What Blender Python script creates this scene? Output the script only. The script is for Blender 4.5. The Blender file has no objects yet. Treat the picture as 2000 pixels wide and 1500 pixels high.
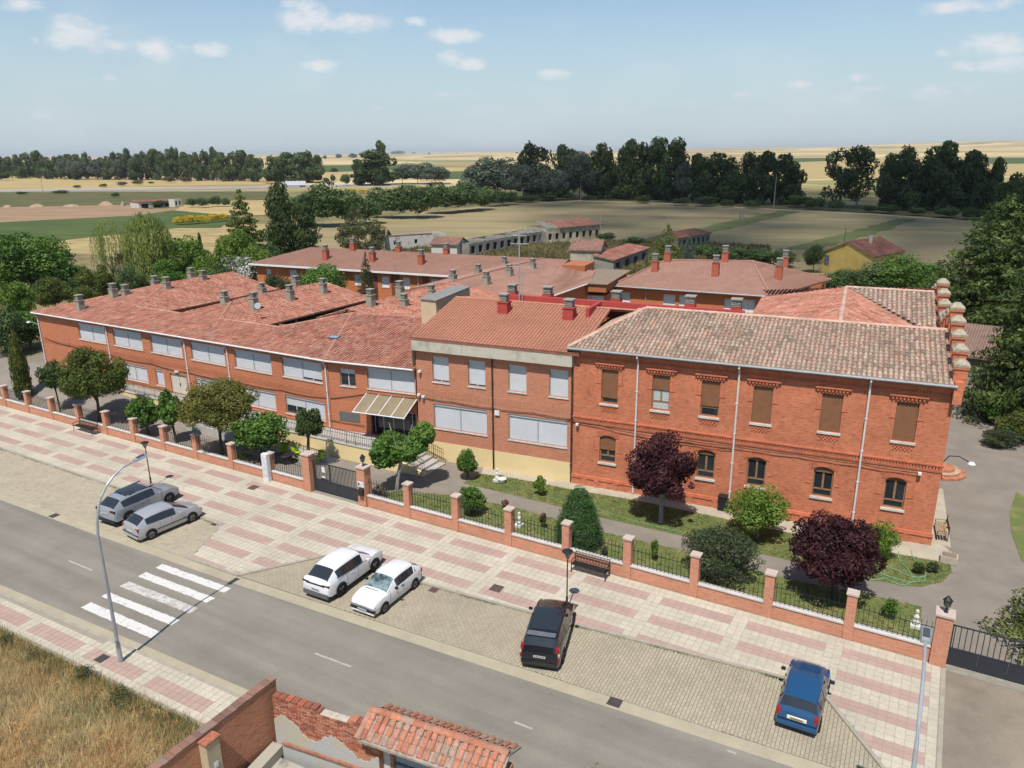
import bpy, bmesh, math, random
import numpy as np
from mathutils import Vector, Matrix
from mathutils.bvhtree import BVHTree
random.seed(7)
SC = bpy.context.scene
COL = SC.collection
# ------------------------------------------------------------------ camera
# world: X along the street wall (to the right), Y away from the street, Z up; the drone hovers above (0, 0)
F_PX, PITCH, ROLL, CAM_H, YAW = 1485.0, math.radians(16.9), math.radians(-0.5), 21.3, math.radians(30.0018)
_fw = np.array([0, math.cos(PITCH), -math.sin(PITCH)]); _r0 = np.array([1., 0, 0]); _u0 = np.cross(_r0, _fw)
_rt = _r0 * math.cos(ROLL) + _u0 * math.sin(ROLL); _up = _u0 * math.cos(ROLL) - _r0 * math.sin(ROLL)
_R = np.array([[math.cos(YAW), -math.sin(YAW), 0], [math.sin(YAW), math.cos(YAW), 0], [0, 0, 1]])
FW, RT, UP = _R @ _fw, _R @ _rt, _R @ _up
CAM = np.array([0, 0, CAM_H])
cam_data = bpy.data.cameras.new('camera')
cam_data.sensor_fit = 'HORIZONTAL'; cam_data.sensor_width = 36.0; cam_data.lens = 36.0 * F_PX / 2000.0
cam_data.clip_start = 0.5; cam_data.clip_end = 60000
cam = bpy.data.objects.new('camera', cam_data); COL.objects.link(cam)
cam.matrix_world = Matrix(((RT[0], UP[0], -FW[0], 0), (RT[1], UP[1], -FW[1], 0), (RT[2], UP[2], -FW[2], CAM_H), (0, 0, 0, 1)))
SC.camera = cam

# ------------------------------------------------------------------ light
SUN_EL, SUN_AZ = math.radians(61.5), math.radians(283.0)          # azimuth of the sun measured from +X
world = bpy.data.worlds.new('World'); SC.world = world; world.use_nodes = True
SKY_STRENGTH, SUN_STRENGTH, EXPOSURE = 0.102, 4.6, 0.28
sun_data = bpy.data.lights.new('sun', 'SUN'); sun_data.energy = SUN_STRENGTH; sun_data.angle = math.radians(0.5)
sun_data.color = (1.0, 0.955, 0.88)
sun = bpy.data.objects.new('sun', sun_data); COL.objects.link(sun)
_sd = Vector((math.cos(SUN_EL) * math.cos(SUN_AZ), math.cos(SUN_EL) * math.sin(SUN_AZ), math.sin(SUN_EL)))
SUN_DIR = _sd
sun.rotation_euler = _sd.to_track_quat('Z', 'Y').to_euler(); sun.location = (0, -60, 120)
SC.view_settings.view_transform = 'Standard'; SC.view_settings.look = 'None'
SC.view_settings.exposure = EXPOSURE; SC.view_settings.gamma = 1.0; SC.view_settings.use_curve_mapping = False
SC.render.engine = 'CYCLES'; SC.cycles.use_denoising = True
SC.cycles.max_bounces = 6; SC.cycles.diffuse_bounces = 2; SC.cycles.glossy_bounces = 2
SC.cycles.transmission_bounces = 4; SC.cycles.transparent_max_bounces = 6; SC.cycles.volume_bounces = 0
SC.cycles.caustics_reflective = False; SC.cycles.caustics_refractive = False
SC.cycles.use_light_tree = False
world.cycles.sampling_method = 'MANUAL'; world.cycles.sample_map_resolution = 512

# ------------------------------------------------------------------ photograph pixels -> points on surfaces
def ray(x, y):
    d = FW * F_PX + RT * (x - 1000) - UP * (y - 750)
    return d / np.linalg.norm(d)
def S(x, y, z=0.0):
    d = ray(x, y); return CAM + d * ((z - CAM_H) / d[2])
def on_plane(x, y, p0, ang):
    n = (-math.sin(ang), math.cos(ang)); d = ray(x, y)
    t = (p0[0] * n[0] + p0[1] * n[1]) / (d[0] * n[0] + d[1] * n[1]); return CAM + d * t
def at_y(x, y, Y): return on_plane(x, y, (0, Y), 0.0)
def pix(P):
    v = np.array(P, float) - CAM; z = v @ FW
    return 1000 + F_PX * (v @ RT) / z, 750 - F_PX * (v @ UP) / z, z
def z_at(P, ypx):
    lo, hi = -5.0, 80.0
    for _ in range(50):
        m = (lo + hi) / 2
        if pix((P[0], P[1], m))[1] > ypx: lo = m
        else: hi = m
    return m
def pts(pl, z=0.0): return [tuple(S(x, y, z)[:2]) for x, y in pl]

def sky_nodes():
    nt = world.node_tree; nt.nodes.clear(); N = nt.nodes.new; Lk = nt.links.new
    out = N('ShaderNodeOutputWorld'); bg = N('ShaderNodeBackground'); bg.inputs['Strength'].default_value = SKY_STRENGTH
    sky = N('ShaderNodeTexSky'); sky.sky_type = 'NISHITA'; sky.sun_disc = False
    sky.sun_elevation = SUN_EL; sky.sun_rotation = math.radians(90) - SUN_AZ
    sky.altitude = 0; sky.air_density = 1.0; sky.dust_density = 0.3; sky.ozone_density = 2.2
    tc = N('ShaderNodeTexCoord'); sep = N('ShaderNodeSeparateXYZ'); Lk(tc.outputs['Generated'], sep.inputs[0])
    def M(op, a, b=None, c=None):
        n = N('ShaderNodeMath'); n.operation = op
        for i, v in enumerate((a, b, c)):
            if v is None: continue
            if isinstance(v, (int, float)): n.inputs[i].default_value = v
            else: Lk(v, n.inputs[i])
        return n.outputs[0]
    az = M('ARCTAN2', sep.outputs[0], sep.outputs[1]); el = M('ARCSINE', sep.outputs[2])
    cmb = N('ShaderNodeCombineXYZ'); Lk(az, cmb.inputs[0]); Lk(M('MULTIPLY', el, 1.7), cmb.inputs[1])
    nz = N('ShaderNodeTexNoise'); nz.inputs['Scale'].default_value = 34; nz.inputs['Detail'].default_value = 8; nz.inputs['Roughness'].default_value = 0.66
    Lk(cmb.outputs[0], nz.inputs['Vector'])
    # small fair-weather clouds seen in the photograph: azimuth, elevation, half sizes (as pixels of the photograph), density
    clouds = [(148, 68, 62, 32, 1.0), (200, 85, 60, 16, .5), (305, 95, 36, 22, .75), (350, 92, 26, 9, .45), (413, 95, 30, 15, 1.0), (40, 8, 50, 14, .7), (70, 78, 12, 10, .5),
              (600, 38, 52, 26, 1.0), (690, 44, 72, 18, 1.0), (590, 12, 34, 18, .8), (812, 43, 20, 11, .8), (888, 70, 52, 15, 1.0), (880, 112, 24, 14, .9), (922, 124, 34, 13, .95),
              (627, 129, 38, 11, .95), (1081, 145, 30, 10, .95), (215, 152, 20, 9, .4), (580, 178, 26, 10, .28), (90, 220, 36, 14, .3), (735, 212, 22, 10, .3), (880, 185, 90, 9, .3),
              (1880, 12, 95, 13, .95), (1945, 88, 75, 22, .9), (1960, 125, 60, 17, .8), (1885, 130, 34, 13, .6), (1680, 152, 28, 12, .55), (1700, 172, 34, 9, .5), (1565, 166, 26, 9, .5), (1450, 186, 24, 8, .35),
              (1350, 204, 24, 7, .3), (1840, 102, 22, 12, .4), (1600, 195, 110, 20, .2), (1840, 180, 120, 26, .3)]
    total = None
    def VM(op, a, b, c=None):
        n = N('ShaderNodeVectorMath'); n.operation = op
        for i, v in enumerate((a, b, c)):
            if v is None: continue
            if isinstance(v, tuple): n.inputs[i].default_value = v
            else: Lk(v, n.inputs[i])
        return n.outputs['Value'] if op == 'LENGTH' else n.outputs[0]
    for x, y, rx, ry, dens in clouds:
        d = ray(x, y); a0 = math.atan2(d[0], d[1]); e0 = math.asin(d[2]) * 1.7
        dx = ray(x + rx, y); dy = ray(x, y - ry)
        sa = abs(math.atan2(dx[0], dx[1]) - a0) * 1.5; se = abs(math.asin(dy[2]) - e0 / 1.7) * 1.5 * 1.7
        ln = VM('LENGTH', VM('MULTIPLY_ADD', cmb.outputs[0], (1 / sa, 1 / se, 0), (-a0 / sa, -e0 / se, 0)), None)
        m = M('MULTIPLY_ADD', ln, -dens, dens)
        total = m if total is None else M('MAXIMUM', total, m)
    total = M('MAXIMUM', total, 0.0); total = M('MULTIPLY', total, M('SUBTRACT', 2.0, total))
    # thin scattered wisps over the rest of the sky
    nz2 = N('ShaderNodeTexNoise'); nz2.inputs['Scale'].default_value = 4.5; nz2.inputs['Detail'].default_value = 5; nz2.inputs['Roughness'].default_value = .6
    Lk(cmb.outputs[0], nz2.inputs['Vector'])
    wisp = M('MULTIPLY', M('MAXIMUM', M('SUBTRACT', nz2.outputs['Fac'], 0.52), 0.0), 1.1)
    body = M('ADD', M('MULTIPLY', total, 1.0), M('MULTIPLY', M('SUBTRACT', nz.outputs['Fac'], 0.5), 2.1))
    mr = N('ShaderNodeMapRange'); mr.interpolation_type = 'SMOOTHSTEP'
    mr.inputs['From Min'].default_value = 0.18; mr.inputs['From Max'].default_value = 1.25
    Lk(body, mr.inputs['Value'])
    mask = M('MULTIPLY', mr.outputs[0], M('MINIMUM', M('MULTIPLY', total, 4.0), 1.0))
    mask = M('MINIMUM', M('ADD', M('MULTIPLY', mask, .85), wisp), 0.85)
    hz = N('ShaderNodeMapRange'); hz.interpolation_type = 'SMOOTHSTEP'; hz.inputs['From Min'].default_value = .26; hz.inputs['From Max'].default_value = -.02; hz.inputs['To Max'].default_value = .95
    Lk(el, hz.inputs['Value']); hm = N('ShaderNodeMix'); hm.data_type = 'RGBA'; Lk(hz.outputs[0], hm.inputs['Factor']); Lk(sky.outputs[0], hm.inputs['A']); hm.inputs['B'].default_value = (4.65, 5.15, 5.6, 1)
    mix = N('ShaderNodeMix'); mix.data_type = 'RGBA'
    Lk(mask, mix.inputs['Factor']); tn = N('ShaderNodeVectorMath'); tn.operation = 'MULTIPLY'; Lk(hm.outputs['Result'], tn.inputs[0]); tn.inputs[1].default_value = (.93, 1.0, 1.0); Lk(tn.outputs[0], mix.inputs['A']); mix.inputs['B'].default_value = (6.6, 6.7, 6.9, 1)
    Lk(mix.outputs['Result'], bg.inputs['Color']); Lk(bg.outputs[0], out.inputs[0])
sky_nodes()

# ------------------------------------------------------------------ materials
MATS = {}
def mat(name, col, rough=.85, var=.12, scale=3.0, fine=0.0, fscale=60, bump=0.0, bscale=80, spec=.3, metal=0.0, col2=None, attr=None, attr_var=.25, detail=4, thr=None, coord='Position', coat=0.0):
    """plain procedural surface: two noises on colour, optional per-face 'rnd' attribute, optional bump"""
    if name in MATS: return MATS[name]
    m = bpy.data.materials.new(name); m.use_nodes = True; MATS[name] = m
    nt = m.node_tree; N = nt.nodes.new; Lk = nt.links.new; b = nt.nodes['Principled BSDF']
    b.inputs['Roughness'].default_value = rough; b.inputs['Metallic'].default_value = metal
    b.inputs['Specular IOR Level'].default_value = spec; b.inputs['Coat Weight'].default_value = coat
    if coord == 'Object': vec = N('ShaderNodeTexCoord').outputs['Object']
    else: vec = N('ShaderNodeNewGeometry').outputs['Position']
    def noise(s, d=detail):
        n = N('ShaderNodeTexNoise'); n.inputs['Scale'].default_value = s; n.inputs['Detail'].default_value = d; n.inputs['Roughness'].default_value = .6
        Lk(vec, n.inputs['Vector']); return n.outputs['Fac']
    col = tuple(col[:3]) + (1,)
    c2 = tuple(col2[:3]) + (1,) if col2 else tuple(min(1, c * (1 + var)) for c in col[:3]) + (1,)
    c1 = col if col2 else tuple(c * (1 - var) for c in col[:3]) + (1,)
    r = N('ShaderNodeMapRange'); lo, hi = thr or (.3, .7)
    r.inputs['From Min'].default_value = lo; r.inputs['From Max'].default_value = hi; Lk(noise(scale), r.inputs['Value'])
    mx = N('ShaderNodeMix'); mx.data_type = 'RGBA'; Lk(r.outputs[0], mx.inputs['Factor']); mx.inputs['A'].default_value = c1; mx.inputs['B'].default_value = c2
    c = mx.outputs['Result']
    def scaled(c, fac_out, amount):
        mr = N('ShaderNodeMapRange'); mr.inputs['From Min'].default_value = 0; mr.inputs['From Max'].default_value = 1
        mr.inputs['To Min'].default_value = 1 - amount; mr.inputs['To Max'].default_value = 1 + amount; Lk(fac_out, mr.inputs['Value'])
        v = N('ShaderNodeVectorMath'); v.operation = 'SCALE'; Lk(c, v.inputs[0]); Lk(mr.outputs[0], v.inputs['Scale']); return v.outputs[0]
    if fine: c = scaled(c, noise(fscale, 2), fine * 2)
    if attr:
        a = N('ShaderNodeAttribute'); a.attribute_name = attr; c = scaled(c, a.outputs['Fac'], attr_var)
    Lk(c, b.inputs['Base Color'])
    if bump:
        bp = N('ShaderNodeBump'); bp.inputs['Strength'].default_value = bump; bp.inputs['Distance'].default_value = .02
        Lk(noise(bscale, 3), bp.inputs['Height']); Lk(bp.outputs[0], b.inputs['Normal'])
    return m

def brick_mat(name, c1, c2, mortar, bw=.26, bh=.062, msize=.009, stain=.25, rough=.9):
    """brickwork in the object's own frame: courses run along local x / y, heights along z"""
    if name in MATS: return MATS[name]
    m = bpy.data.materials.new(name); m.use_nodes = True; MATS[name] = m
    nt = m.node_tree; N = nt.nodes.new; Lk = nt.links.new; b = nt.nodes['Principled BSDF']; b.inputs['Roughness'].default_value = rough; b.inputs['Specular IOR Level'].default_value = .2
    tc = N('ShaderNodeTexCoord'); sp = N('ShaderNodeSeparateXYZ'); Lk(tc.outputs['Object'], sp.inputs[0])
    ad = N('ShaderNodeMath'); ad.operation = 'ADD'; Lk(sp.outputs[0], ad.inputs[0]); Lk(sp.outputs[1], ad.inputs[1])
    cb = N('ShaderNodeCombineXYZ'); Lk(ad.outputs[0], cb.inputs[0]); Lk(sp.outputs[2], cb.inputs[1])
    br = N('ShaderNodeTexBrick'); Lk(cb.outputs[0], br.inputs['Vector']); br.inputs['Scale'].default_value = 1
    br.inputs['Brick Width'].default_value = bw; br.inputs['Row Height'].default_value = bh; br.inputs['Mortar Size'].default_value = msize; br.inputs['Mortar Smooth'].default_value = .3
    br.inputs['Color1'].default_value = (*c1, 1); br.inputs['Color2'].default_value = (*c2, 1); br.inputs['Mortar'].default_value = (*mortar, 1); br.inputs['Bias'].default_value = -.1
    n1 = N('ShaderNodeTexNoise'); n1.inputs['Scale'].default_value = .7; n1.inputs['Detail'].default_value = 6; n1.inputs['Roughness'].default_value = .65; Lk(tc.outputs['Object'], n1.inputs['Vector'])
    # streaks: noise stretched along the courses
    mp = N('ShaderNodeMapping'); mp.inputs['Scale'].default_value = (1.9, 1.9, 17); Lk(tc.outputs['Object'], mp.inputs['Vector'])
    n2 = N('ShaderNodeTexNoise'); n2.inputs['Scale'].default_value = 1.5; n2.inputs['Detail'].default_value = 7; n2.inputs['Roughness'].default_value = .7; Lk(mp.outputs[0], n2.inputs['Vector'])
    s = N('ShaderNodeMath'); s.operation = 'ADD'; Lk(n1.outputs['Fac'], s.inputs[0]); Lk(n2.outputs['Fac'], s.inputs[1])
    mr = N('ShaderNodeMapRange'); mr.inputs['From Min'].default_value = .6; mr.inputs['From Max'].default_value = 1.4; mr.inputs['To Min'].default_value = 1 - stain; mr.inputs['To Max'].default_value = 1 + stain; Lk(s.outputs[0], mr.inputs['Value'])
    # weathered dark courses and single burnt bricks
    mp3 = N('ShaderNodeMapping'); mp3.inputs['Scale'].default_value = (3.2, 3.2, 14); Lk(tc.outputs['Object'], mp3.inputs['Vector'])
    n3 = N('ShaderNodeTexNoise'); n3.inputs['Scale'].default_value = 1.0; n3.inputs['Detail'].default_value = 3; Lk(mp3.outputs[0], n3.inputs['Vector'])
    m3 = N('ShaderNodeMapRange'); m3.inputs['From Min'].default_value = .56; m3.inputs['From Max'].default_value = .68; m3.inputs['To Min'].default_value = 1.04; m3.inputs['To Max'].default_value = 1.04 - stain * 1.25; Lk(n3.outputs['Fac'], m3.inputs['Value'])
    mm = N('ShaderNodeMath'); mm.operation = 'MULTIPLY'; Lk(mr.outputs[0], mm.inputs[0]); Lk(m3.outputs[0], mm.inputs[1])
    v = N('ShaderNodeVectorMath'); v.operation = 'SCALE'; Lk(br.outputs['Color'], v.inputs[0]); Lk(mm.outputs[0], v.inputs['Scale']); Lk(v.outputs[0], b.inputs['Base Color'])
    bp = N('ShaderNodeBump'); bp.inputs['Strength'].default_value = .5; bp.inputs['Distance'].default_value = .01; bp.invert = True
    Lk(br.outputs['Fac'], bp.inputs['Height']); Lk(bp.outputs[0], b.inputs['Normal'])
    return m

def ramp_mat(name, cols, rough=.9, attr='rnd', nscale=.6, namt=.2, fine=.15, fscale=25, trans=0.0, spec=.2):
    """colour picked per face by the attribute from a palette, then varied by noise; trans adds light through leaves"""
    if name in MATS: return MATS[name]
    m = bpy.data.materials.new(name); m.use_nodes = True; MATS[name] = m
    nt = m.node_tree; N = nt.nodes.new; Lk = nt.links.new; b = nt.nodes['Principled BSDF']; b.inputs['Roughness'].default_value = rough; b.inputs['Specular IOR Level'].default_value = spec
    a = N('ShaderNodeAttribute'); a.attribute_name = attr
    cr = N('ShaderNodeValToRGB'); e = cr.color_ramp.elements
    while len(e) < len(cols): e.new(.5)
    for i, c in enumerate(cols): e[i].position = i / (len(cols) - 1); e[i].color = (*c, 1)
    Lk(a.outputs['Fac'], cr.inputs[0])
    g = N('ShaderNodeNewGeometry'); c = cr.outputs[0]
    for s, am in ((nscale, namt), (fscale, fine)):
        if not am: continue
        n = N('ShaderNodeTexNoise'); n.inputs['Scale'].default_value = s; n.inputs['Detail'].default_value = 3; Lk(g.outputs['Position'], n.inputs['Vector'])
        mr = N('ShaderNodeMapRange'); mr.inputs['From Min'].default_value = .25; mr.inputs['From Max'].default_value = .75; mr.inputs['To Min'].default_value = 1 - am; mr.inputs['To Max'].default_value = 1 + am; Lk(n.outputs['Fac'], mr.inputs['Value'])
        v = N('ShaderNodeVectorMath'); v.operation = 'SCALE'; Lk(c, v.inputs[0]); Lk(mr.outputs[0], v.inputs['Scale']); c = v.outputs[0]
    Lk(c, b.inputs['Base Color'])
    if trans:
        t = N('ShaderNodeBsdfTranslucent'); Lk(c, t.inputs['Color']); mx = N('ShaderNodeMixShader'); mx.inputs[0].default_value = trans
        Lk(b.outputs[0], mx.inputs[1]); Lk(t.outputs[0], mx.inputs[2]); Lk(mx.outputs[0], nt.nodes['Material Output'].inputs['Surface'])
    return m

def glass_mat(name, col=(.02, .025, .03), rough=.06, spec=.6):
    if name in MATS: return MATS[name]
    m = bpy.data.materials.new(name); m.use_nodes = True; MATS[name] = m; b = m.node_tree.nodes['Principled BSDF']
    b.inputs['Base Color'].default_value = (*col, 1); b.inputs['Roughness'].default_value = rough; b.inputs['Specular IOR Level'].default_value = spec; return m

# ------------------------------------------------------------------ mesh helpers
class MB:
    """collects faces for ONE mesh object"""
    def __init__(s): s.v = []; s.f = []; s.r = []
    def face(s, vs, rnd=None):
        n = len(s.v); s.v += [tuple(p) for p in vs]; s.f.append(tuple(range(n, n + len(vs)))); s.r.append(.5 if rnd is None else rnd)
    def add(s, vs, fs, rnd=.5):
        n = len(s.v); s.v += [tuple(p) for p in vs]
        for f in fs: s.f.append(tuple(n + i for i in f)); s.r.append(rnd)
        return s
    def box(s, x0, x1, y0, y1, z0, z1, rnd=.5, bottom=True):
        v = [(x0, y0, z0), (x1, y0, z0), (x1, y1, z0), (x0, y1, z0), (x0, y0, z1), (x1, y0, z1), (x1, y1, z1), (x0, y1, z1)]
        f = [(4, 5, 6, 7), (0, 1, 5, 4), (1, 2, 6, 5), (2, 3, 7, 6), (3, 0, 4, 7)]
        if bottom: f.append((3, 2, 1, 0))
        s.add(v, f, rnd); return s
    def obox(s, p, u, lx, ly, z0, z1, rnd=.5):
        """box centred on p in plan, its x side along unit vector u"""
        w = (-u[1], u[0]); v = []
        for z in (z0, z1):
            for a, b in ((-1, -1), (1, -1), (1, 1), (-1, 1)):
                v.append((p[0] + u[0] * a * lx / 2 + w[0] * b * ly / 2, p[1] + u[1] * a * lx / 2 + w[1] * b * ly / 2, z))
        s.add(v, [(3, 2, 1, 0), (4, 5, 6, 7), (0, 1, 5, 4), (1, 2, 6, 5), (2, 3, 7, 6), (3, 0, 4, 7)], rnd); return s
    def prism(s, poly, z0, z1, rnd=.5):
        n = len(poly); a = sum(poly[i][0] * poly[(i + 1) % n][1] - poly[(i + 1) % n][0] * poly[i][1] for i in range(n))
        if a < 0: poly = poly[::-1]
        zf0 = z0 if callable(z0) else (lambda x, y: z0); zf1 = z1 if callable(z1) else (lambda x, y: z1)
        v = [(x, y, zf0(x, y)) for x, y in poly] + [(x, y, zf1(x, y)) for x, y in poly]
        s.add(v, [tuple(range(n, 2 * n)), tuple(range(n - 1, -1, -1))] + [(i, (i + 1) % n, n + (i + 1) % n, n + i) for i in range(n)], rnd); return s
    def tube(s, path, r, n=8, caps=True, rnd=.5):
        path = [Vector(p) for p in path]; k = len(path); rr = r if isinstance(r, (list, tuple)) else [r] * k; vs = []
        for i, p in enumerate(path):
            d = (path[min(i + 1, k - 1)] - path[max(i - 1, 0)]).normalized()
            a = d.cross(Vector((0, 0, 1)) if abs(d.z) < .9 else Vector((1, 0, 0))).normalized(); b = d.cross(a)
            for j in range(n):
                t = 2 * math.pi * j / n; vs.append(p + (a * math.cos(t) + b * math.sin(t)) * rr[i])
        fs = [(i * n + j, i * n + (j + 1) % n, (i + 1) * n + (j + 1) % n, (i + 1) * n + j) for i in range(k - 1) for j in range(n)]
        if caps: fs += [tuple(range(n - 1, -1, -1)), tuple(range((k - 1) * n, k * n))]
        s.add(vs, fs, rnd); return s
    def lathe(s, prof, c=(0, 0, 0), n=12, rnd=.5):
        vs = []; k = len(prof)
        for r, z in prof:
            for j in range(n):
                t = 2 * math.pi * j / n; vs.append((c[0] + r * math.cos(t), c[1] + r * math.sin(t), c[2] + z))
        fs = [(i * n + j, i * n + (j + 1) % n, (i + 1) * n + (j + 1) % n, (i + 1) * n + j) for i in range(k - 1) for j in range(n)]
        fs += [tuple(range(n - 1, -1, -1)), tuple(range((k - 1) * n, k * n))]
        s.add(vs, fs, rnd); return s
    def mesh(s, name):
        me = bpy.data.meshes.new(name); me.from_pydata(s.v, [], s.f)
        a = me.attributes.new('rnd', 'FLOAT', 'FACE'); a.data.foreach_set('value', np.array(s.r, np.float32)); me.update(); return me
    def build(s, name, m, parent=None, smooth=False, **kw): return obj(name, s.mesh(name), m, parent, smooth, **kw)

def obj(name, me, m=None, parent=None, smooth=False, loc=None, rz=None, **kw):
    o = bpy.data.objects.new(name, me); COL.objects.link(o)
    if m is not None and me is not None:
        me.materials.clear()
        for q in (m if isinstance(m, (list, tuple)) else [m]): me.materials.append(q)
    if smooth and me is not None: me.polygons.foreach_set('use_smooth', [True] * len(me.polygons))
    if parent is not None: o.parent = parent
    if loc is not None: o.location = loc
    if rz is not None: o.rotation_euler = (0, 0, rz)
    if kw: tag(o, **kw)
    return o
def tag(o, label=None, cat=None, group=None, kind=None):
    if label: o['label'] = label
    if cat: o['category'] = cat
    if group: o['group'] = group
    if kind: o['kind'] = kind
    return o
def thing(name, label, cat, loc=(0, 0, 0), rz=0.0, group=None):
    o = bpy.data.objects.new(name, None); COL.objects.link(o); o.location = loc; o.rotation_euler = (0, 0, rz); o.empty_display_size = .3
    return tag(o, label, cat, group)
def copy_tree(o, parent=None):
    c = o.copy(); COL.objects.link(c); c.parent = parent
    for ch in o.children: copy_tree(ch, c)
    return c
def inside(p, poly):
    x, y = p; r = False; j = len(poly) - 1
    for i in range(len(poly)):
        xi, yi = poly[i]; xj, yj = poly[j]
        if (yi > y) != (yj > y) and x < (xj - xi) * (y - yi) / (yj - yi) + xi: r = not r
        j = i
    return r
ORD = ['first', 'second', 'third', 'fourth', 'fifth', 'sixth', 'seventh', 'eighth', 'ninth', 'tenth', 'eleventh', 'twelfth', 'thirteenth', 'fourteenth', 'fifteenth', 'sixteenth', 'seventeenth', 'eighteenth', 'nineteenth', 'twentieth', 'twenty-first', 'twenty-second', 'twenty-third', 'twenty-fourth', 'twenty-fifth', 'twenty-sixth', 'twenty-seventh', 'twenty-eighth', 'twenty-ninth', 'thirtieth']
# ------------------------------------------------------------------ ground, fields
def lin(r, g, b):
    f = lambda c: (c / 255 / 12.92) if c / 255 <= .04045 else ((c / 255 + .055) / 1.055) ** 2.4
    return (f(r), f(g), f(b))
def sstep(t): t = max(0.0, min(1.0, t)); return t * t * (3 - 2 * t)
def terrain_h(x, y):
    r = math.hypot(x, y)
    if r < 1500: return -0.25
    a = math.atan2(x, y)
    k = sstep((r - 1500) / 5500)
    return -0.25 + k * (26 + 11 * math.sin(a * 3.1 + 1.2) + 6 * math.sin(a * 9 + r / 900.) + 4 * math.sin(a * 23 + 2)) + sstep((r - 1600) / 900) * 3.5 * math.sin(r / 430. + a * 5) + 38 * sstep((a + .42) / .6) * sstep((r - 3500) / 3500)
def field_ground_mat():
    m = bpy.data.materials.new('far_fields'); m.use_nodes = True; nt = m.node_tree; N = nt.nodes.new; Lk = nt.links.new; b = nt.nodes['Principled BSDF']; b.inputs['Roughness'].default_value = .95; b.inputs['Specular IOR Level'].default_value = .1
    g = N('ShaderNodeNewGeometry'); mp = N('ShaderNodeMapping'); mp.inputs['Scale'].default_value = (1 / 320, 1 / 260, 0); mp.inputs['Rotation'].default_value = (0, 0, .5); Lk(g.outputs['Position'], mp.inputs['Vector'])
    vo = N('ShaderNodeTexVoronoi'); vo.inputs['Scale'].default_value = 1; vo.inputs['Randomness'].default_value = .8; Lk(mp.outputs[0], vo.inputs['Vector'])
    sp = N('ShaderNodeSeparateColor'); Lk(vo.outputs['Color'], sp.inputs[0])
    cr = N('ShaderNodeValToRGB'); cr.color_ramp.interpolation = 'CONSTANT'; e = cr.color_ramp.elements
    pal = [(0, (.46, .35, .18)), (.28, (.38, .28, .135)), (.42, (.19, .20, .075)), (.5, (.50, .395, .215)), (.7, (.31, .22, .12)), (.78, (.43, .33, .165)), (.9, (.25, .235, .095))]
    while len(e) < len(pal): e.new(.5)
    for i, (p, c) in enumerate(pal): e[i].position = p; e[i].color = (*c, 1)
    Lk(sp.outputs[0], cr.inputs[0])
    n = N('ShaderNodeTexNoise'); n.inputs['Scale'].default_value = .02; n.inputs['Detail'].default_value = 6; Lk(g.outputs['Position'], n.inputs['Vector'])
    mr = N('ShaderNodeMapRange'); mr.inputs['To Min'].default_value = .72; mr.inputs['To Max'].default_value = 1.28; Lk(n.outputs['Fac'], mr.inputs['Value'])
    v = N('ShaderNodeVectorMath'); v.operation = 'SCALE'; Lk(cr.outputs[0], v.inputs[0]); Lk(mr.outputs[0], v.inputs['Scale'])
    # close to the village the ground is dry rough grass
    ln = N('ShaderNodeVectorMath'); ln.operation = 'LENGTH'; Lk(g.outputs['Position'], ln.inputs[0])
    d = N('ShaderNodeMapRange'); d.inputs['From Min'].default_value = 480; d.inputs['From Max'].default_value = 620; Lk(ln.outputs['Value'], d.inputs['Value'])
    n2 = N('ShaderNodeTexNoise'); n2.inputs['Scale'].default_value = .09; n2.inputs['Detail'].default_value = 7; n2.inputs['Roughness'].default_value = .7; Lk(g.outputs['Position'], n2.inputs['Vector'])
    c2 = N('ShaderNodeValToRGB'); e = c2.color_ramp.elements; e[0].position = .36; e[0].color = (.085, .095, .035, 1); e[1].position = .62; e[1].color = (.24, .19, .09, 1); Lk(n2.outputs['Fac'], c2.inputs[0])
    mx = N('ShaderNodeMix'); mx.data_type = 'RGBA'; Lk(d.outputs[0], mx.inputs['Factor']); Lk(c2.outputs[0], mx.inputs['A']); Lk(v.outputs[0], mx.inputs['B']); Lk(mx.outputs['Result'], b.inputs['Base Color'])
    return m
def build_ground():
    rs = [0, 40, 120, 300, 600, 1000, 1500] + [1500 + 130 * 1.055 ** k * k ** .9 for k in range(1, 44)]
    rs = [r for r in rs if r < 14000] + [15000, 26000]; na = 288
    v = [(0, 0, -.25)]; f = []
    for r in rs[1:]:
        for j in range(na):
            a = 2 * math.pi * j / na; x, y = r * math.sin(a), r * math.cos(a); v.append((x, y, terrain_h(x, y) if r < 15500 else 0))
    for j in range(na): f.append((0, 1 + (j + 1) % na, 1 + j))
    for i in range(len(rs) - 2):
        for j in range(na):
            k0 = 1 + i * na; k1 = k0 + na; f.append((k0 + j, k0 + (j + 1) % na, k1 + (j + 1) % na, k1 + j))
    me = bpy.data.meshes.new('ground'); me.from_pydata(v, [], f)
    obj('ground', me, field_ground_mat(), smooth=True, kind='structure')
build_ground()
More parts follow.
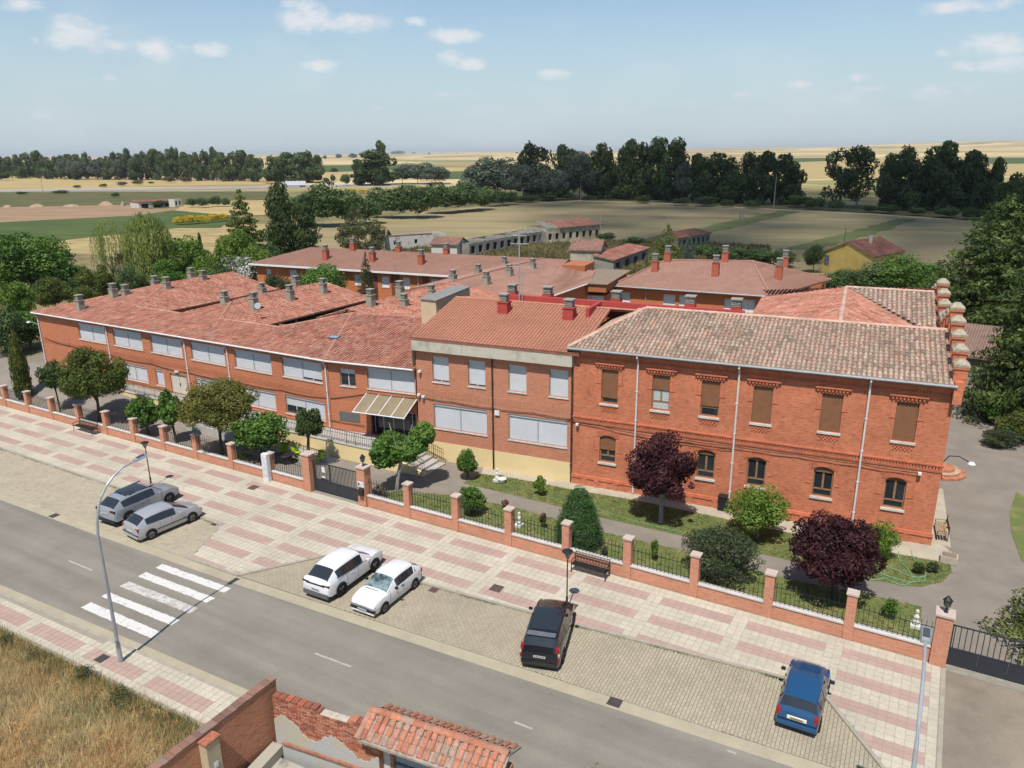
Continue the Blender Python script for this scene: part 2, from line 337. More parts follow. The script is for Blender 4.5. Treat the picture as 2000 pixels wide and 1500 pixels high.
def stripy(name, c1, c2, sx, sy, rot, thr=(.4, .62), detail=5):
    """ploughed or mown land: noise drawn out along the working direction"""
    m = bpy.data.materials.new(name); m.use_nodes = True; nt = m.node_tree; N = nt.nodes.new; Lk = nt.links.new; b = nt.nodes['Principled BSDF']; b.inputs['Roughness'].default_value = .95; b.inputs['Specular IOR Level'].default_value = .1
    g = N('ShaderNodeNewGeometry'); mp = N('ShaderNodeMapping'); mp.vector_type = 'TEXTURE'; mp.inputs['Scale'].default_value = (sx, sy, 1); mp.inputs['Rotation'].default_value = (0, 0, rot); Lk(g.outputs['Position'], mp.inputs['Vector'])
    n = N('ShaderNodeTexNoise'); n.inputs['Scale'].default_value = 1; n.inputs['Detail'].default_value = detail; n.inputs['Roughness'].default_value = .62; Lk(mp.outputs[0], n.inputs['Vector'])
    n2 = N('ShaderNodeTexNoise'); n2.inputs['Scale'].default_value = .7; n2.inputs['Detail'].default_value = 3; Lk(g.outputs['Position'], n2.inputs['Vector'])
    ad = N('ShaderNodeMath'); ad.operation = 'MULTIPLY_ADD'; Lk(n2.outputs['Fac'], ad.inputs[0]); ad.inputs[1].default_value = .22; Lk(n.outputs['Fac'], ad.inputs[2])
    mr = N('ShaderNodeMapRange'); mr.inputs['From Min'].default_value = thr[0] + .11; mr.inputs['From Max'].default_value = thr[1] + .11; Lk(ad.outputs[0], mr.inputs['Value'])
    mx = N('ShaderNodeMix'); mx.data_type = 'RGBA'; Lk(mr.outputs[0], mx.inputs['Factor']); mx.inputs['A'].default_value = (*c1, 1); mx.inputs['B'].default_value = (*c2, 1); Lk(mx.outputs['Result'], b.inputs['Base Color']); return m
def patch(name, pl, m, z, jag=0.0):
    """a piece of land lying on the plain, outline given as photograph pixels"""
    P = pts(pl, z)
    if jag:
        Q = []
        for i in range(len(P)):
            a, b = P[i], P[(i + 1) % len(P)]; n = max(1, int(math.dist(a, b) / (jag * 5)))
            for k in range(n):
                t = k / n; Q.append((a[0] + (b[0] - a[0]) * t + random.uniform(-jag, jag), a[1] + (b[1] - a[1]) * t + random.uniform(-jag, jag)))
        P = Q
    me = bpy.data.meshes.new(name); bm = bmesh.new(); vs = [bm.verts.new((x, y, z)) for x, y in P]; fc = bm.faces.new(vs)
    if fc.normal.z < 0: fc.normal_flip()
    bmesh.ops.triangulate(bm, faces=bm.faces[:]); bm.to_mesh(me); bm.free()
    return obj(name, me, m, kind='structure')
STRAW = stripy('straw_field', (.40, .30, .14), (.31, .235, .11), 60, 9, .6); STUB = stripy('stubble_field', (.275, .215, .118), (.165, .158, .072), 60, 11, .28, (.44, .72))
GREEN = stripy('green_crop', (.055, .085, .028), (.085, .11, .036), 30, 6, .2); BARE = stripy('bare_soil', (.30, .20, .125), (.24, .155, .095), 40, 5, .35)
STRIP = stripy('weedy_strip', (.10, .12, .045), (.15, .15, .062), 12, 5, .28)
ROUGH = stripy('rough_verge', (.12, .105, .05), (.075, .085, .032), 14, 8, .2); ASPH_FAR = mat('far_asphalt', (.27, .26, .25), var=.08, scale=.05)
TRACK = mat('track_soil', (.36, .29, .19), var=.2, scale=.2)
patch('stubble_field', [(560, 452), (628, 436), (740, 424), (860, 411), (1000, 397), (1130, 391), (1300, 397), (1500, 408), (1700, 418), (1860, 429), (2060, 441), (2060, 570), (1400, 575), (1000, 545), (640, 520)], STUB, -.20)
patch('green_strip', [(1238, 470), (1330, 453), (1420, 433), (1530, 411), (1568, 412), (1480, 434), (1400, 452), (1290, 473)], STRIP, -.15, .8)
patch('green_strip', [(1535, 486), (1640, 458), (1750, 428), (1790, 428), (1710, 456), (1590, 488)], STRIP, -.15, .8)
patch('verge', [(860, 408), (960, 392), (1100, 372), (1300, 374), (1600, 388), (2060, 405), (2060, 438), (1860, 427), (1500, 406), (1300, 395), (1130, 389), (1000, 395)], ROUGH, -.19, .6)
patch('field_track', [(1000, 398), (1130, 391), (1300, 396.5), (1500, 407.5), (1700, 417), (1860, 428), (1860, 430), (1700, 419.5), (1500, 409.5), (1300, 398.5), (1130, 393), (1000, 400)], TRACK, -.14)
patch('dry_field', [(112, 472), (200, 458), (280, 450), (420, 440), (540, 436), (540, 470), (420, 520), (150, 510)], stripy('dry_grass_field', (.37, .28, .135), (.25, .20, .09), 9, 4, .3), -.21, .5)
patch('green_field', [(-60, 435), (0, 433), (265, 420), (345, 412), (470, 420), (430, 445), (345, 445), (150, 466), (0, 472), (-60, 474)], GREEN, -.17, .4)
patch('bare_field', [(-60, 406), (255, 400), (285, 408), (350, 409), (265, 421), (0, 434), (-60, 436)], BARE, -.16, .4)
patch('scrub_strip', [(-60, 376), (200, 374), (520, 374), (560, 395), (285, 407), (255, 401), (-60, 407)], ROUGH, -.19, .6)
patch('straw_field', [(360, 400), (440, 392), (560, 390), (560, 420), (440, 420), (340, 411)], STRAW, -.15, .5)
patch('straw_field', [(-60, 347), (120, 344), (280, 345), (420, 353), (520, 351), (520, 360), (250, 365), (-60, 370)], STRAW, -.13, .5)
patch('highway', [(-80, 371.5), (250, 368), (520, 363.5), (640, 361), (760, 358), (880, 356), (880, 359.5), (760, 361.5), (640, 365), (520, 368), (250, 372), (-80, 376)], ASPH_FAR, -.08)
patch('green_field', [(618, 322), (790, 318), (800, 331), (622, 337)], GREEN, -.1, 1)
patch('straw_field', [(618, 309), (790, 307), (790, 317), (615, 321)], STRAW, -.09, 1)
patch('straw_field', [(800, 331), (960, 326), (960, 332), (800, 338)], STRAW, -.09, 1)
patch('green_field', [(865, 333), (1000, 329), (1000, 346), (865, 350)], GREEN, -.1, 1)
patch('straw_field', [(1335, 303), (1530, 300), (2060, 301), (2060, 343), (1560, 349), (1380, 334)], STRAW, -.12, 1)
patch('green_field', [(1520, 308), (1620, 304), (1630, 314), (1545, 317)], GREEN, -.06, 1)
patch('green_field', [(1915, 308), (2060, 303), (2060, 319), (1930, 320)], GREEN, -.06, 1)

# ------------------------------------------------------------------ street
ZR = -0.10                                   # carriageway level; the pavement tops lie at 0
def asphalt_mat():
    m = mat('asphalt', (.205, .184, .152), rough=.9, var=.09, scale=.4, fine=.12, fscale=26, bump=.25, bscale=90); nt = m.node_tree; N = nt.nodes.new; Lk = nt.links.new; b = nt.nodes['Principled BSDF']; src = b.inputs['Base Color'].links[0].from_socket
    g = N('ShaderNodeNewGeometry'); mp = N('ShaderNodeMapping'); mp.inputs['Scale'].default_value = (.06, 1.3, 1); mp.inputs['Rotation'].default_value = (0, 0, -.035); Lk(g.outputs['Position'], mp.inputs['Vector'])
    n = N('ShaderNodeTexNoise'); n.inputs['Scale'].default_value = 1; n.inputs['Detail'].default_value = 6; Lk(mp.outputs[0], n.inputs['Vector'])           # wheel tracks along the street
    mr = N('ShaderNodeMapRange'); mr.inputs['From Min'].default_value = .3; mr.inputs['From Max'].default_value = .7; mr.inputs['To Min'].default_value = .86; mr.inputs['To Max'].default_value = 1.12; Lk(n.outputs['Fac'], mr.inputs['Value'])
    v1 = N('ShaderNodeTexNoise'); v1.inputs['Scale'].default_value = .9; v1.inputs['Detail'].default_value = 8; v1.inputs['Roughness'].default_value = .75; Lk(g.outputs['Position'], v1.inputs['Vector'])
    ab = N('ShaderNodeMath'); ab.operation = 'SUBTRACT'; Lk(v1.outputs['Fac'], ab.inputs[0]); ab.inputs[1].default_value = .5; a2_ = N('ShaderNodeMath'); a2_.operation = 'ABSOLUTE'; Lk(ab.outputs[0], a2_.inputs[0])   # hairline cracks
    cr = N('ShaderNodeMapRange'); cr.inputs['From Min'].default_value = .0; cr.inputs['From Max'].default_value = .006; cr.inputs['To Min'].default_value = .82; cr.inputs['To Max'].default_value = 1; Lk(a2_.outputs[0], cr.inputs['Value'])
    ml = N('ShaderNodeMath'); ml.operation = 'MULTIPLY'; Lk(mr.outputs[0], ml.inputs[0]); Lk(cr.outputs[0], ml.inputs[1]); v = N('ShaderNodeVectorMath'); v.operation = 'SCALE'; Lk(src, v.inputs[0]); Lk(ml.outputs[0], v.inputs['Scale']); Lk(v.outputs[0], b.inputs['Base Color']); return m
ASPHALT = asphalt_mat()
PATHASPH = mat('courtyard_asphalt', (.205, .178, .148), rough=.92, var=.14, scale=.5, fine=.10, fscale=30, bump=.2, bscale=100)
CONC = mat('gutter_concrete', (.345, .30, .215), rough=.9, var=.10, scale=.8, fine=.08, fscale=30)
KERB = mat('kerb_stone', (.31, .28, .225), rough=.9, var=.14, scale=2, fine=.08, fscale=40)
CREAM = mat('cream_tile', (.435, .385, .305), rough=.85, var=.13, scale=.35, fine=.10, fscale=7, attr='rnd', attr_var=.05)
PINK = mat('pink_tile', (.37, .255, .218), rough=.85, var=.07, scale=.5, fine=.05, fscale=30, attr='rnd', attr_var=.04)
GROUT = mat('tile_bed', (.27, .235, .18), rough=.95, var=.1)
PAVER = mat('yellow_paver', (.335, .288, .212), rough=.9, var=.10, scale=.45, fine=.06, fscale=30, attr='rnd', attr_var=.07)
PAVBED = mat('paver_bed', (.15, .125, .088), rough=.95, var=.2, scale=2)
def slab(name, poly, z0, z1, m, **kw): return MB().prism(poly, z0, z1).build(name, m, **kw)
NEDGE = [(-160, 21.2), (-52, 22.55), (-40, 22.75), (-30.2, 23.0), (-20, 23.45), (-10, 23.95), (-3.3, 24.3), (20, 25.5), (60, 27.5)]
SEDGE = [(-160, 14.2), (-40.7, 16.95), (-29.8, 17.35), (-22, 17.6), (10, 18.6), (60, 20.2)]
road = slab('road', SEDGE + NEDGE[::-1], -.24, ZR, ASPHALT, kind='structure')
slab('gutter', [(x, y) for x, y in NEDGE] + [(x, y + .62) for x, y in NEDGE[::-1]], -.24, ZR + .012, CONC, kind='structure')
slab('gutter', [(x, y - .5) for x, y in SEDGE] + [(x, y) for x, y in SEDGE[::-1]], -.24, ZR + .012, CONC, kind='structure')
NG = [(x, y + .62) for x, y in NEDGE]
def nedge_y(x, off=.62):
    for (a, b), (c, d) in zip(NEDGE, NEDGE[1:]):
        if a <= x <= c: return b + (d - b) * (x - a) / (c - a) + off
KB = [(-160, 27.0), (-62, 27.55), (-46.7, 27.45)]
P_DIAG0 = tuple(S(432, 1024)[:2]); P_APR0 = (-34.3, nedge_y(-34.3) + .02); P_APR1 = (-30.5, nedge_y(-30.5) + .02)
KERB_LEFT = KB + [P_DIAG0]; KERB_RIGHT = [(-27.9, 27.45), (-20.4, 27.84), (-12.9, 28.36), (-4.4, 29.15), (-2.35, 29.3)]
P_END = (.95, nedge_y(.95) + .02)
NS = KERB_LEFT + [P_APR0, P_APR1] + KERB_RIGHT + [P_END, (2.1, nedge_y(2.1) + .02), (2.1, 33.42), (-160, 33.42)]
pavement = slab('pavement', NS, -.24, -.012, GROUT, kind='structure')
# left bay: too far to pick the pavers apart; right bay: pavers built
def paver_far():
    m = brick_mat('paver_far', (.36, .31, .23), (.335, .285, .207), (.25, .21, .15), bw=.28, bh=.14, msize=.010, stain=.16)
    nt = m.node_tree; br = [n for n in nt.nodes if n.type == 'TEX_BRICK'][0]; g = nt.nodes.new('ShaderNodeNewGeometry'); mp = nt.nodes.new('ShaderNodeMapping'); mp.inputs['Rotation'].default_value = (0, 0, 1.6)
    nt.links.new(g.outputs['Position'], mp.inputs['Vector']); nt.links.new(mp.outputs[0], br.inputs['Vector']); return m
BAY_L = [(x, y) for x, y in NG if x < -34.3] + [P_APR0, P_DIAG0] + KB[::-1]
slab('parking_bay', BAY_L, -.24, ZR + .03, paver_far(), kind='structure')
BAY_R = [P_APR1] + [(x, y) for x, y in NG if -30.2 < x < .9] + [P_END] + KERB_RIGHT[::-1]
bay = slab('parking_bay', BAY_R, -.24, ZR + .018, PAVBED, kind='structure')
def lay_pieces(parent, cells, name, top, thick, mats, cap=300, zoff=0.0):
    """cells: (x, y, sx, sy, rnd, material index, ang); the nearest ones are objects of their own, the rest one mesh"""
    cells.sort(key=lambda c: math.hypot(c[0], c[1]))
    unit = {}
    for k, m in enumerate(mats):
        me = MB().box(-.5, .5, -.5, .5, -1, 0, bottom=False).mesh(name); me.materials.append(m); unit[k] = me
    var = {}
    for i, (x, y, sx, sy, r, k, a) in enumerate(cells[:cap]):
        q = (k, int(r * 5))
        if q not in var:
            me = unit[k].copy(); me.attributes['rnd'].data.foreach_set('value', [q[1] / 4.5] * len(me.polygons)); var[q] = me
        o = bpy.data.objects.new(name, var[q]); COL.objects.link(o); o.parent = parent; o.location = (x, y, top); o.scale = (sx, sy, thick); o.rotation_euler = (0, 0, a)
    rest = [MB() for _ in mats]
    for x, y, sx, sy, r, k, a in cells[cap:]:
        ca, sa = math.cos(a), math.sin(a); z = top; zb = top - thick; b = rest[k]; n = len(b.v)
        for px, py, dz in ((-1, -1, 0), (1, -1, 0), (1, 1, 0), (-1, 1, 0)):
            dx, dy = px * sx / 2, py * sy / 2; b.v.append((x + dx * ca - dy * sa, y + dx * sa + dy * ca, z))
        for px, py in ((-1, -1), (1, -1), (1, 1), (-1, 1)):
            dx, dy = px * sx / 2, py * sy / 2; b.v.append((x + dx * ca - dy * sa, y + dx * sa + dy * ca, zb))
        for f in ((0, 1, 2, 3), (4, 5, 1, 0), (5, 6, 2, 1), (6, 7, 3, 2), (7, 4, 0, 3)): b.f.append(tuple(n + j for j in f)); b.r.append(r)
    for b, m in zip(rest, mats):
        if b.f: b.build(name, m, parent, kind='stuff')
T = .3475
cells = []
def spans_y(poly, x): 
    ys = []
    for (a, b), (c, d) in zip(poly, poly[1:] + poly[:1]):
        if (a > x) != (c > x): ys.append(b + (d - b) * (x - a) / (c - a))
    ys.sort(); return list(zip(ys[::2], ys[1::2]))
for i in range(-260, 12):
    x = -1.80 + T * (i + .5)
    if x < -92: continue
    for s0, s1 in spans_y(NS, x):
        for j in range(0, 31):
            yb = 33.24 - T * j; ya = yb - T; ya_, yb_ = max(ya, s0 + .07), min(yb, s1)
            if yb_ - ya_ < .06: continue
            pink = (i % 12) < 10 and (j % 5) in (2, 3)
            cells.append((x, (ya_ + yb_) / 2, T - .015, yb_ - ya_ - .015, random.random(), 1 if pink else 0, 0.0))
lay_pieces(pavement, cells, 'paving_tile', 0.0, .014, [CREAM, PINK])
def spans_uv(poly, u):
    xs = []
    for (a, b), (c, d) in zip(poly, poly[1:] + poly[:1]):
        if (a > u) != (c > u): xs.append(b + (d - b) * (u - a) / (c - a))
    xs.sort(); return list(zip(xs[::2], xs[1::2]))
cells = []; ang = math.radians(1.9); ca, sa = math.cos(ang), math.sin(ang); PW, PL = .15, .29
BUV = [((x + 31) * ca + (y - 23) * sa, -(x + 31) * sa + (y - 23) * ca) for x, y in BAY_R]
for i in range(-20, 240):
    u = i * PW
    for v0, v1 in spans_uv(BUV, u):
        for j in range(-30, 40):
            va = max(v0, j * PL + (PL / 2 if i % 2 else 0)); vb = min(v1, va + PL if va > v0 else j * PL + (PL / 2 if i % 2 else 0) + PL)
            if vb - va < .05: continue
            v = (va + vb) / 2; cells.append((-31 + u * ca - v * sa, 23 + u * sa + v * ca, PW - .02, vb - va - .02, random.random(), 0, ang))
lay_pieces(bay, cells, 'paver', ZR + .032, .016, [PAVER])
def kerb_run(parent, P, z0=-.24, z1=.004, w=.16, step=1.0, name='kerb_stone'):
    me = {}
    for a, b in zip(P, P[1:]):
        L = math.dist(a, b); n = max(1, round(L / step)); u = ((b[0] - a[0]) / L, (b[1] - a[1]) / L); l = L / n
        for k in range(n):
            c = (a[0] + u[0] * l * (k + .5), a[1] + u[1] * l * (k + .5))
            o = MB().box(-l / 2 + .006, l / 2 - .006, -w / 2, w / 2, z0, z1, random.random()).build(name, KERB, parent)
            o.location = (c[0], c[1], random.uniform(-.004, .004)); o.rotation_euler = (0, 0, math.atan2(u[1], u[0]))
kerb_run(pavement, [(-62, 27.55), (-46.7, 27.45), P_DIAG0, P_APR0, P_APR1] + KERB_RIGHT + [P_END])
kerb_run(pavement, [(2.14, nedge_y(2.1)), (2.14, 33.2)])
# south pavement
SS = [(x, y - .5) for x, y in SEDGE] + [(60, 15.9), (-18, 15.2), (-23, 15.1), (-36.9, 14.75), (-160, 12.0)]
south = slab('pavement', SS, -.24, -.012, GROUT, kind='structure')
cells = []; a2 = math.radians(1.55)
for i in range(-60, 60):
    for j in range(0, 9):
        u = (i + .5) * T; v = -(j + .5) * T; x = -31.2 + u * math.cos(a2) - v * math.sin(a2); y = 16.80 + u * math.sin(a2) + v * math.cos(a2)
        if not all(inside((x + a * T * .48, y + b * T * .48), SS) for a, b in ((-1, -1), (1, -1), (1, 1), (-1, 1))): continue
        pink = (i % 12) < 10 and j in (2, 3)
        cells.append((x, y, T - .015, T - .015, random.random(), 1 if pink else 0, a2))
lay_pieces(south, cells, 'paving_tile', 0.0, .014, [CREAM, PINK])
kerb_run(south, [(-62, 15.95), (-40.7, 16.43), (-29.8, 16.83), (-22, 17.08), (-12, 17.4)])
# drive at the right-hand gate
DRIVE = mat('drive_concrete', (.215, .178, .138), rough=.92, var=.2, scale=.5, fine=.1, fscale=20, bump=.2)
slab('driveway', [(2.22, nedge_y(2.2)), (14, nedge_y(14)), (14, 33.5), (2.22, 33.5)], -.24, -.03, DRIVE, kind='structure')
# zebra crossing and centre dashes
PAINT = mat('road_paint', (.56, .54, .51), rough=.8, col2=(.36, .335, .30), scale=5.5, fine=.10, fscale=30, thr=(.54, .72), detail=7); WORN = mat('worn_road_paint', (.50, .48, .45), rough=.85, col2=(.31, .285, .25), scale=5, fine=.15, fscale=18, thr=(.42, .62), detail=7)
FAINT = mat('faint_road_paint', (.34, .315, .285), rough=.85, var=.12, scale=3)
zz = lambda l, ox, oy: [(ox + a / 4, oy + b / 4) for a, b in l]
stripes = [zz([(1270, 1005), (1805, 1195), (1750, 1230), (1213, 1035)], 0, 850), zz([(1140, 1070), (1680, 1272), (1612, 1308), (1078, 1103)], 0, 850), zz([(1010, 1143), (1550, 1352), (1480, 1392), (932, 1180)], 0, 850), zz([(850, 1228), (1408, 1443), (1335, 1484), (790, 1260)], 0, 850), zz([(710, 205), (1258, 438), (1185, 487), (628, 247)], 0, 1125)]
def jagged(P, step=.14, j=.022):
    Q = []
    for a, b in zip(P, P[1:] + P[:1]):
        n = max(1, int(math.dist(a, b) / step))
        for k in range(n): Q.append((a[0] + (b[0] - a[0]) * k / n + random.uniform(-j, j), a[1] + (b[1] - a[1]) * k / n + random.uniform(-j, j)))
    return Q
for k, s in enumerate(stripes): MB().prism(jagged(pts(s, ZR)), ZR - .02, ZR + .004).build('crossing_stripe', WORN if k == 2 else PAINT, road)
for a, b in (((134, 1095), (180, 1114)), ((615, 1276), (685, 1302)), ((1005, 1410), (1040, 1424)), ((1420, 1465), (1438, 1472))):
    p, q = S(*a, ZR), S(*b, ZR); d = np.array([-(q - p)[1], (q - p)[0]]); d = d / np.linalg.norm(d) * .05
    MB().prism(jagged([(p[0] - d[0], p[1] - d[1]), (q[0] - d[0], q[1] - d[1]), (q[0] + d[0], q[1] + d[1]), (p[0] + d[0], p[1] + d[1])], .12, .012), ZR - .02, ZR + .004).build('centre_dash', FAINT, road)
# manhole and drain covers
IRON = mat('rusty_iron', (.10, .062, .048), rough=.85, var=.25, scale=6); DKIRON = mat('drain_iron', (.055, .05, .045), rough=.8, var=.2, scale=5)
for (x, y, s, z, m, lb) in ((495, 952, .62, 0, IRON, 'square brown manhole cover beside a pink band near the main gate'), (970, 1149, .62, 0, IRON, 'square rusty manhole cover on the pavement right of the white hatchback'), (1117, 1184, .5, 0, IRON, 'brown manhole cover at the foot of the lamp by the black car'), (199, 1286, .5, 0, DKIRON, 'dark cover with hole beside the tall lamp post on the near pavement'),
                            (106, 1007, .5, ZR + .012, DKIRON, 'dark gutter grate left of the grey off-roader'), (420, 1023, .42, ZR + .03, DKIRON, 'small dark drain in front of the silver hatchback'), (847, 1152, .42, ZR + .035, IRON, 'small rusty drain in front of the kerb by the white hatchback'), (1201, 1371, .55, ZR + .012, DKIRON, 'dark double drain in the gutter between the black and blue cars')):
    p = S(x, y, z); t = thing('manhole_cover', lb, 'manhole cover', (p[0], p[1], z), .03)
    MB().box(-s / 2, s / 2, -s / 2, s / 2, -.01, .006).build('frame', m, t)
    for k in range(5): MB().box(-s * .42, s * .42, -s * .42 + k * s * .18, -s * .42 + k * s * .18 + s * .12, .004, .012).build('rib', m, t)

# ------------------------------------------------------------------ school yard
def yard_h(x, y): return 1.5 * sstep((-47 - x) / 26) * sstep((y - 34.4) / 5.4)
def grid(name, x0, x1, y0, y1, nx, ny, hf, m, **kw):
    v = [(x0 + (x1 - x0) * i / nx, y0 + (y1 - y0) * j / ny) for j in range(ny + 1) for i in range(nx + 1)]
    f = [(j * (nx + 1) + i, j * (nx + 1) + i + 1, (j + 1) * (nx + 1) + i + 1, (j + 1) * (nx + 1) + i) for j in range(ny) for i in range(nx)]
    me = bpy.data.meshes.new(name); me.from_pydata([(x, y, hf(x, y)) for x, y in v], [], f); return obj(name, me, m, smooth=True, **kw)
grid('courtyard', -115, 12, 33.4, 46, 64, 16, lambda x, y: yard_h(x, y) - .006, PATHASPH, kind='structure')
SOIL = stripy('garden_soil', (.24, .175, .10), (.12, .115, .05), 5, 4, .3)
grid('garden', -190, -78.2, 36.8, 96, 30, 18, lambda x, y: max(yard_h(x, y), 1.5 * sstep((y - 36.8) / 4)) * sstep((-77.5 - x) / 3 + .6) + .01, SOIL, kind='structure')
grid('back_yard', 1.0, 40, 46, 110, 8, 8, lambda x, y: -.012, PATHASPH, kind='structure')
LAWN = mat('lawn', (.115, .138, .042), rough=.95, col2=(.23, .195, .085), scale=.7, fine=.2, fscale=14, thr=(.48, .78), bump=.4, bscale=30)
APRON = mat('concrete_apron', (.37, .325, .25), rough=.95, var=.14, scale=.8, fine=.08, fscale=20)
up_edge = [(905, 944), (1000, 966), (1180, 1012), (1335, 1047), (1480, 1080), (1600, 1108), (1700, 1132)]
lo_edge = [(885, 968), (1000, 990), (1180, 1040), (1330, 1075), (1450, 1108), (1580, 1140), (1690, 1160), (1800, 1185)]
ap_edge = [(1862, 1082), (1857, 1101), (1760, 1084), (1700, 1074), (1440, 1020), (1400, 1010), (1240, 977), (1120, 957), (1000, 934), (940, 926)]
tip = [(1760, 1143), (1800, 1146), (1840, 1136), (1858, 1118)]
lawn_a = pts(up_edge + tip + ap_edge[1:]); lawn_b = pts(lo_edge)
lawn_b = lawn_b + [(1.2, 33.72), (-30.0, 33.72), (-29.8, 36.0)]
slab('lawn', lawn_a, -.1, .012, LAWN, kind='structure'); slab('lawn', lawn_b, -.1, .012, LAWN, kind='structure')
apr = pts(ap_edge) + [(-27.3, 43.5), (1.5, 45.6)]
slab('concrete_apron', apr, -.1, .03, APRON, kind='structure')
slab('concrete_apron', [(1.3, 45.3), (2.2, 45.0), (1.6, 53.5), (.6, 53.5)], -.1, .034, APRON, kind='structure')
slab('lawn', pts([(1985, 960), (1972, 1000), (1975, 1040), (1995, 1095)]) + [(9.5, 38), (12, 44), (9, 50)], -.1, .012, LAWN, kind='structure')
def tufts(name, poly_list, n, hmin, hmax, wd, m, z=0.0, lean=.5, rndf=None, seed=3, parent=None, label=None, cat=None, blades=4, spread=.05, dens=None):
    rng = np.random.default_rng(seed); allp = []
    for poly in poly_list:
        P = np.array(poly); lo, hi = P.min(0), P.max(0); k = 0
        while k < n // len(poly_list):
            q = rng.uniform(lo, hi)
            if inside(q, poly) and (dens is None or rng.random() < dens(q)): allp.append(q); k += 1
    c = np.repeat(np.array(allp), blades, 0); N = len(c); c = c + rng.normal(0, spread, c.shape)
    h = rng.uniform(hmin, hmax, N) * np.repeat(rng.uniform(.6, 1.2, len(allp)), blades); a = rng.uniform(0, 2 * math.pi, N); d = np.stack([np.cos(a), np.sin(a)], 1)
    w = wd * rng.uniform(.6, 1.4, N); l = lean * h * rng.uniform(.1, 1, N); b = rng.uniform(0, 2 * math.pi, N); ld = np.stack([np.cos(b), np.sin(b)], 1)
    zz_ = np.array([z(q[0], q[1]) for q in c]) if callable(z) else np.full(N, z)
    v = np.zeros((N, 3, 3)); v[:, 0, :2] = c - d * w[:, None] / 2; v[:, 1, :2] = c + d * w[:, None] / 2; v[:, 2, :2] = c + ld * l[:, None]; v[:, 0, 2] = v[:, 1, 2] = zz_ - .01; v[:, 2, 2] = zz_ + h
    me = bpy.data.meshes.new(name); me.vertices.add(N * 3); me.vertices.foreach_set('co', v.reshape(-1)); me.loops.add(N * 3); me.loops.foreach_set('vertex_index', np.arange(N * 3))
    me.polygons.add(N); me.polygons.foreach_set('loop_start', np.arange(0, N * 3, 3)); me.update()
    r = rng.random(N) if rndf is None else np.clip(rndf(c, rng, np.repeat(rng.random(len(allp)), blades)), 0, 1)
    at = me.attributes.new('rnd', 'FLOAT', 'FACE'); at.data.foreach_set('value', r.astype(np.float32)); me.validate()
    return obj(name, me, m, parent, kind='stuff', label=label, cat=cat)
GRASS = ramp_mat('lawn_blades', [(.055, .09, .02), (.09, .13, .03), (.15, .155, .05)], nscale=.8, namt=.3, fine=0, trans=.25)
tufts('lawn_grass', [lawn_a, lawn_b], 16000, .03, .09, .03, GRASS, .012, label='short patchy lawn grass between the path and the fence', cat='grass')
# ------------------------------------------------------------------ building kit
BRICK_OLD = brick_mat('old_red_brick', (.53, .158, .078), (.40, .105, .051), (.46, .225, .135), bw=.27, bh=.066, msize=.011, stain=.34)
BRICK_MID = brick_mat('school_brick', (.49, .165, .085), (.39, .12, .062), (.46, .28, .19), bw=.26, bh=.064, msize=.012, stain=.18)
BRICK_C = brick_mat('school_brick_wing', (.50, .152, .068), (.39, .112, .05), (.45, .235, .145), bw=.26, bh=.064, msize=.011, stain=.16)
BRICK_BACK = brick_mat('orange_back_brick', (.50, .16, .065), (.45, .14, .057), (.46, .20, .11), bw=.26, bh=.064, msize=.006, stain=.12)
BRICK_TRIM = mat('brick_trim', (.47, .145, .076), var=.2, scale=2.0, fine=.15, fscale=30)
YELLOW = mat('yellow_plinth', (.68, .53, .28), var=.07, scale=.7, fine=.03)
STONE = mat('white_stone', (.52, .48, .43), var=.14, scale=2, fine=.08, fscale=30)
FASCIA = mat('fascia_concrete', (.46, .425, .35), rough=.9, col2=(.28, .255, .205), scale=1.1, thr=(.5, .78), fine=.12, fscale=14)
SHUT_W = mat('aluminium_shutter', (.50, .505, .52), rough=.5, var=.04, scale=1.0, spec=.4)
SHUT_W2 = mat('aluminium_shutter_box', (.50, .51, .53), rough=.5, var=.04)
SHUT_WHITE = mat('white_shutter', (.62, .62, .63), rough=.55, var=.05)
SHUT_B = mat('brown_shutter', (.20, .088, .040), rough=.55, var=.10, scale=2)
WOOD = mat('brown_window_frame', (.27, .145, .075), rough=.6, var=.15, scale=4)
WHITE_METAL = mat('white_metal', (.60, .58, .57), rough=.45, var=.08, scale=2)
GREY_METAL = mat('grey_metal', (.36, .37, .38), rough=.4, var=.10, scale=2, metal=.3)
BLACK_METAL = mat('black_iron', (.018, .018, .020), rough=.5, var=.2, scale=4)
BROWN_PIPE = mat('brown_pipe', (.055, .034, .026), rough=.5, var=.2)
GLASS = glass_mat('window_glass'); CURTAIN = mat('curtain', (.40, .43, .42), var=.15, scale=9)
RED_PAINT = mat('red_paint', (.36, .055, .048), rough=.75, var=.12, scale=1.5)
RED_CHIM = mat('red_chimney', (.37, .105, .058), rough=.8, var=.1, scale=3); GREY_CHIM = mat('concrete_chimney', (.30, .27, .215), rough=.9, var=.16, scale=3); VENT = mat('vent_concrete', (.27, .255, .215), rough=.9, var=.2, scale=4)
TILE_A = ramp_mat('old_barrel_tile', [(.19, .14, .108), (.29, .21, .158), (.36, .262, .20), (.32, .23, .172), (.39, .295, .23), (.39, .24, .175), (.28, .20, .153), (.41, .315, .245), (.39, .20, .145)], nscale=.6, namt=.24, fine=.25, fscale=9)
TILE_C = ramp_mat('red_barrel_tile', [(.26, .105, .070), (.34, .138, .092), (.39, .165, .115), (.37, .175, .128), (.42, .18, .122), (.31, .122, .082), (.41, .215, .16), (.36, .225, .165)], nscale=.7, namt=.24, fine=.22, fscale=8)
TILE_B = ramp_mat('flat_red_tile', [(.37, .165, .105), (.405, .185, .12), (.39, .175, .112), (.43, .195, .125)], nscale=.3, namt=.14, fine=.10, fscale=8)
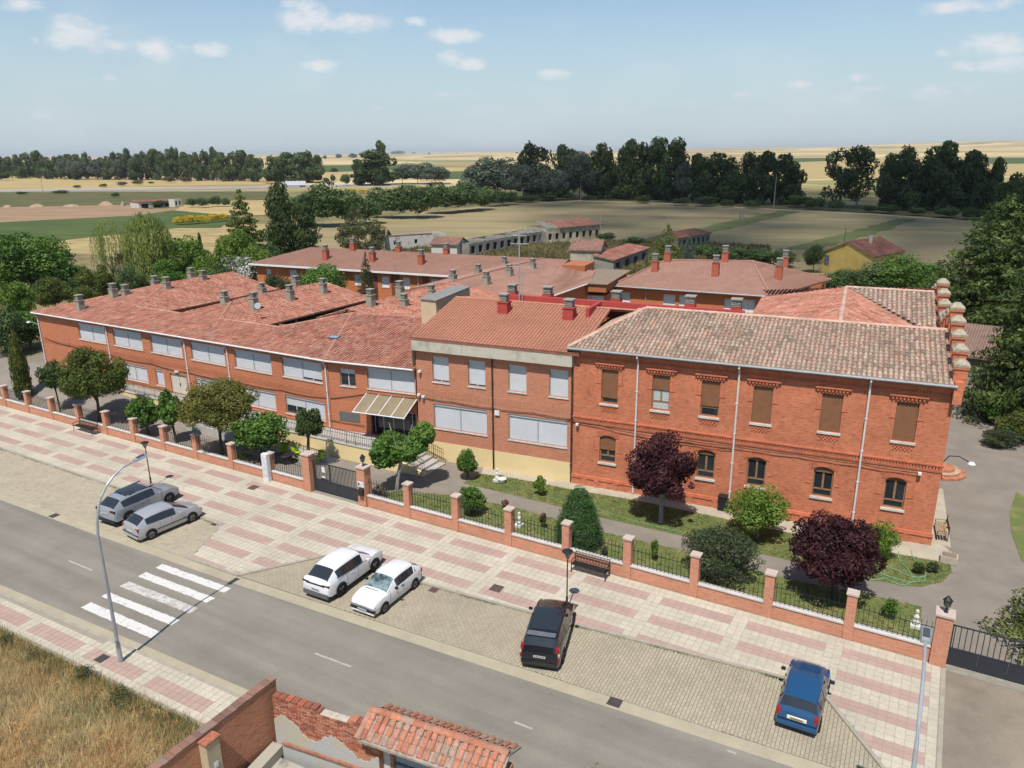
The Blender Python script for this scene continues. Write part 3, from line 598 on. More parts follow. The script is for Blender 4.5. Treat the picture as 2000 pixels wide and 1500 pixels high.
TILE_D = ramp_mat('pink_brown_tile', [(.28, .155, .115), (.31, .172, .128), (.295, .162, .12), (.33, .185, .14)], nscale=.2, namt=.16, fine=.10, fscale=6)
BED_A = mat('roof_bed_old', (.20, .145, .11), var=.25, scale=2); BED_C = mat('roof_bed_red', (.26, .11, .073), var=.2, scale=2); BED_D = mat('roof_bed_pink', (.26, .14, .105), var=.15, scale=1)
RIDGE_M = ramp_mat('ridge_tile', [(.44, .28, .21), (.50, .31, .24), (.47, .34, .27)], nscale=.8, namt=.2, fine=.1)
ROOF_TRIS = []                              # world-space roof faces, to stand chimneys on them
def spans(poly, u):
    xs = []
    for (a, b), (c, d) in zip(poly, poly[1:] + poly[:1]):
        if (a > u) != (c > u): xs.append(b + (d - b) * (u - a) / (c - a))
    xs.sort(); return list(zip(xs[::2], xs[1::2]))
def roof_slope(parent, P, m_tile, m_bed, w=.25, l=.42, r=.085, e=None, single=0, thick=.16, name='roof_slope', jit=.02, arc=4, flat=.75, world=None, tname='roof_tile'):
    """one roof plane: a bed slab plus rows of arched cover tiles running down the slope. P in the parent's frame."""
    P = [Vector(p) for p in P]; n = Vector((0, 0, 0))
    for a, b in zip(P, P[1:] + P[:1]): n += a.cross(b)
    n.normalize(); n = n if n.z > 0 else -n
    s = Vector((0, 0, 1)) - n * n.z; s.normalize()                # straight up the slope
    ev = s.cross(n).normalized(); o = P[0]
    q = [((p - o).dot(ev), (p - o).dot(s)) for p in P]
    b = MB(); b.v = [tuple(p) for p in P] + [tuple(p - Vector((0, 0, thick))) for p in P]; k = len(P)
    area = sum(q[i][0] * q[(i + 1) % k][1] - q[(i + 1) % k][0] * q[i][1] for i in range(k))
    top = tuple(range(k)) if area > 0 else tuple(range(k - 1, -1, -1))
    b.f = [top, tuple(i + k for i in top[::-1])] + [(top[i], top[i] + k, top[(i + 1) % k] + k, top[(i + 1) % k]) for i in range(k)]; b.r = [.5] * len(b.f)
    slab_o = b.build(name, m_bed, parent)
    M = parent_matrix(parent)
    bm = bmesh.new(); bm.faces.new([bm.verts.new(M @ p) for p in P]); bmesh.ops.triangulate(bm, faces=bm.faces[:])
    for f in bm.faces: ROOF_TRIS.append([v.co.copy() for v in f.verts])
    bm.free()
    rr = random.Random(hash((round(P[0].x, 2), round(P[0].y, 2), k)) & 0xffff)
    tiles = []; u0 = min(a for a, _ in q); u1 = max(a for a, _ in q); nc = int((u1 - u0) / w)
    for c in range(nc):
        u = u0 + (c + .5) * (u1 - u0) / nc; off = rr.uniform(-.03, .03)
        for v0, v1 in spans(q, u):
            v = v0 - .03
            while v < v1 - .05:
                tiles.append((u + rr.uniform(-jit, jit) * .5, v, min(v + l * 1.12, v1 + .02), rr.random(), rr.uniform(-jit, jit))); v += l + off * .3
    def tile_geo(L, rad):
        vs = []
        for t, (vv, rad2, up) in enumerate(((0, rad, .012 + .022), (L, rad * .86, .012))):
            for j in range(arc + 1):
                a = math.pi * j / arc; vs.append((math.cos(a) * rad2, vv, math.sin(a) * rad2 * flat + up))
        fs = [(j, j + 1, arc + 2 + j, arc + 1 + j) for j in range(arc)]
        # thickness shown at the lower end
        n0 = len(vs); 
        for j in range(arc + 1):
            a = math.pi * j / arc; vs.append((math.cos(a) * rad * .78, .004, math.sin(a) * rad * flat * .72 + .012))
        fs += [(n0 + j, n0 + j + 1, j + 1, j) for j in range(arc)]
        return vs, fs
    if single:
        W = M
        tiles.sort(key=lambda t: ((W @ (o + ev * t[0] + s * t[1])) - Vector(CAM)).length)
        variants = {}
        for u, v, ve, rd, jt in tiles[:single]:
            key = int(rd * 9)
            if key not in variants:
                g = MB(); g.add(*tile_geo(l * 1.12, r), rnd=(key + .5) / 9); variants[key] = g.mesh(tname); variants[key].materials.append(m_tile)
            t = bpy.data.objects.new(tname, variants[key]); COL.objects.link(t); t.parent = slab_o
            p = o + ev * u + s * v; rot = Matrix((ev, s, n)).transposed().to_4x4(); t.matrix_local = Matrix.Translation(p) @ rot @ Matrix.Rotation(jt, 4, 'Z')
        tiles = tiles[single:]
    g = MB(); gv, gf, gr = g.v, g.f, g.r
    for u, v, ve, rd, jt in tiles:
        vs, fs = tile_geo(ve - v, r); k0 = len(gv); cj, sj = math.cos(jt), math.sin(jt)
        for a, bb, cc in vs:
            x, y = a * cj - bb * sj, a * sj + bb * cj; p = o + ev * (u + x) + s * (v + y) + n * cc; gv.append((p.x, p.y, p.z))
        for f in fs: gf.append(tuple(k0 + j for j in f)); gr.append(rd)
    if gf: g.build(tname, m_tile, slab_o, kind='stuff')
    return slab_o
def parent_matrix(o):
    M = Matrix.Identity(4)
    while o is not None:
        M = Matrix.Translation(o.location) @ o.rotation_euler.to_matrix().to_4x4() @ M; o = o.parent
    return M
def ridge(parent, a, b, r=.13, l=.45, m=None, name='ridge_tile', lift=.02):
    a, b = Vector(a), Vector(b); d = b - a; L = d.length; d.normalize(); n = max(1, int(L / l)); side = d.cross(Vector((0, 0, 1))).normalized(); up = side.cross(d)
    g = MB()
    for k in range(n):
        p0 = a + d * (L * k / n); p1 = a + d * (L * (k + 1.1) / n); vs = []; rd = random.random()
        for p, rad in ((p0, r * 1.08), (p1, r * .9)):
            for j in range(6):
                t = math.pi * j / 5; vs.append(p + side * math.cos(t) * rad + up * (math.sin(t) * rad * .8 + lift))
        g.add(vs, [(j, j + 1, 7 + j, 6 + j) for j in range(5)] + [(5, 4, 3, 2, 1, 0), (6, 7, 8, 9, 10, 11)], rd)
    return g.build(name, m or RIDGE_M, parent)
def wall_holes(L, H, holes, depth, z0=0.0, x0=0.0, arch=None):
    """front skin of a wall along local x at y=0, with openings (x0,x1,z0,z1,rise) and their reveals"""
    g = MB(); xs = sorted({x0, L} | {h[0] for h in holes} | {h[1] for h in holes}); zs = sorted({z0, H} | {h[2] for h in holes} | {h[3] for h in holes})
    for xa, xb in zip(xs, xs[1:]):
        for za, zb in zip(zs, zs[1:]):
            cx, cz = (xa + xb) / 2, (za + zb) / 2
            if any(h[0] < cx < h[1] and h[2] < cz < h[3] for h in holes): continue
            g.face([(xa, 0, za), (xb, 0, za), (xb, 0, zb), (xa, 0, zb)])
    for h in holes:
        a, b, c, d = h[:4]; rise = h[4] if len(h) > 4 else 0
        g.face([(a, 0, c), (a, 0, d), (a, depth, d), (a, depth, c)]); g.face([(b, 0, c), (b, depth, c), (b, depth, d), (b, 0, d)]); g.face([(a, 0, c), (a, depth, c), (b, depth, c), (b, 0, c)])
        if not rise: g.face([(a, 0, d), (b, 0, d), (b, depth, d), (a, depth, d)])
        else:
            n = 8; f = lambda t: d - rise * (2 * t - 1) ** 2
            for i in range(n):
                t0, t1 = i / n, (i + 1) / n; xa, xb = a + (b - a) * t0, a + (b - a) * t1
                g.face([(xa, 0, f(t0)), (xb, 0, f(t1)), (xb, 0, d), (xa, 0, d)]); g.face([(xa, 0, f(t0)), (xb, 0, f(t1)), (xb, depth, f(t1)), (xa, depth, f(t0))])
    return g
def shell(g, L, D, H, x0=0.0, z0=0.0, y0=0.0):
    """the other three sides"""
    g.face([(L, y0, z0), (L, D, z0), (L, D, H), (L, y0, H)]); g.face([(L, D, z0), (x0, D, z0), (x0, D, H), (L, D, H)]); g.face([(x0, D, z0), (x0, y0, z0), (x0, y0, H), (x0, D, H)])
    return g
def slats(g, x0, x1, z0, z1, y, pitch=.055, t=.012):
    n = max(2, int((z1 - z0) / pitch)); h = (z1 - z0) / n
    for k in range(n):
        za, zb = z0 + k * h, z0 + (k + 1) * h; g.face([(x0, y - t, za + .006), (x1, y - t, za + .006), (x1, y, zb), (x0, y, zb)]); g.face([(x0, y, za), (x1, y, za), (x1, y - t, za + .006), (x0, y - t, za + .006)])
def old_window(parent, x0, x1, z0, z1, cover, rise=0, curtain=False):
    """brown timber window: frame with two casements, roller shutter drawn down by 'cover', white sill"""
    fy = .16; g = MB(); t = .07
    g.box(x0, x0 + t, fy, fy + .07, z0, z1); g.box(x1 - t, x1, fy, fy + .07, z0, z1); g.box(x0 + t, x1 - t, fy, fy + .07, z0, z0 + t); g.box(x0 + t, x1 - t, fy, fy + .07, z1 - t - rise, z1 - .002)
    xm = (x0 + x1) / 2; zt = z0 + (z1 - z0) * .24
    g.box(xm - .055, xm + .055, fy + .004, fy + .066, zt, z1 - t - rise); g.box(x0 + t, x1 - t, fy + .004, fy + .066, zt - .05, zt + .05)
    w = g.build('window', WOOD, parent)
    for xa, xb, za, zb in ((x0 + t, xm - .055, zt + .05, z1 - t), (xm + .055, x1 - t, zt + .05, z1 - t), (x0 + t, x1 - t, z0 + t, zt - .05)):
        MB().box(xa, xb, fy + .03, fy + .045, za, zb).build('pane', CURTAIN if curtain else GLASS, w)
    if cover > .02:
        s = MB(); zc = z1 - (z1 - z0) * cover; slats(s, x0 + .01, x1 - .01, zc, z1 - .001 - rise * .2, .12); s.box(x0 + .01, x1 - .01, .105, .14, zc - .04, zc); s.build('shutter', SHUT_B, w)
    MB().box(x0 - .08, x1 + .08, -.09, .15, z0 - .13, z0 - .003).build('sill', STONE, w)
    return w
def white_window(parent, x0, x1, z0, z1, panels=1, gaps=(), m=None, sill=True, boxh=.16):
    """aluminium window closed by light roller shutters; gaps: (panel, share left open at the bottom)"""
    fy = .10; g = MB(); t = .045; xs = [x0 + (x1 - x0) * i / panels for i in range(panels + 1)]
    g.box(x0, x0 + t, fy, fy + .08, z0, z1); g.box(x1 - t, x1, fy, fy + .08, z0, z1); g.box(x0 + t, x1 - t, fy, fy + .08, z0, z0 + t)
    for x in xs[1:-1]: g.box(x - .03, x + .03, fy, fy + .08, z0 + t, z1 - boxh)
    w = g.build('window', GREY_METAL if m is None else m, parent)
    MB().box(x0 + t, x1 - t, fy - .045, fy + .08, z1 - boxh, z1 - .002).build('shutter_box', SHUT_W2, w)
    gd = dict(gaps)
    for i in range(panels):
        a = xs[i] + (t if i == 0 else .03); b = xs[i + 1] - (t if i == panels - 1 else .03); op = gd.get(i, 0)
        s = MB(); zc = z0 + t + (z1 - z0) * op; slats(s, a, b, zc, z1 - boxh, fy + .045, .06, .010); s.build('shutter', m or SHUT_W, w)
        if op: MB().box(a, b, fy + .05, fy + .06, z0 + t, zc).build('pane', GLASS, w); MB().box((a + b) / 2 - .03, (a + b) / 2 + .03, fy + .03, fy + .05, z0 + t, zc).build('casement', SHUT_WHITE, w)
    if sill: MB().box(x0 - .05, x1 + .05, -.06, fy, z0 - .09, z0 - .003).build('sill', STONE, w)
    return w
def downpipe(parent, x, y, z0, z1, m=WHITE_METAL, r=.055, kick=.22):
    g = MB(); g.tube([(x, y - kick, z1), (x, y - kick, z1 - .12), (x, y - .07, z1 - .42), (x, y - .07, z0)], r, 8); o = g.build('downpipe', m, parent)
    for z in np.arange(z0 + 1.2, z1 - .6, 1.9): MB().box(x - r - .02, x + r + .02, y - .14, y - .002, z, z + .035).build('bracket', m, o)
    return o
def gutter(parent, a, b, r=.075, m=WHITE_METAL):
    g = MB(); a, b = Vector(a), Vector(b); g.tube([a, b], r, 8); return g.build('gutter', m, parent)
def chimney_mesh(h, w, m, slabs=4, cap=.5):
    return
def chimney(parent, px, py, h=1.0, w=.55, m=GREY_CHIM, cap=.45, ncap=4, z=None):
    """stack on the roof point seen at pixel (px, py), with a louvred vent cap"""
    d = ray(px, py); hit = ROOF_BVH.ray_cast(Vector(CAM), Vector(d))
    if hit[0] is None and z is None: return None
    M = parent_matrix(parent).inverted(); p = M @ (hit[0] if z is None else Vector(S(px, py, z)))   # z: foot behind a ridge, on the far slope
    b = MB().box(-w / 2, w / 2, -w / 2, w / 2, -.35, h); b.box(-w / 2 - .05, w / 2 + .05, -w / 2 - .05, w / 2 + .05, h + .001, h + .06)
    c = b.build('chimney', m, parent); c.location = p; g = MB(); q = w * .40
    g.box(-q * .7, q * .7, -q * .7, q * .7, h + .06, h + .06 + cap)
    for k in range(ncap): z = h + .06 + cap * (k + .35) / ncap; g.box(-q, q, -q, q, z, z + cap / ncap * .5)
    g.box(-q - .06, q + .06, -q - .06, q + .06, h + .062 + cap, h + .06 + cap + .07); g.build('vent_cap', VENT, c); return c
class Face:
    """a facade line: maps photograph pixels lying on it to (x along, z)"""
    def __init__(s, O, deg): s.O = O; s.a = math.radians(deg); s.u = (math.cos(s.a), math.sin(s.a))
    def __call__(s, x, y, off=0.0):
        O = (s.O[0] - math.sin(s.a) * off, s.O[1] + math.cos(s.a) * off); p = on_plane(x, y, O, s.a); return (p[0] - O[0]) * s.u[0] + (p[1] - O[1]) * s.u[1], p[2]

# ------------------------------------------------------------------ the old brick house (right)
A = thing('brick_house', 'tall old red brick house with brown shutters and weathered barrel-tile roof', 'building', (-20.1, 42.8, 0), math.radians(5.5))
AL, AH = 21.35, 9.30
UW = [(2.42, .82), (5.70, .40), (8.71, .70), (11.72, 1.0), (15.46, 1.0), (19.25, 1.0)]
LWN = [(2.40, .52), (5.70, .30), (8.72, .16), (11.72, .10), (15.46, .17), (19.23, .08)]
holes = [(x - .55, x + .55, 5.90, 8.17) for x, _ in UW] + [(x - .54, x + .54, 1.84, 3.72, .17) for x, _ in LWN]
shell(wall_holes(AL, AH, holes, .3), AL, 11.8, AH).build('wall', BRICK_OLD, A)
for k, (x, c) in enumerate(UW): old_window(A, x - .55, x + .55, 5.90, 8.17, c, curtain=(k == 1))
for k, (x, c) in enumerate(LWN): old_window(A, x - .54, x + .54, 1.84, 3.72, c, rise=.17)
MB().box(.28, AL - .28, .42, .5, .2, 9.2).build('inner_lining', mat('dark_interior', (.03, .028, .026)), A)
g = MB(); 
for k, (z0, z1, d) in enumerate(((8.72, 8.80, .05), (8.98, 9.06, .10), (9.06, 9.14, .15), (9.14, 9.30, .20))): g.box(-.04, AL + d, -d, -.001, z0, z1)
g.build('cornice', BRICK_TRIM, A)
g = MB(); n = int(AL / .16)
for k in range(n): g.box(.02 + k * AL / n, .02 + k * AL / n + .085, -.075, -.0015, 8.82, 8.975, random.random())
g.build('dentil_course', BRICK_TRIM, A)
g = MB(); g.box(-.04, AL + .05, -.10, -.001, 4.74, 4.83); g.box(-.04, AL + .05, -.05, -.001, 4.38, 4.45); g.build('string_course', BRICK_TRIM, A)
g = MB()
for k in range(n): g.box(.02 + k * AL / n, .02 + k * AL / n + .10, -.07, -.0015, 4.455, 4.735, random.random())
g.build('dentil_course', BRICK_TRIM, A)
g = MB(); g.box(-.05, AL + .06, -.13, -.001, .0, .52); g.build('plinth', BRICK_OLD, A)
g = MB(); g.box(-.05, AL + .09, -.18, -.002, .525, .61); g.box(-.05, AL + .06, -.12, -.002, .615, .70); g.build('plinth_moulding', BRICK_TRIM, A)
for x in (.9, 1.75, 3.05, 4.9, 6.6, 7.9, 9.5, 10.9, 12.5, 14.6, 16.3, 18.4, 20.1): MB().box(x - .16, x + .16, -.19, -.131, 0, .522).build('plinth_block', BRICK_OLD, A)
for x, _ in UW:
    g = MB(); g.box(x - .95, x + .95, -.16, -.002, 8.50, 8.58); g.box(x - .88, x + .88, -.09, -.0025, 8.43, 8.498)
    for k in range(9): g.box(x - .84 + k * .19, x - .74 + k * .19, -.12, -.003, 8.32, 8.428)
    hd = g.build('window_hood', BRICK_TRIM, A)
    g = MB()
    for k in range(16): a = x - .72 + k * .092; g.box(a, a + .07, -.018 - .012 * (k % 2), -.001, 8.178, 8.40, random.random())
    g.build('flat_arch', BRICK_TRIM, hd)
    for sd in (-1, 1):
        MB().box(x + sd * .80 - .03, x + sd * .80 + .03, -.022, -.001, 7.35, 8.40).build('brick_strip', BRICK_TRIM, hd); MB().box(x + sd * .71 - .17, x + sd * .71 + .17, -.03, -.0015, 7.20, 7.27).build('brick_strip', BRICK_TRIM, hd)
    g = MB()
    for r_ in range(3):
        for k in range(5): a = x - .45 + k * .2 + (.1 if r_ % 2 else 0) - .03; g.box(a, a + .09, -.05, -.001, 5.38 + r_ * .11, 5.45 + r_ * .11)
    g.box(x - .58, x - .53, -.03, -.0015, 5.05, 5.75); g.box(x + .53, x + .58, -.03, -.0015, 5.05, 5.75); g.build('brick_apron', BRICK_TRIM, A)
for x, _ in LWN:
    g = MB(); n = 13
    for k in range(n):
        t = (k + .5) / n; xa = x - .74 + 1.48 * t; zc = 3.75 - .19 * (2 * t - 1) ** 2; tl = (2 * t - 1) * .28; wd = .046
        v = [(xa - wd, -.03 - .012 * (k % 2), zc), (xa + wd, -.03 - .012 * (k % 2), zc), (xa + wd + tl * .4, -.03 - .012 * (k % 2), zc + .36), (xa - wd + tl * .4, -.03 - .012 * (k % 2), zc + .36)]
        v += [(a, -.001, c) for a, _, c in v]; g.add(v, [(0, 1, 2, 3), (4, 5, 1, 0), (5, 6, 2, 1), (6, 7, 3, 2), (7, 4, 0, 3)], random.random())
    o = g.build('brick_arch', BRICK_TRIM, A)
    for sd in (-1, 1): MB().box(x + sd * .92 - .03, x + sd * .92 + .03, -.022, -.0012, 2.75, 3.72).build('brick_strip', BRICK_TRIM, o); MB().box(x + sd * .80 - .15, x + sd * .80 + .15, -.03, -.0018, 2.62, 2.69).build('brick_strip', BRICK_TRIM, o)
ZA_E, ZA_R, YA_R = 9.44, 11.10, 5.8
roof_slope(A, [(-.35, -.42, ZA_E), (AL - .12, -.42, ZA_E), (AL - .12, YA_R, ZA_R), (3.1, YA_R, ZA_R)], TILE_A, BED_A, w=.262, l=.40, r=.105, single=300, jit=.03)
roof_slope(A, [(-.35, -.42, ZA_E), (3.1, YA_R, ZA_R), (-.35, 12.2, ZA_E)], TILE_A, BED_A, w=.262, l=.40, r=.105, jit=.03)
roof_slope(A, [(3.1, YA_R, ZA_R), (AL - .12, YA_R, ZA_R), (AL - .12, 12.2, ZA_E), (-.35, 12.2, ZA_E)], TILE_A, BED_A, w=.262, l=.42, r=.105, jit=.03)
ridge(A, (3.1, YA_R, ZA_R), (AL - .12, YA_R, ZA_R), .15); ridge(A, (-.3, -.38, ZA_E + .03), (3.1, YA_R, ZA_R), .13)
# roofs behind: a connecting wing and a rear range
ZB2 = 11.65
shell(MB(), AL, 22, 9.6, 9.4, 0, 11.0).build('rear_wall', BRICK_OLD, A)
kx = .30; zl = lambda x, y: 11.06 + .058 * (y - 5.8) - kx * abs(x - 15.3)
roof_slope(A, [(15.3, 5.8, zl(15.3, 5.8)), (15.3, 16, zl(15.3, 16)), (9.2, 19, zl(9.2, 19)), (9.2, 6.6, zl(9.2, 6.6))], TILE_C, BED_A, w=.26, l=.42, r=.095, jit=.04)
roof_slope(A, [(15.3, 16, zl(15.3, 16)), (15.3, 5.8, zl(15.3, 5.8)), (21.15, 6.6, zl(21.15, 6.6)), (21.15, 10.0, zl(21.15, 10))], TILE_C, BED_A, w=.26, l=.42, r=.095, jit=.04)
roof_slope(A, [(15.3, 16, ZB2 + .02), (21.1, 10.0, 9.82), (21.1, 16, ZB2 + .02)], TILE_A, BED_A, w=.30, l=.42, r=.12, jit=.03)
roof_slope(A, [(15.3, 16, ZB2), (21.1, 16, ZB2), (21.1, 22.2, 9.7), (9.2, 22.2, 9.7), (9.2, 19, 9.75)], TILE_C, BED_A, w=.26, l=.42, r=.095, jit=.04)
ridge(A, (15.3, 5.9, 11.07), (15.3, 16, ZB2), .15); ridge(A, (15.3, 16, ZB2 + .02), (21.1, 16, ZB2 + .02), .14)
# stepped gable with capped brick piers
def gable(yb, z0, n, dy, dz, zc):
    g = MB(); x0, x1 = AL - .12, AL + .30
    for k in range(2 * n - 1):
        j = k if k < n else 2 * n - 2 - k; y = yb + k * dy; g.box(x0, x1, y - dy / 2 + .001, y + dy / 2 - .001, z0 - 1.2, z0 + j * dz)
    g.build('gable_parapet', BRICK_OLD, A)
    for k in range(2 * n - 1):
        j = k if k < n else 2 * n - 2 - k; y = yb + k * dy; z = z0 + j * dz; w = .32; xc = AL + .10
        p = MB().box(xc - w, xc + w, y - w, y + w, z - .5, z + zc); p.box(xc - w - .06, xc + w + .06, y - w - .06, y + w + .06, z + zc - .12, z + zc); o = p.build('gable_pier', BRICK_OLD, A)
        c = MB(); q = w + .07; zz0, zz1 = z + zc + .002, z + zc + .13
        c.box(xc - q, xc + q, y - q, y + q, zz0, zz1); v = [(xc - q, y - q, zz1), (xc + q, y - q, zz1), (xc + q, y + q, zz1), (xc - q, y + q, zz1), (xc - q * .35, y - q * .35, zz1 + .24), (xc + q * .35, y - q * .35, zz1 + .24), (xc + q * .35, y + q * .35, zz1 + .24), (xc - q * .35, y + q * .35, zz1 + .24)]
        c.add(v, [(0, 1, 5, 4), (1, 2, 6, 5), (2, 3, 7, 6), (3, 0, 4, 7), (4, 5, 6, 7)]); c.build('pier_cap', mat('lichen_stone', (.35, .30, .225), col2=(.22, .19, .13), scale=5, thr=(.45, .7)), o)
gable(.25, 9.65, 5, 1.42, .50, .75)
gable(11.2, 10.25, 4, 1.55, .46, .70)
MB().box(AL - .14, AL + .34, -.22, .001, 8.6, 9.5).build('corner_corbel', BRICK_OLD, A)
for k, (y0_, y1_, z0_, z1_) in enumerate(((8.7, 9.0, 10.2, 11.3), (9.0, 9.35, 10.0, 10.9), (9.35, 9.8, 9.9, 10.5))): MB().box(AL - .1, AL + .28, y0_ + .002, y1_, z0_, z1_).build('stone_scroll', STONE, A)
gutter(A, (-.3, -.48, ZA_E - .02), (AL + .02, -.48, ZA_E - .02), .08, GREY_METAL)
for x in (4.25, 10.31, 17.28): downpipe(A, x, -.13, .1, 9.36, kick=.36)
CABLE = mat('cable', (.03, .026, .024))
def cable(parent, P, sag=.12, r=.022, name='cable'):
    g = MB(); path = []
    for a, b in zip(P, P[1:]):
        for k in range(6): t = k / 6; path.append((a[0] + (b[0] - a[0]) * t, a[1] + (b[1] - a[1]) * t, a[2] + (b[2] - a[2]) * t - sag * 4 * t * (1 - t)))
    path.append(P[-1]); return g.tube(path, r, 5).build(name, CABLE, parent)
cable(A, [(-.4, -.12, 4.55), (1.9, -.14, 4.42), (4.2, -.14, 4.2), (7.5, -.14, 4.25), (10.3, -.14, 4.28), (14, -.14, 4.3), (17.2, -.14, 4.28), (20.4, -.14, 4.25)], .05)
cable(A, [(4.2, -.16, 4.1), (7.5, -.16, 4.15), (10.3, -.16, 4.2)], .12, .016)
for x, z in ((.35, 4.2), (20.3, 4.15)): b = MB().box(x - .09, x + .09, -.26, -.06, z, z + .14); b.box(x - .04, x + .04, -.3, -.262, z + .02, z + .12); b.build('floodlight', SHUT_WHITE, A)
o = MB().tube([(AL + .02, .3, 4.9), (AL + .25, .2, 5.35), (AL + .7, .05, 5.45), (AL + 1.15, -.05, 5.25)], .03, 6).build('wall_lamp_arm', BLACK_METAL, A)
MB().lathe([(.02, .14), (.14, .08), (.2, 0), (.17, -.03), (.02, -.04)], (AL + 1.3, -.1, 5.16), 10).build('lamp_shade', SHUT_WHITE, o)

# ------------------------------------------------------------------ middle block
Bd = thing('school_block', 'middle school block with concrete fascia and yellow plinth', 'building', (-31.84, 41.57, 0), math.radians(6.0))
BL = 11.78; BH = 8.9
hb = [(x, x + 1.31, 5.93, 7.78) for x in (1.32, 4.13, 7.17, 10.12)] + [(1.30, 5.50, 2.47, 4.30), (7.15, 11.40, 2.45, 4.30)]
shell(wall_holes(BL, BH, hb, .2, z0=1.42), BL, 7.5, BH, z0=1.42).build('wall', BRICK_MID, Bd)
MB().box(0, BL, -.03, 7.5, 0, 1.415).build('plinth', YELLOW, Bd)
for k, h in enumerate(hb): white_window(Bd, *h, panels=1 if k < 4 else 2, gaps=((0, .05),) if k in (0, 1) else ())
MB().box(-.05, BL + .02, -.42, .6, 8.18, 9.10).build('concrete_fascia', FASCIA, Bd)
for x in (3.9, 8.0): MB().box(x - .008, x + .008, -.424, -.40, 8.19, 9.09).build('fascia_joint', mat('joint_shadow', (.15, .14, .12)), Bd)
g = MB(); 
for k in range(int(BL / .13)): g.box(k * .13 + .02, k * .13 + .085, -.015 - .02 * (k % 2), -.001, 4.85, 5.3, random.random())
g.build('soldier_course', BRICK_MID, Bd)
roof_slope(Bd, [(-.12, -.45, 9.11), (BL + .5, -.45, 9.11), (BL + .5, 6.3, 10.75), (-.12, 6.3, 10.75)], TILE_B, BED_C, w=.24, l=.36, r=.075, jit=.006, flat=.45)
roof_slope(Bd, [(-.12, 6.3, 10.75), (BL + 9, 6.3, 10.75), (BL + 9, 10, 10.2), (-.12, 10, 10.2)], TILE_B, BED_C, w=.24, l=.36, r=.075, jit=.006, flat=.45)
MB().face([(-.1, -.3, 8.9), (-.1, 6.3, 10.7), (-.1, 10, 10.2), (-.1, 10, 6), (-.1, 0, 6)]) and None
g = MB(); g.add([(-.10, -.3, 6.5), (-.10, 10, 6.5), (-.10, 10, 10.05), (-.10, 6.3, 10.6), (-.10, -.3, 9.0)], [(0, 1, 2, 3, 4), (4, 3, 2, 1, 0)]); g.build('side_wall', mat('beige_render', (.42, .34, .22), var=.1), Bd)
ridge(Bd, (0, 6.3, 10.75), (BL + 8, 6.3, 10.75), .10, m=TILE_B)
MB().box(3.2, 21.2, 7.4, 7.8, 9.9, 11.02).build('red_parapet', RED_PAINT, Bd)
MB().box(11.0, 11.25, 4.6, 7.4, 9.9, 11.0).build('red_parapet', RED_PAINT, Bd)
downpipe(Bd, 6.0, -.03, 1.4, 8.2, BROWN_PIPE, kick=.05); downpipe(Bd, BL - .05, -.03, .1, 8.2, BROWN_PIPE, kick=.05)
MB().tube([(6.0, -.1, .05), (6.0, -.1, 1.45)], .06, 8).build('downpipe_foot', mat('dark_pipe', (.03, .025, .02)), Bd)
cable(Bd, [(0.2, -.06, 4.68), (3, -.07, 4.62), (6, -.07, 4.55), (9, -.07, 4.62), (11.9, -.07, 4.55)], .05)
MB().box(6.15, 6.5, -.12, -.001, 4.1, 4.42).build('junction_box', SHUT_WHITE, Bd)
for x, z in ((.35, 6.5), (.2, 4.75), (.55, 4.65)): MB().box(x - .1, x + .1, -.2, -.001, z, z + .16).box(x - .05, x + .05, -.3, -.201, z + .04, z + .12).build('wall_box', SHUT_WHITE, Bd)

# ------------------------------------------------------------------ long two-storey wing (left)
Cx, Cy = -77.2, 40.45
C = thing('school_wing', 'long two-storey school wing with wide grey shutters and red tiled roof', 'building', (Cx, Cy, 0))
CL = 37.95; ZE, ZRIDGE = 6.75, 8.35
hc = [(6.55 + 5.33 * k, 6.55 + 5.33 * k + 4.15, 4.80, 6.33) for k in range(6)]
hl = [(12.5, 16.1, 1.77, 3.26), (17.25, 18.4, 1.77, 3.26), (22.6, 26.75, 1.77, 3.26), (27.9, 32.1, 1.77, 3.26), (33.2, 37.35, 1.77, 3.26)]
door = (19.25, 21.4, 1.28, 3.14)
shell(wall_holes(CL, ZE - .08, hc + hl + [door], .22), CL, 7.6, ZE - .08).build('wall', BRICK_C, C)
for k, h in enumerate(hc): white_window(C, *h, panels=2, gaps=((1, .09),) if k == 5 else ())
for k, h in enumerate(hl): white_window(C, *h, panels=1 if h[1] - h[0] < 2 else 2, gaps=((0, .42),) if k == 4 else ())
CREAMDOOR = mat('cream_door', (.52, .48, .40), var=.05)
dr = MB().box(door[0], door[1], .12, .2, door[2], door[3]).build('door', CREAMDOOR, C)
xm = (door[0] + door[1]) / 2; MB().box(xm - .012, xm + .012, .112, .13, door[2], door[3]).build('door_joint', mat('joint_shadow', (.15, .14, .12)), dr); MB().box(xm + .05, xm + .1, .06, .12, 2.1, 2.35).build('handle', BLACK_METAL, dr)
MB().box(20.1, 20.6, -.12, -.001, 3.35, 3.5).build('door_lamp', SHUT_WHITE, C)
def soldier(parent, L, z0, z1, m, x0=0.0):
    g = MB()
    for k in range(int(L / .13)): g.box(x0 + k * .13 + .02, x0 + k * .13 + .085, -.012 - .02 * (k % 2), -.001, z0, z1, random.random())
    g.build('soldier_course', m, parent)
soldier(C, CL - .1, 3.75, 4.15, BRICK_C)
gutter(C, (-.35, -.38, ZE - .03), (CL + .05, -.38, ZE - .03)); 
for x in (.06, 11.05, 21.85, 27.1, 37.8): downpipe(C, x, 0, .8 if x < 30 else 1.2, ZE - .08, kick=.3)
MB().box(-.35, CL, -.35, .05, ZE - .17, ZE - .1).build('eaves_board', WHITE_METAL, C)
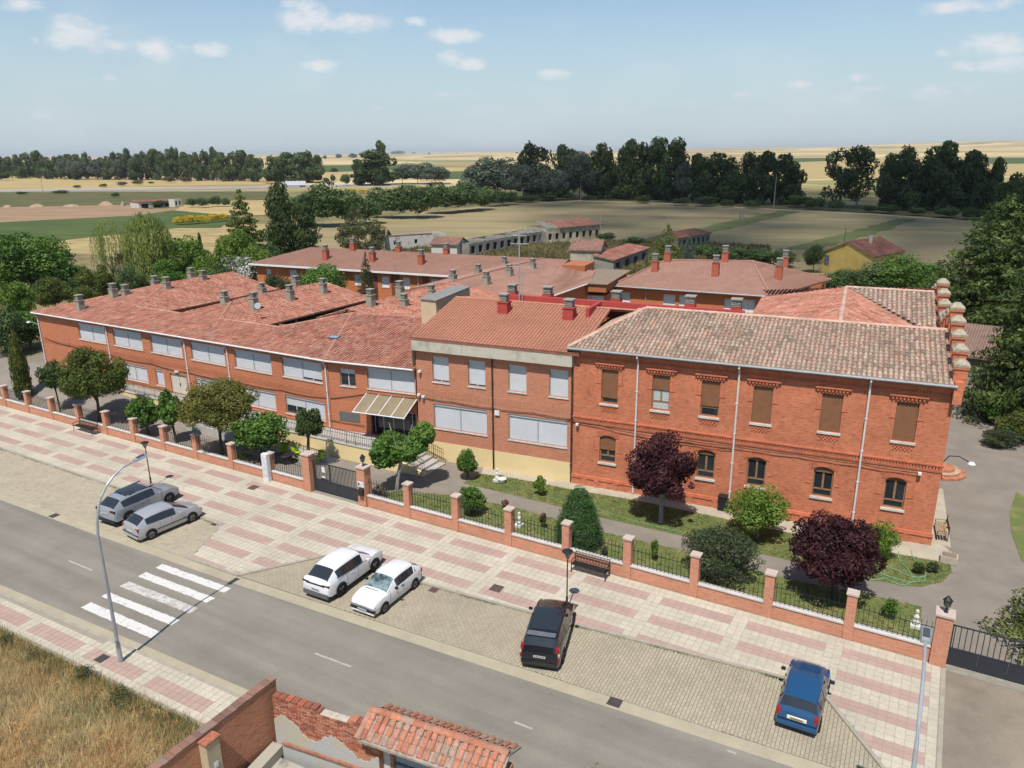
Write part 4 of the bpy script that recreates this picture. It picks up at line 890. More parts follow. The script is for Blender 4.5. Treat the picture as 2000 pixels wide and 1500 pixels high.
cable(C, [(.6, -.05, 4.25), (5, -.06, 3.9), (11, -.06, 3.75), (17, -.06, 3.7), (22, -.06, 3.55), (28, -.06, 3.6), (33, -.06, 3.62), (37.6, -.06, 3.7)], .12)
FW_ = lambda l: [(x - Cx, y - Cy, z) for x, y, z in l]
zf = lambda y: ZE + .1442 * (y - 40.1)
fr = [(-77.6, 40.1), (-39.3, 40.1), (-44.5, 49.4), (-48.4, 44.6), (-55.7, 44.6), (-59, 48.77), (-61, 44.6), (-67.4, 44.6), (-72, 51.2)]
KW = dict(w=.245, l=.42, r=.082, jit=.035)
roof_slope(C, FW_([(x, y, zf(y)) for x, y in fr]), TILE_C, BED_C, **KW)
roof_slope(C, FW_([(-39.3, 40.1, ZE), (-31.75, 41.18, ZE), (-33.4, 51.0, zf(49.9)), (-44.5, 49.4, zf(49.4))]), TILE_C, BED_C, w=.25, l=.42, r=.092, jit=.02)
for pl in ([(-77.6, 40.1, ZE), (-72, 51.2, 8.35), (-72, 60.3, 8.35), (-77.6, 60.3, ZE)], [(-72, 51.2, 8.35), (-67.4, 44.6, 7.4), (-65, 46.0, 6.9), (-65, 60.3, 6.9), (-72, 60.3, 8.35)],
           [(-59, 48.77, 8.0), (-59, 61.5, 8.0), (-64.8, 61.5, 6.26), (-64.8, 45.4, 6.26), (-61, 44.6, 7.4)], [(-59, 48.77, 8.0), (-55.7, 44.6, 7.4), (-52.2, 46.0, 6.75), (-52.2, 61.5, 6.75), (-59, 61.5, 8.0)],
           [(-45.3, 49.4, 8.3), (-45.3, 66, 8.4), (-47.3, 66, 7.75), (-47.3, 47.9, 7.65)]):
    roof_slope(C, FW_(pl), TILE_C, BED_C, **KW)
for pl in ([(-67.4, 44.6, 7.4), (-61, 44.6, 7.4), (-61, 46.4, 6.7), (-67.4, 46.4, 6.7)], [(-55.7, 44.6, 7.4), (-47.9, 44.6, 7.4), (-47.9, 46.0, 6.8), (-55.7, 46.0, 6.8)]): roof_slope(C, FW_(pl), TILE_C, BED_C, **KW)
roof_slope(C, FW_([(-45.3, 49.6, 8.32), (-35.6, 51.3, 7.0), (-35.6, 66, 7.0), (-45.3, 66, 8.4)]), TILE_C, BED_C, w=.25, l=.42, r=.092, jit=.035)
W3 = thing('school_range', 'rear school range with ridged pink roof behind the cream lift tower', 'building', (-45.3, 66.0, 0))
FW3 = lambda l: [(x + 45.3, y - 66.0, z) for x, y, z in l]
roof_slope(W3, FW3([(-45.3, 66.05, 8.4), (-35.6, 66.05, 7.0), (-35.6, 80, 7.0), (-38, 86.5, 7.2), (-45.3, 86.5, 8.4)]), TILE_D, BED_D, w=.30, l=2.4, r=.06, jit=0, flat=.6)
roof_slope(W3, FW3([(-45.3, 66.05, 8.4), (-45.3, 86.5, 8.4), (-51, 86.5, 7.2), (-51, 66.05, 7.2)]), TILE_D, BED_D, w=.30, l=2.4, r=.06, jit=0, flat=.6)
MB().box(-5.4, 9.4, .1, 20.2, 0, 6.7).build('wall', BRICK_BACK, W3); gutter(W3, (9.75, .1, 6.95), (9.75, 14, 6.95), .09)
ridge(W3, (0, .1, 8.4), (0, 20.4, 8.4), .14, m=TILE_D)
for a, b in (((-72, 51.2, 8.35), (-72, 60.3, 8.35)), ((-59, 48.8, 8.0), (-59, 61.5, 8.0)), ((-77.6, 40.1, ZE), (-72, 51.2, 8.35)), ((-45.3, 49.5, 8.32), (-45.3, 66, 8.4)), ((-44.4, 49.4, zf(49.4)), (-33.5, 51.0, zf(49.9)))):
    p, q = FW_([a, b]); ridge(C, p, q, .11, m=TILE_C)
VALM = mat('mortar_line', (.37, .20, .15), var=.3, scale=3)
for a, b in (((-67.4, 44.6, 7.42), (-61, 44.6, 7.42)), ((-55.7, 44.6, 7.42), (-48.4, 44.6, 7.42)), ((-67.4, 44.6, 7.42), (-72, 51.2, 8.37)), ((-55.7, 44.6, 7.42), (-59, 48.8, 8.02)), ((-48.4, 44.6, 7.42), (-44.5, 49.4, 8.12)), ((-39.3, 40.2, 6.79), (-44.5, 49.4, 8.12))):
    p, q = FW_([a, b]); ridge(C, p, q, .105, m=VALM, name='mortar_line', lift=-.005)
# wing walls
for n_, (x0, x1, y0, y1, h) in (('wing_wall', (-77.1, -65.3, 46.5, 60.0, 6.8)), ('wing_wall', (-64.4, -52.5, 46.5, 61.2, 6.15)), ('wing_wall', (-47.0, -36.0, 48.1, 66.0, 6.9))):
    MB().box(x0 - Cx, x1 - Cx, y0 - Cy, y1 - Cy, 0, h).build(n_, BRICK_C, C)
for x, y0, y1, z in ((-65 + .06, 46.0, 60.3, 6.84), (-52.2 + .06, 46.0, 61.5, 6.69)): gutter(C, (x - Cx, y0 - Cy, z), (x - Cx, y1 - Cy, z), .06, BROWN_PIPE)
for y in (50.5, 56, 61): MB().tube([(-52.42 - Cx, y - Cy, 3), (-52.42 - Cx, y - Cy, 6.6)], .06, 6).build('downpipe', WHITE_METAL, C)
sk = MB().box(-.45, .45, -.28, .28, 0, .09).build('skylight', mat('skylight_frame', (.08, .08, .09), rough=.4), C); sk.location = (-41.6 - Cx, 43.9 - Cy, zf(43.9) + .09); sk.rotation_euler = (.143, 0, .12)
MB().box(-.36, .36, -.21, .21, .092, .1).build('pane', glass_mat('skylight_glass', (.25, .3, .36), .1), sk)
# cream lift tower on the roof
g = MB(); g.add([(-36.9 - Cx, 49.2 - Cy, 7.4), (-35.4 - Cx, 49.2 - Cy, 7.4), (-35.4 - Cx, 54.2 - Cy, 7.4), (-36.9 - Cx, 54.2 - Cy, 7.4), (-36.9 - Cx, 49.2 - Cy, 10.0), (-35.4 - Cx, 49.2 - Cy, 10.0), (-35.4 - Cx, 54.2 - Cy, 10.35), (-36.9 - Cx, 54.2 - Cy, 10.35)], [(0, 1, 5, 4), (1, 2, 6, 5), (2, 3, 7, 6), (3, 0, 4, 7)])
tw = g.build('lift_tower', mat('cream_render', (.50, .40, .265), var=.07, scale=1), C)
MB().add([(-37.0 - Cx, 49.1 - Cy, 10.002), (-35.3 - Cx, 49.1 - Cy, 10.002), (-35.3 - Cx, 54.3 - Cy, 10.36), (-37.0 - Cx, 54.3 - Cy, 10.36), (-37.0 - Cx, 49.1 - Cy, 10.06), (-35.3 - Cx, 49.1 - Cy, 10.06), (-35.3 - Cx, 54.3 - Cy, 10.42), (-37.0 - Cx, 54.3 - Cy, 10.42)], [(3, 2, 1, 0), (4, 5, 6, 7), (0, 1, 5, 4), (1, 2, 6, 5), (2, 3, 7, 6), (3, 0, 4, 7)]) if False else None
g = MB(); g.add([(-37.0 - Cx, 49.1 - Cy, 10.0), (-35.3 - Cx, 49.1 - Cy, 10.0), (-35.3 - Cx, 54.3 - Cy, 10.36), (-37.0 - Cx, 54.3 - Cy, 10.36), (-37.0 - Cx, 49.1 - Cy, 10.06), (-35.3 - Cx, 49.1 - Cy, 10.06), (-35.3 - Cx, 54.3 - Cy, 10.42), (-37.0 - Cx, 54.3 - Cy, 10.42)], [(3, 2, 1, 0), (4, 5, 6, 7), (0, 1, 5, 4), (1, 2, 6, 5), (2, 3, 7, 6), (3, 0, 4, 7)])
g.build('tower_roof', mat('grey_roofing', (.20, .20, .185), var=.15), tw)

# entrance bay, turned towards the gate
EB = thing('entrance_bay', 'angled entrance bay with sloping canopy and grey plaque beside the glass doors', 'building', (-39.2, 40.45, 0), math.atan2(41.5 - 40.45, -31.9 + 39.2))
EL = 7.4
he = [(1.02, 2.36, 4.84, 6.14), (3.36, 7.3, 4.85, 6.5), (3.45, 7.25, 1.26, 3.35)]
wall_holes(EL, ZE - .05, he, .25).build('wall', BRICK_C, EB); soldier(EB, 7.3, 3.75, 4.15, BRICK_C)
w = white_window(EB, *he[0], panels=1, gaps=((0, .68),), sill=True); white_window(EB, *he[1], panels=2)
MB().box(3.40, 7.3, 1.25, 1.3, 1.26, 3.4).build('door_wall', mat('dark_interior', (.03, .028, .026)), EB)
g = MB(); 
for x in (3.5, 4.25, 5.1, 5.95, 6.7, 7.2): g.box(x - .035, x + .035, .5, .57, 1.26, 3.35)
g.box(3.5, 7.2, .5, .57, 3.1, 3.17); dg = g.build('door_frame', SHUT_W2, EB); MB().box(3.5, 7.2, .53, .54, 1.26, 3.1).build('pane', GLASS, dg)
MB().box(.72, 2.5, -.04, -.001, 2.08, 2.76).build('plaque', mat('grey_plaque', (.115, .118, .115), var=.1), EB)
MB().tube([(-.3, -.06, 1.95), (2.9, -.06, 1.85)], .02, 6).build('handrail', BLACK_METAL, EB)
gutter(EB, (0, -.42, ZE - .03), (EL, -.36, ZE - .03))
CANOPY = mat('canopy_sheet', (.21, .165, .10), rough=.5, var=.12, scale=1.5, spec=.4)
x0, x1, yb, zb, yo, zo = 3.25, 7.45, -.05, 4.42, -1.75, 3.52; cn = MB(); cn.add([(x0, yb, zb), (x1, yb, zb), (x1 - .15, yo, zo), (x0 - .15, yo, zo), (x0, yb, zb + .03), (x1, yb, zb + .03), (x1 - .15, yo, zo + .03), (x0 - .15, yo, zo + .03)], [(0, 1, 2, 3), (7, 6, 5, 4), (3, 2, 6, 7), (2, 1, 5, 6), (0, 3, 7, 4)]); cn = cn.build('canopy', CANOPY, EB)
for k in range(5): xa = x0 + (x1 - x0) * k / 4; MB().tube([(xa, yb, zb + .05), (xa - .15, yo, zo + .05)], .035, 6).build('canopy_rib', SHUT_WHITE, cn)
MB().tube([(x0 - .2, yo, zo + .03), (x1 - .1, yo, zo + .03)], .045, 6).build('canopy_rail', SHUT_WHITE, cn); MB().add([(x1, yb, zb), (x1, yb, zo), (x1 - .15, yo, zo)], [(0, 1, 2), (2, 1, 0)]).__class__
cable(EB, [(0, -.05, 3.7), (3.5, -.05, 4.5), (7.3, -.05, 4.55)], .05)

# ------------------------------------------------------------------ buildings behind
D = thing('rear_building', 'long low building with pinkish roof and white gutter behind the school', 'building', (-88.2, 78.1, 0), math.radians(6.5))
FD = Face((-88.2, 78.1), 6.5); DL = 40
def px_rects(F_, rects): 
    out = []
    for xa, ya, xb, yb_ in rects:
        a = F_(xa, (ya + yb_) / 2)[0]; b = F_(xb, (ya + yb_) / 2)[0]; z1 = F_((xa + xb) / 2, ya)[1]; z0 = F_((xa + xb) / 2, yb_)[1]; out.append((a, b, z0, z1))
    return out
dr_ = px_rects(FD, [(520, 525, 529.5, 545), (565, 527, 579, 543), (604, 530, 615, 546), (648, 533, 661, 552), (692, 536, 706, 557), (745, 540, 760, 561), (787, 542, 801, 564), (841, 546, 857, 567)])
low = [(a, b, z0 - 3.0, z1 - 3.0) for a, b, z0, z1 in dr_]
shell(wall_holes(DL, 6.2, dr_ + low, .2), DL, 13, 6.2).build('wall', BRICK_BACK, D)
for k, h in enumerate(dr_ + low): white_window(D, *h, panels=1, m=SHUT_WHITE, gaps=((0, .3),) if k == 0 else ())
for a, b in ((FD(722, 560)[0], FD(738, 560)[0]), (FD(765, 560)[0], FD(781, 560)[0]), (FD(826, 560)[0], FD(838, 560)[0])): MB().box(a, b, -.06, -.001, 0, 6.1).build('dark_brick_panel', mat('dark_brick', (.16, .055, .035), var=.15), D)
ZD, ZDR = 6.25, 7.95
roof_slope(D, [(-.6, -.6, ZD), (DL + 6, -.6, ZD), (DL + 6, 6.6, ZDR), (5.0, 6.6, ZDR)], TILE_D, BED_D, w=.30, l=.40, r=.07, jit=.006, flat=.4)
roof_slope(D, [(-.6, -.6, ZD), (5.0, 6.6, ZDR), (-.6, 13.8, ZD)], TILE_D, BED_D, w=.30, l=.40, r=.07, jit=.006, flat=.4)
roof_slope(D, [(5.0, 6.6, ZDR), (DL + 6, 6.6, ZDR), (DL + 6, 13.8, ZD), (-.6, 13.8, ZD)], TILE_D, BED_D, w=.3, l=.8, r=.07, jit=.006, flat=.4)
MB().box(-.75, DL, -.78, -.6, ZD - .28, ZD - .04).build('white_gutter', mat('bright_white', (.66, .65, .63), var=.05), D)
downpipe(D, FD(818, 560)[0], -.05, 1, ZD - .1, kick=.5)
E_ = thing('rear_hall', 'rear hall with white shutters, brown gridded roof and tall orange chimneys', 'building', (-33.9, 83.7, 0), math.radians(4))
FE = Face((-33.9, 83.7), 4); er = px_rects(FE, [(1207, 570, 1231, 590), (1295, 575, 1319, 598), (1326, 577, 1351, 600), (1414, 584, 1440, 607), (1446, 585, 1474, 610)]); EL2 = 17.2
shell(wall_holes(EL2, 6.25, er, .2), EL2, 14, 6.25).build('wall', BRICK_BACK, E_)
for k, h in enumerate(er): white_window(E_, *h, panels=1, m=SHUT_WHITE, gaps=((0, .06),) if k == 3 else ())
KW2 = dict(w=.32, l=.42, r=.085, jit=.004, flat=.4)
roof_slope(E_, [(-.5, -.6, 6.28), (17.6, -.6, 6.28), (13.6, 11.0, 8.4), (3.4, 9.0, 8.25)], TILE_D, BED_D, **KW2)
roof_slope(E_, [(17.6, -.6, 6.28), (22.6, 13.8, 6.28), (13.6, 11.0, 8.4)], TILE_D, BED_D, w=.32, l=3.0, r=.06, jit=0, flat=.5)
roof_slope(E_, [(-.5, -.6, 6.28), (3.4, 9.0, 8.25), (-.5, 17, 6.28)], TILE_D, BED_D, **KW2)
roof_slope(E_, [(3.4, 9.0, 8.25), (13.6, 11.0, 8.4), (22.6, 13.8, 6.28), (18, 21, 6.2), (-.5, 17, 6.28)], TILE_D, BED_D, w=.32, l=.8, r=.06, jit=0, flat=.4)
for a, b in (((-.5, -.6, 6.3), (3.4, 9, 8.25)), ((3.4, 9, 8.25), (13.6, 11, 8.4)), ((13.6, 11, 8.4), (17.6, -.6, 6.3)), ((13.6, 11, 8.4), (22.6, 13.8, 6.3))): ridge(E_, a, b, .13, m=TILE_D)
gutter(E_, (-.5, -.7, 6.22), (17.6, -.7, 6.22), .09, GREY_METAL); downpipe(E_, FE(1262, 580)[0], -.05, 1, 6.2, GREY_METAL, kick=.5)
shell(MB(), 21.8, 19, 6.0, 17.3, 0, 3.0).build('side_wall', BRICK_BACK, E_)
Fb = thing('link_block', 'small flat-roofed orange link block with a white window band', 'building', (-37.2, 79.6, 0), math.radians(8))
MB().box(0, 3.6, 0, 9, 0, 5.6).build('wall', BRICK_BACK, Fb); MB().box(-.5, 3.7, -.7, 9.2, 6.05, 6.95).build('roof_band', mat('orange_band', (.36, .125, .055), var=.1), Fb); MB().box(-.6, 3.9, -.9, 10.5, 6.955, 7.05).build('flat_roof', mat('brown_gravel', (.22, .165, .12), var=.2), Fb)
wb = MB().box(.4, 3.3, -.05, -.001, 4.1, 5.5).build('window', SHUT_WHITE, Fb); MB().box(2.3, 2.6, -.06, -.051, 4.15, 4.7).build('pane', GLASS, wb); MB().box(2.75, 3.05, -.06, -.051, 4.15, 4.7).build('pane', GLASS, wb)
MB().box(1.75, 1.8, -.07, -.051, 4.1, 5.5).build('mullion', GREY_METAL, wb); MB().box(-3.5, -.6, 5.2, 9.5, 6.2, 8.1).build('roof_box', mat('orange_band', (.45, .135, .045)), Fb)

# chimneys, stood where the photograph shows their feet on the roofs
bm_v = []; bm_f = []
for t in ROOF_TRIS: k = len(bm_v); bm_v += t; bm_f.append((k, k + 1, k + 2))
ROOF_BVH = BVHTree.FromPolygons(bm_v, bm_f)
for x, y, h in ((158, 606, .95), (246, 577, .55), (326, 561, .5), (397, 547, .5), (440, 592, .6), (497, 605, 1.1), (568, 587, 1.0), (632, 573, 1.0)): chimney(C, x, y, h, .62)
for x, y, h, z in ((222, 575, .55, 7.95), (303, 557, .45, 7.95), (374, 541, .5, 7.95), (513, 574, .6, 7.75), (578, 560, .6, 7.75)): chimney(C, x, y, h, .62, z=z)
for x, y, h in ((725, 598, 1.0), (782, 583, 1.1), (790, 598, .6), (843, 575, .4), (692, 609, .6)): chimney(C, x, y, h, .62)
for x, y, h in ((885, 548, .6), (934, 534, .5), (950, 555, .8), (995, 538, .7), (985, 517, .5), (1040, 524, .6)): chimney(W3, x, y, h, .68)
for x, y, h in ((637, 507, 1.3), (728, 511, 1.25), (823, 516, 1.2), (690, 489, 1.0), (779, 492, .7), (872, 496, .7)): chimney(D, x, y, h, .75, RED_CHIM, cap=.65)
for x, y, h in ((1279, 529, 1.15), (1397, 537, 1.4), (1304, 510, 1.0), (1416, 510, 1.0), (1520, 545, 1.5), (1532, 524, 1.3)): chimney(E_, x, y, h, .78, RED_CHIM, cap=.8)
for x, y, h in ((985, 610, .75), (1112, 622, .75)): chimney(Bd, x, y, h, .75, RED_PAINT, cap=.5)
for x in (4.0, 6.9, 12.2, 17.5, 20.6):
    c = MB().box(-.35, .35, -.35, .35, 0, .45).build('chimney', RED_PAINT, Bd); c.location = (x, 7.95, 10.75); q = .3; g = MB(); g.box(-.22, .22, -.22, .22, .45, .95)
    for k in range(4): g.box(-.3, .3, -.3, .3, .5 + k * .11, .56 + k * .11)
    g.box(-.38, .38, -.38, .38, .95, 1.02); g.build('vent_cap', VENT, c)
# aerial mast
g = MB(); p = Vector((4.9, 7.2, 10.6)); g.tube([p, p + Vector((0, 0, 5.2))], .05, 6); g.tube([p + Vector((.25, 0, 0)), p + Vector((.25, 0, 2.4))], .03, 5)
for z, l in ((2.6, .9), (4.3, .7), (4.9, .5)): g.tube([p + Vector((-l, 0, z)), p + Vector((l, .1, z))], .02, 5)
for k in range(5): g.tube([p + Vector((-.6 + k * .3, -.25, 4.3)), p + Vector((-.6 + k * .3, .25, 4.3))], .012, 4)
g.build('aerial_mast', GREY_METAL, Bd)
# ------------------------------------------------------------------ entrance steps, ramp and railings
RAILM = mat('black_railing', (.022, .022, .024), rough=.45, var=.1); STEPM = mat('granite_step', (.36, .34, .31), var=.12, scale=3, fine=.08)
def railing(parent, P, h=.95, step=.16, name='railing', bars=True, r=.014):
    """P: points along the foot of the railing"""
    g = MB(); top = [(x, y, z + h) for x, y, z in P]; low = [(x, y, z + .12) for x, y, z in P]; mid = [(x, y, z + h * .72) for x, y, z in P]
    for q in (top, low, mid): g.tube(q, .024 if q is top else .016, 5)
    o = g.build(name, RAILM, parent)
    for a, b in zip(P, P[1:]):
        L = math.dist(a[:2], b[:2]); n = max(1, int(L / step))
        for k in range(n + 1):
            t = k / n; x, y, z = (a[i] + (b[i] - a[i]) * t for i in range(3)); post = k % 9 == 0
            MB().box(x - (r * 1.8 if post else r * .7), x + (r * 1.8 if post else r * .7), y - r * .7, y + r * .7, z + (.0 if post else .12), z + h).build('post' if post else 'bar', RAILM, o)
    return o
DK = thing('entrance_terrace', 'raised yellow-walled entrance terrace with steps and black railings', 'terrace', (-42, 38.5, 0))
def dl(p): return (p[0] + 42, p[1] - 38.5) + tuple(p[2:])
MB().prism([dl(p) for p in ((-64.2, 38.9), (-42, 38.45), (-35.2, 38.5), (-33.3, 38.6), (-33.3, 41.2), (-39.0, 40.42), (-64.2, 40.42))], 0, 1.2).build('yellow_wall', YELLOW, DK)
MB().prism([dl(p) for p in ((-64.3, 38.85), (-42, 38.4), (-35.2, 38.45), (-33.25, 38.55), (-33.25, 41.2), (-39.0, 40.43), (-64.3, 40.43))], 1.203, 1.28).build('terrace_slab', mat('pale_terrace', (.40, .38, .34), var=.1), DK)
for k in range(7):
    x = -33.24 + k * .55; z = 1.28 - .17 * (k + 1); MB().box(*(x + 42, x + 42 + .549), 38.75 - 38.5, 41.3 - 38.5, 0 if z > 0 else -.05, max(z, .03)).build('step', STEPM, DK)
g = MB(); g.add([dl(p) for p in ((-33.3, 38.58, 0), (-29.4, 39.0, 0), (-29.4, 38.74, 0), (-33.3, 38.4, 0))][::-1] + [dl(p) for p in ((-33.3, 38.58, 1.25), (-29.4, 39.0, .25), (-29.4, 38.74, .25), (-33.3, 38.4, 1.25))][::-1], [(0, 1, 2, 3), (7, 6, 5, 4), (0, 4, 5, 1), (1, 5, 6, 2), (2, 6, 7, 3), (3, 7, 4, 0)]); g.build('yellow_wall', YELLOW, DK)
railing(DK, [dl(p) for p in ((-63.9, 38.97, 1.28), (-52, 38.75, 1.28), (-42, 38.52, 1.28), (-35.3, 38.57, 1.28), (-33.3, 38.66, 1.28), (-29.5, 38.9, .2))])
railing(DK, [dl(p) for p in ((-33.2, 40.9, 1.28), (-29.5, 41.2, .2))])
MB().add([dl(p) for p in ((-52.0, 37.0, .0), (-36.6, 37.0, .0), (-36.6, 38.35, .0), (-52, 38.6, .0), (-52.0, 37.0, .85), (-36.6, 37.0, .03), (-36.6, 38.35, .03), (-52, 38.6, .85))], [(3, 2, 1, 0), (4, 5, 6, 7), (0, 1, 5, 4), (1, 2, 6, 5), (2, 3, 7, 6), (3, 0, 4, 7)]).__class__ if False else None
g = MB(); g.add([dl(p) for p in ((-52.0, 37.0, -.02), (-36.6, 37.0, -.02), (-36.6, 38.35, -.02), (-52, 38.38, -.02), (-52.0, 37.0, .85), (-36.6, 37.0, .03), (-36.6, 38.35, .03), (-52, 38.38, .85))], [(3, 2, 1, 0), (4, 5, 6, 7), (0, 1, 5, 4), (1, 2, 6, 5), (2, 3, 7, 6), (3, 0, 4, 7)]); g.build('ramp', mat('pale_terrace', (.4, .38, .34)), DK)
railing(DK, [dl(p) for p in ((-52, 37.05, .85), (-36.7, 37.05, .03))])
# ------------------------------------------------------------------ street fence
BRICK_F = brick_mat('fence_brick', (.52, .205, .115), (.43, .155, .085), (.50, .33, .24), bw=.25, bh=.066, msize=.010, stain=.16)
CAPM = mat('pier_cap_stone', (.45, .36, .31), var=.12, scale=3); COPE = mat('coping_stone', (.50, .47, .44), var=.1, scale=2)
FY = 33.44
def pier(parent, x, h, w=.42, cap=.52, lm=None):
    o = MB().box(x - w / 2, x + w / 2, FY - w / 2, FY + w / 2, 0, h - .09).build('pier', BRICK_F, parent)
    MB().box(x - cap / 2, x + cap / 2, FY - cap / 2, FY + cap / 2, h - .088, h).build('cap', CAPM, o); return o
BARM = {}
def fence(name, label, xs, hs, deco=False, big=()):
    t = thing(name, label, 'fence', (0, 0, 0))
    for i, (x, h) in enumerate(zip(xs, hs)): pier(t, x, h, .62 if i in big else .42, .74 if i in big else .52)
    for i, (a, b) in enumerate(zip(xs, xs[1:])):
        wa = .31 if i in big else .21; wb = .31 if i + 1 in big else .21; x0, x1 = a + wa + .002, b - wb - .002; hw = .62 if not deco else .72
        MB().box(x0, x1, FY - .14, FY + .14, 0, hw).build('low_wall', BRICK_F, t); MB().box(x0, x1, FY - .19, FY + .19, hw + .002, hw + .075).build('coping', COPE, t)
        g = MB(); zt = hw + 1.18
        g.box(x0, x1, FY - .012, FY + .012, hw + .16, hw + .185); g.box(x0, x1, FY - .012, FY + .012, hw + .90, hw + .925); n = 15
        if deco:
            for k, (u, v) in enumerate(((1, 3), (4, 5), (8, 10), (11, 13), (6, 7))): z = hw + .34 + .11 * ((k * 2 + i) % 4); g.box(x0 + (x1 - x0) * (u + .5) / n, x0 + (x1 - x0) * (v + .5) / n, FY - .01, FY + .01, z, z + .02)
        rl = g.build('railing', BLACK_METAL, t)
        if zt not in BARM:
            m = MB(); m.box(-.010, .010, -.010, .010, hw + .08, zt - .06, bottom=False); q = [(-.014, -.014, zt - .06), (.014, -.014, zt - .06), (.014, .014, zt - .06), (-.014, .014, zt - .06), (0, 0, zt + .02)]; m.add(q, [(0, 1, 4), (1, 2, 4), (2, 3, 4), (3, 0, 4)]); BARM[zt] = m.mesh('bar'); BARM[zt].materials.append(BLACK_METAL)
        for k in range(n):
            o = bpy.data.objects.new('bar', BARM[zt]); COL.objects.link(o); o.parent = rl; o.location = (x0 + (x1 - x0) * (k + .5) / n, FY, 0)
    return t
xl = [-93.1, -89.5, -85.9, -82.3, -78.7, -75.1, -71.5, -67.87, -64.27, -60.41, -56.77, -53.24, -49.64, -46.0, -42.22, -38.45, -34.81]
fence('brick_fence', 'long brick and iron fence left of the main gate, along the pavement', xl, [1.93] * 16 + [2.62], big=(16,))
xr = [-30.12, -26.67, -23.14, -19.55, -15.96, -12.43, -8.89, -5.3, -1.74, 1.87]
fr_ = fence('brick_fence', 'brick and iron fence with capped piers in front of the old house', xr, [2.66, 2.26, 2.27, 2.28, 2.3, 2.32, 2.33, 2.35, 2.37, 2.5], True, big=(0, 9))
# gates
GATEM = mat('gate_grey', (.030, .033, .040), rough=.5, var=.1)
def gate(label, x0, x1, hp, ht, nb, y=FY + .05, notice=False):
    t = thing('iron_gate', label, 'gate', (x0, y, 0)); L = x1 - x0; n = max(2, round(L / 1.06))
    for k in range(n): MB().box(L * k / n + .006, L * (k + 1) / n - .006, -.02, .02, .06, hp).build('panel', GATEM, t)
    g = MB(); g.box(0, L, -.03, .03, ht - .05, ht); g.box(0, L, -.03, .03, hp, hp + .05); g.box(0, .05, -.03, .03, .05, ht); g.box(L - .05, L, -.03, .03, .05, ht); g.box(L * .36 - .05, L * .36 + .05, -.03, .03, hp, ht); g.build('frame', GATEM, t)
    m = MB().box(-.017, .017, -.012, .012, hp + .05, ht - .05).mesh('bar'); m.materials.append(GATEM)
    for k in range(nb): o = bpy.data.objects.new('bar', m); COL.objects.link(o); o.parent = t; o.location = (L * (k + .5) / nb, 0, 0)
    if notice: MB().box(L * .2, L * .2 + .26, -.06, -.035, 1.5, 1.86).build('notice', SHUT_WHITE, t); MB().box(L * .19, L * .19 + .3, -.06, -.035, 1.12, 1.22).build('notice', SHUT_WHITE, t)
    return t
gate('dark grey double gate between the two lamp piers, with a white notice', -34.48, -30.45, .86, 2.12, 34, notice=True)
gate('long dark sliding gate at the right edge of the photo, tree shade on it', 2.22, 12.0, .82, 1.98, 46)
MB().box(-34.45, -30.5, 33.2, 33.75, -.05, .012).build('gate_threshold', mat('grey_concrete', (.24, .22, .18), var=.15), kind='structure')
MB().box(2.2, 12, 33.0, 33.75, -.05, .004).build('gate_threshold', mat('grey_concrete', (.24, .22, .18), var=.15), kind='structure')
def lantern(label, x, y, z):
    t = thing('pier_lantern', label, 'lantern', (x, y, z)); MB().lathe([(.10, 0), (.04, .04), (.03, .26)], n=8).build('stem', BLACK_METAL, t)
    MB().lathe([(.07, .26), (.13, .30), (.17, .56)], n=6).build('glass_body', glass_mat('lamp_glass', (.06, .06, .055), .2), t); MB().lathe([(.20, .56), (.17, .62), (.08, .72), (.02, .80)], n=6).build('hood', BLACK_METAL, t)
lantern('black lantern on the brick pier at the right side of the main gate', -30.12, FY, 2.66); lantern('black lantern on the big pier by the right-hand gate', 1.87, FY, 2.5)
mb = thing('meter_cabinet', 'white meter cabinet with three doors against a fence pier', 'cabinet', (-38.45, FY - .36, 0)); MB().box(-.26, .26, -.14, .14, 0, 1.98).build('body', SHUT_WHITE, mb)
for k in range(3): MB().box(-.22, .22, -.155, -.141, .38 + k * .5, .38 + k * .5 + .46).build('door', mat('cabinet_door', (.56, .56, .56)), mb)
sg = thing('sign_plate', 'white sign with small dark emblem on the gate pier', 'sign', (-30.12, FY - .34, 1.35)); MB().box(-.26, .26, -.012, .012, 0, .36).build('plate', SHUT_WHITE, sg); MB().box(-.2, -.08, -.018, -.0125, .08, .28).build('emblem', BLACK_METAL, sg)
for k in range(2): MB().box(-.04, .2 - .06 * k, -.016, -.0125, .2 - k * .07, .22 - k * .07).build('lettering', GREY_METAL, sg)
lb = thing('letter_box', 'black letter box under the white sign on the gate pier', 'letter box', (-30.05, FY - .42, .82)); MB().box(-.18, .18, -.1, .1, 0, .34).build('body', BLACK_METAL, lb); MB().prism([(-.19, -.12), (.19, -.12), (.19, .1), (-.19, .1)], .341, lambda x, y: .38 + (y + .12) * .4).build('lid', BLACK_METAL, lb)
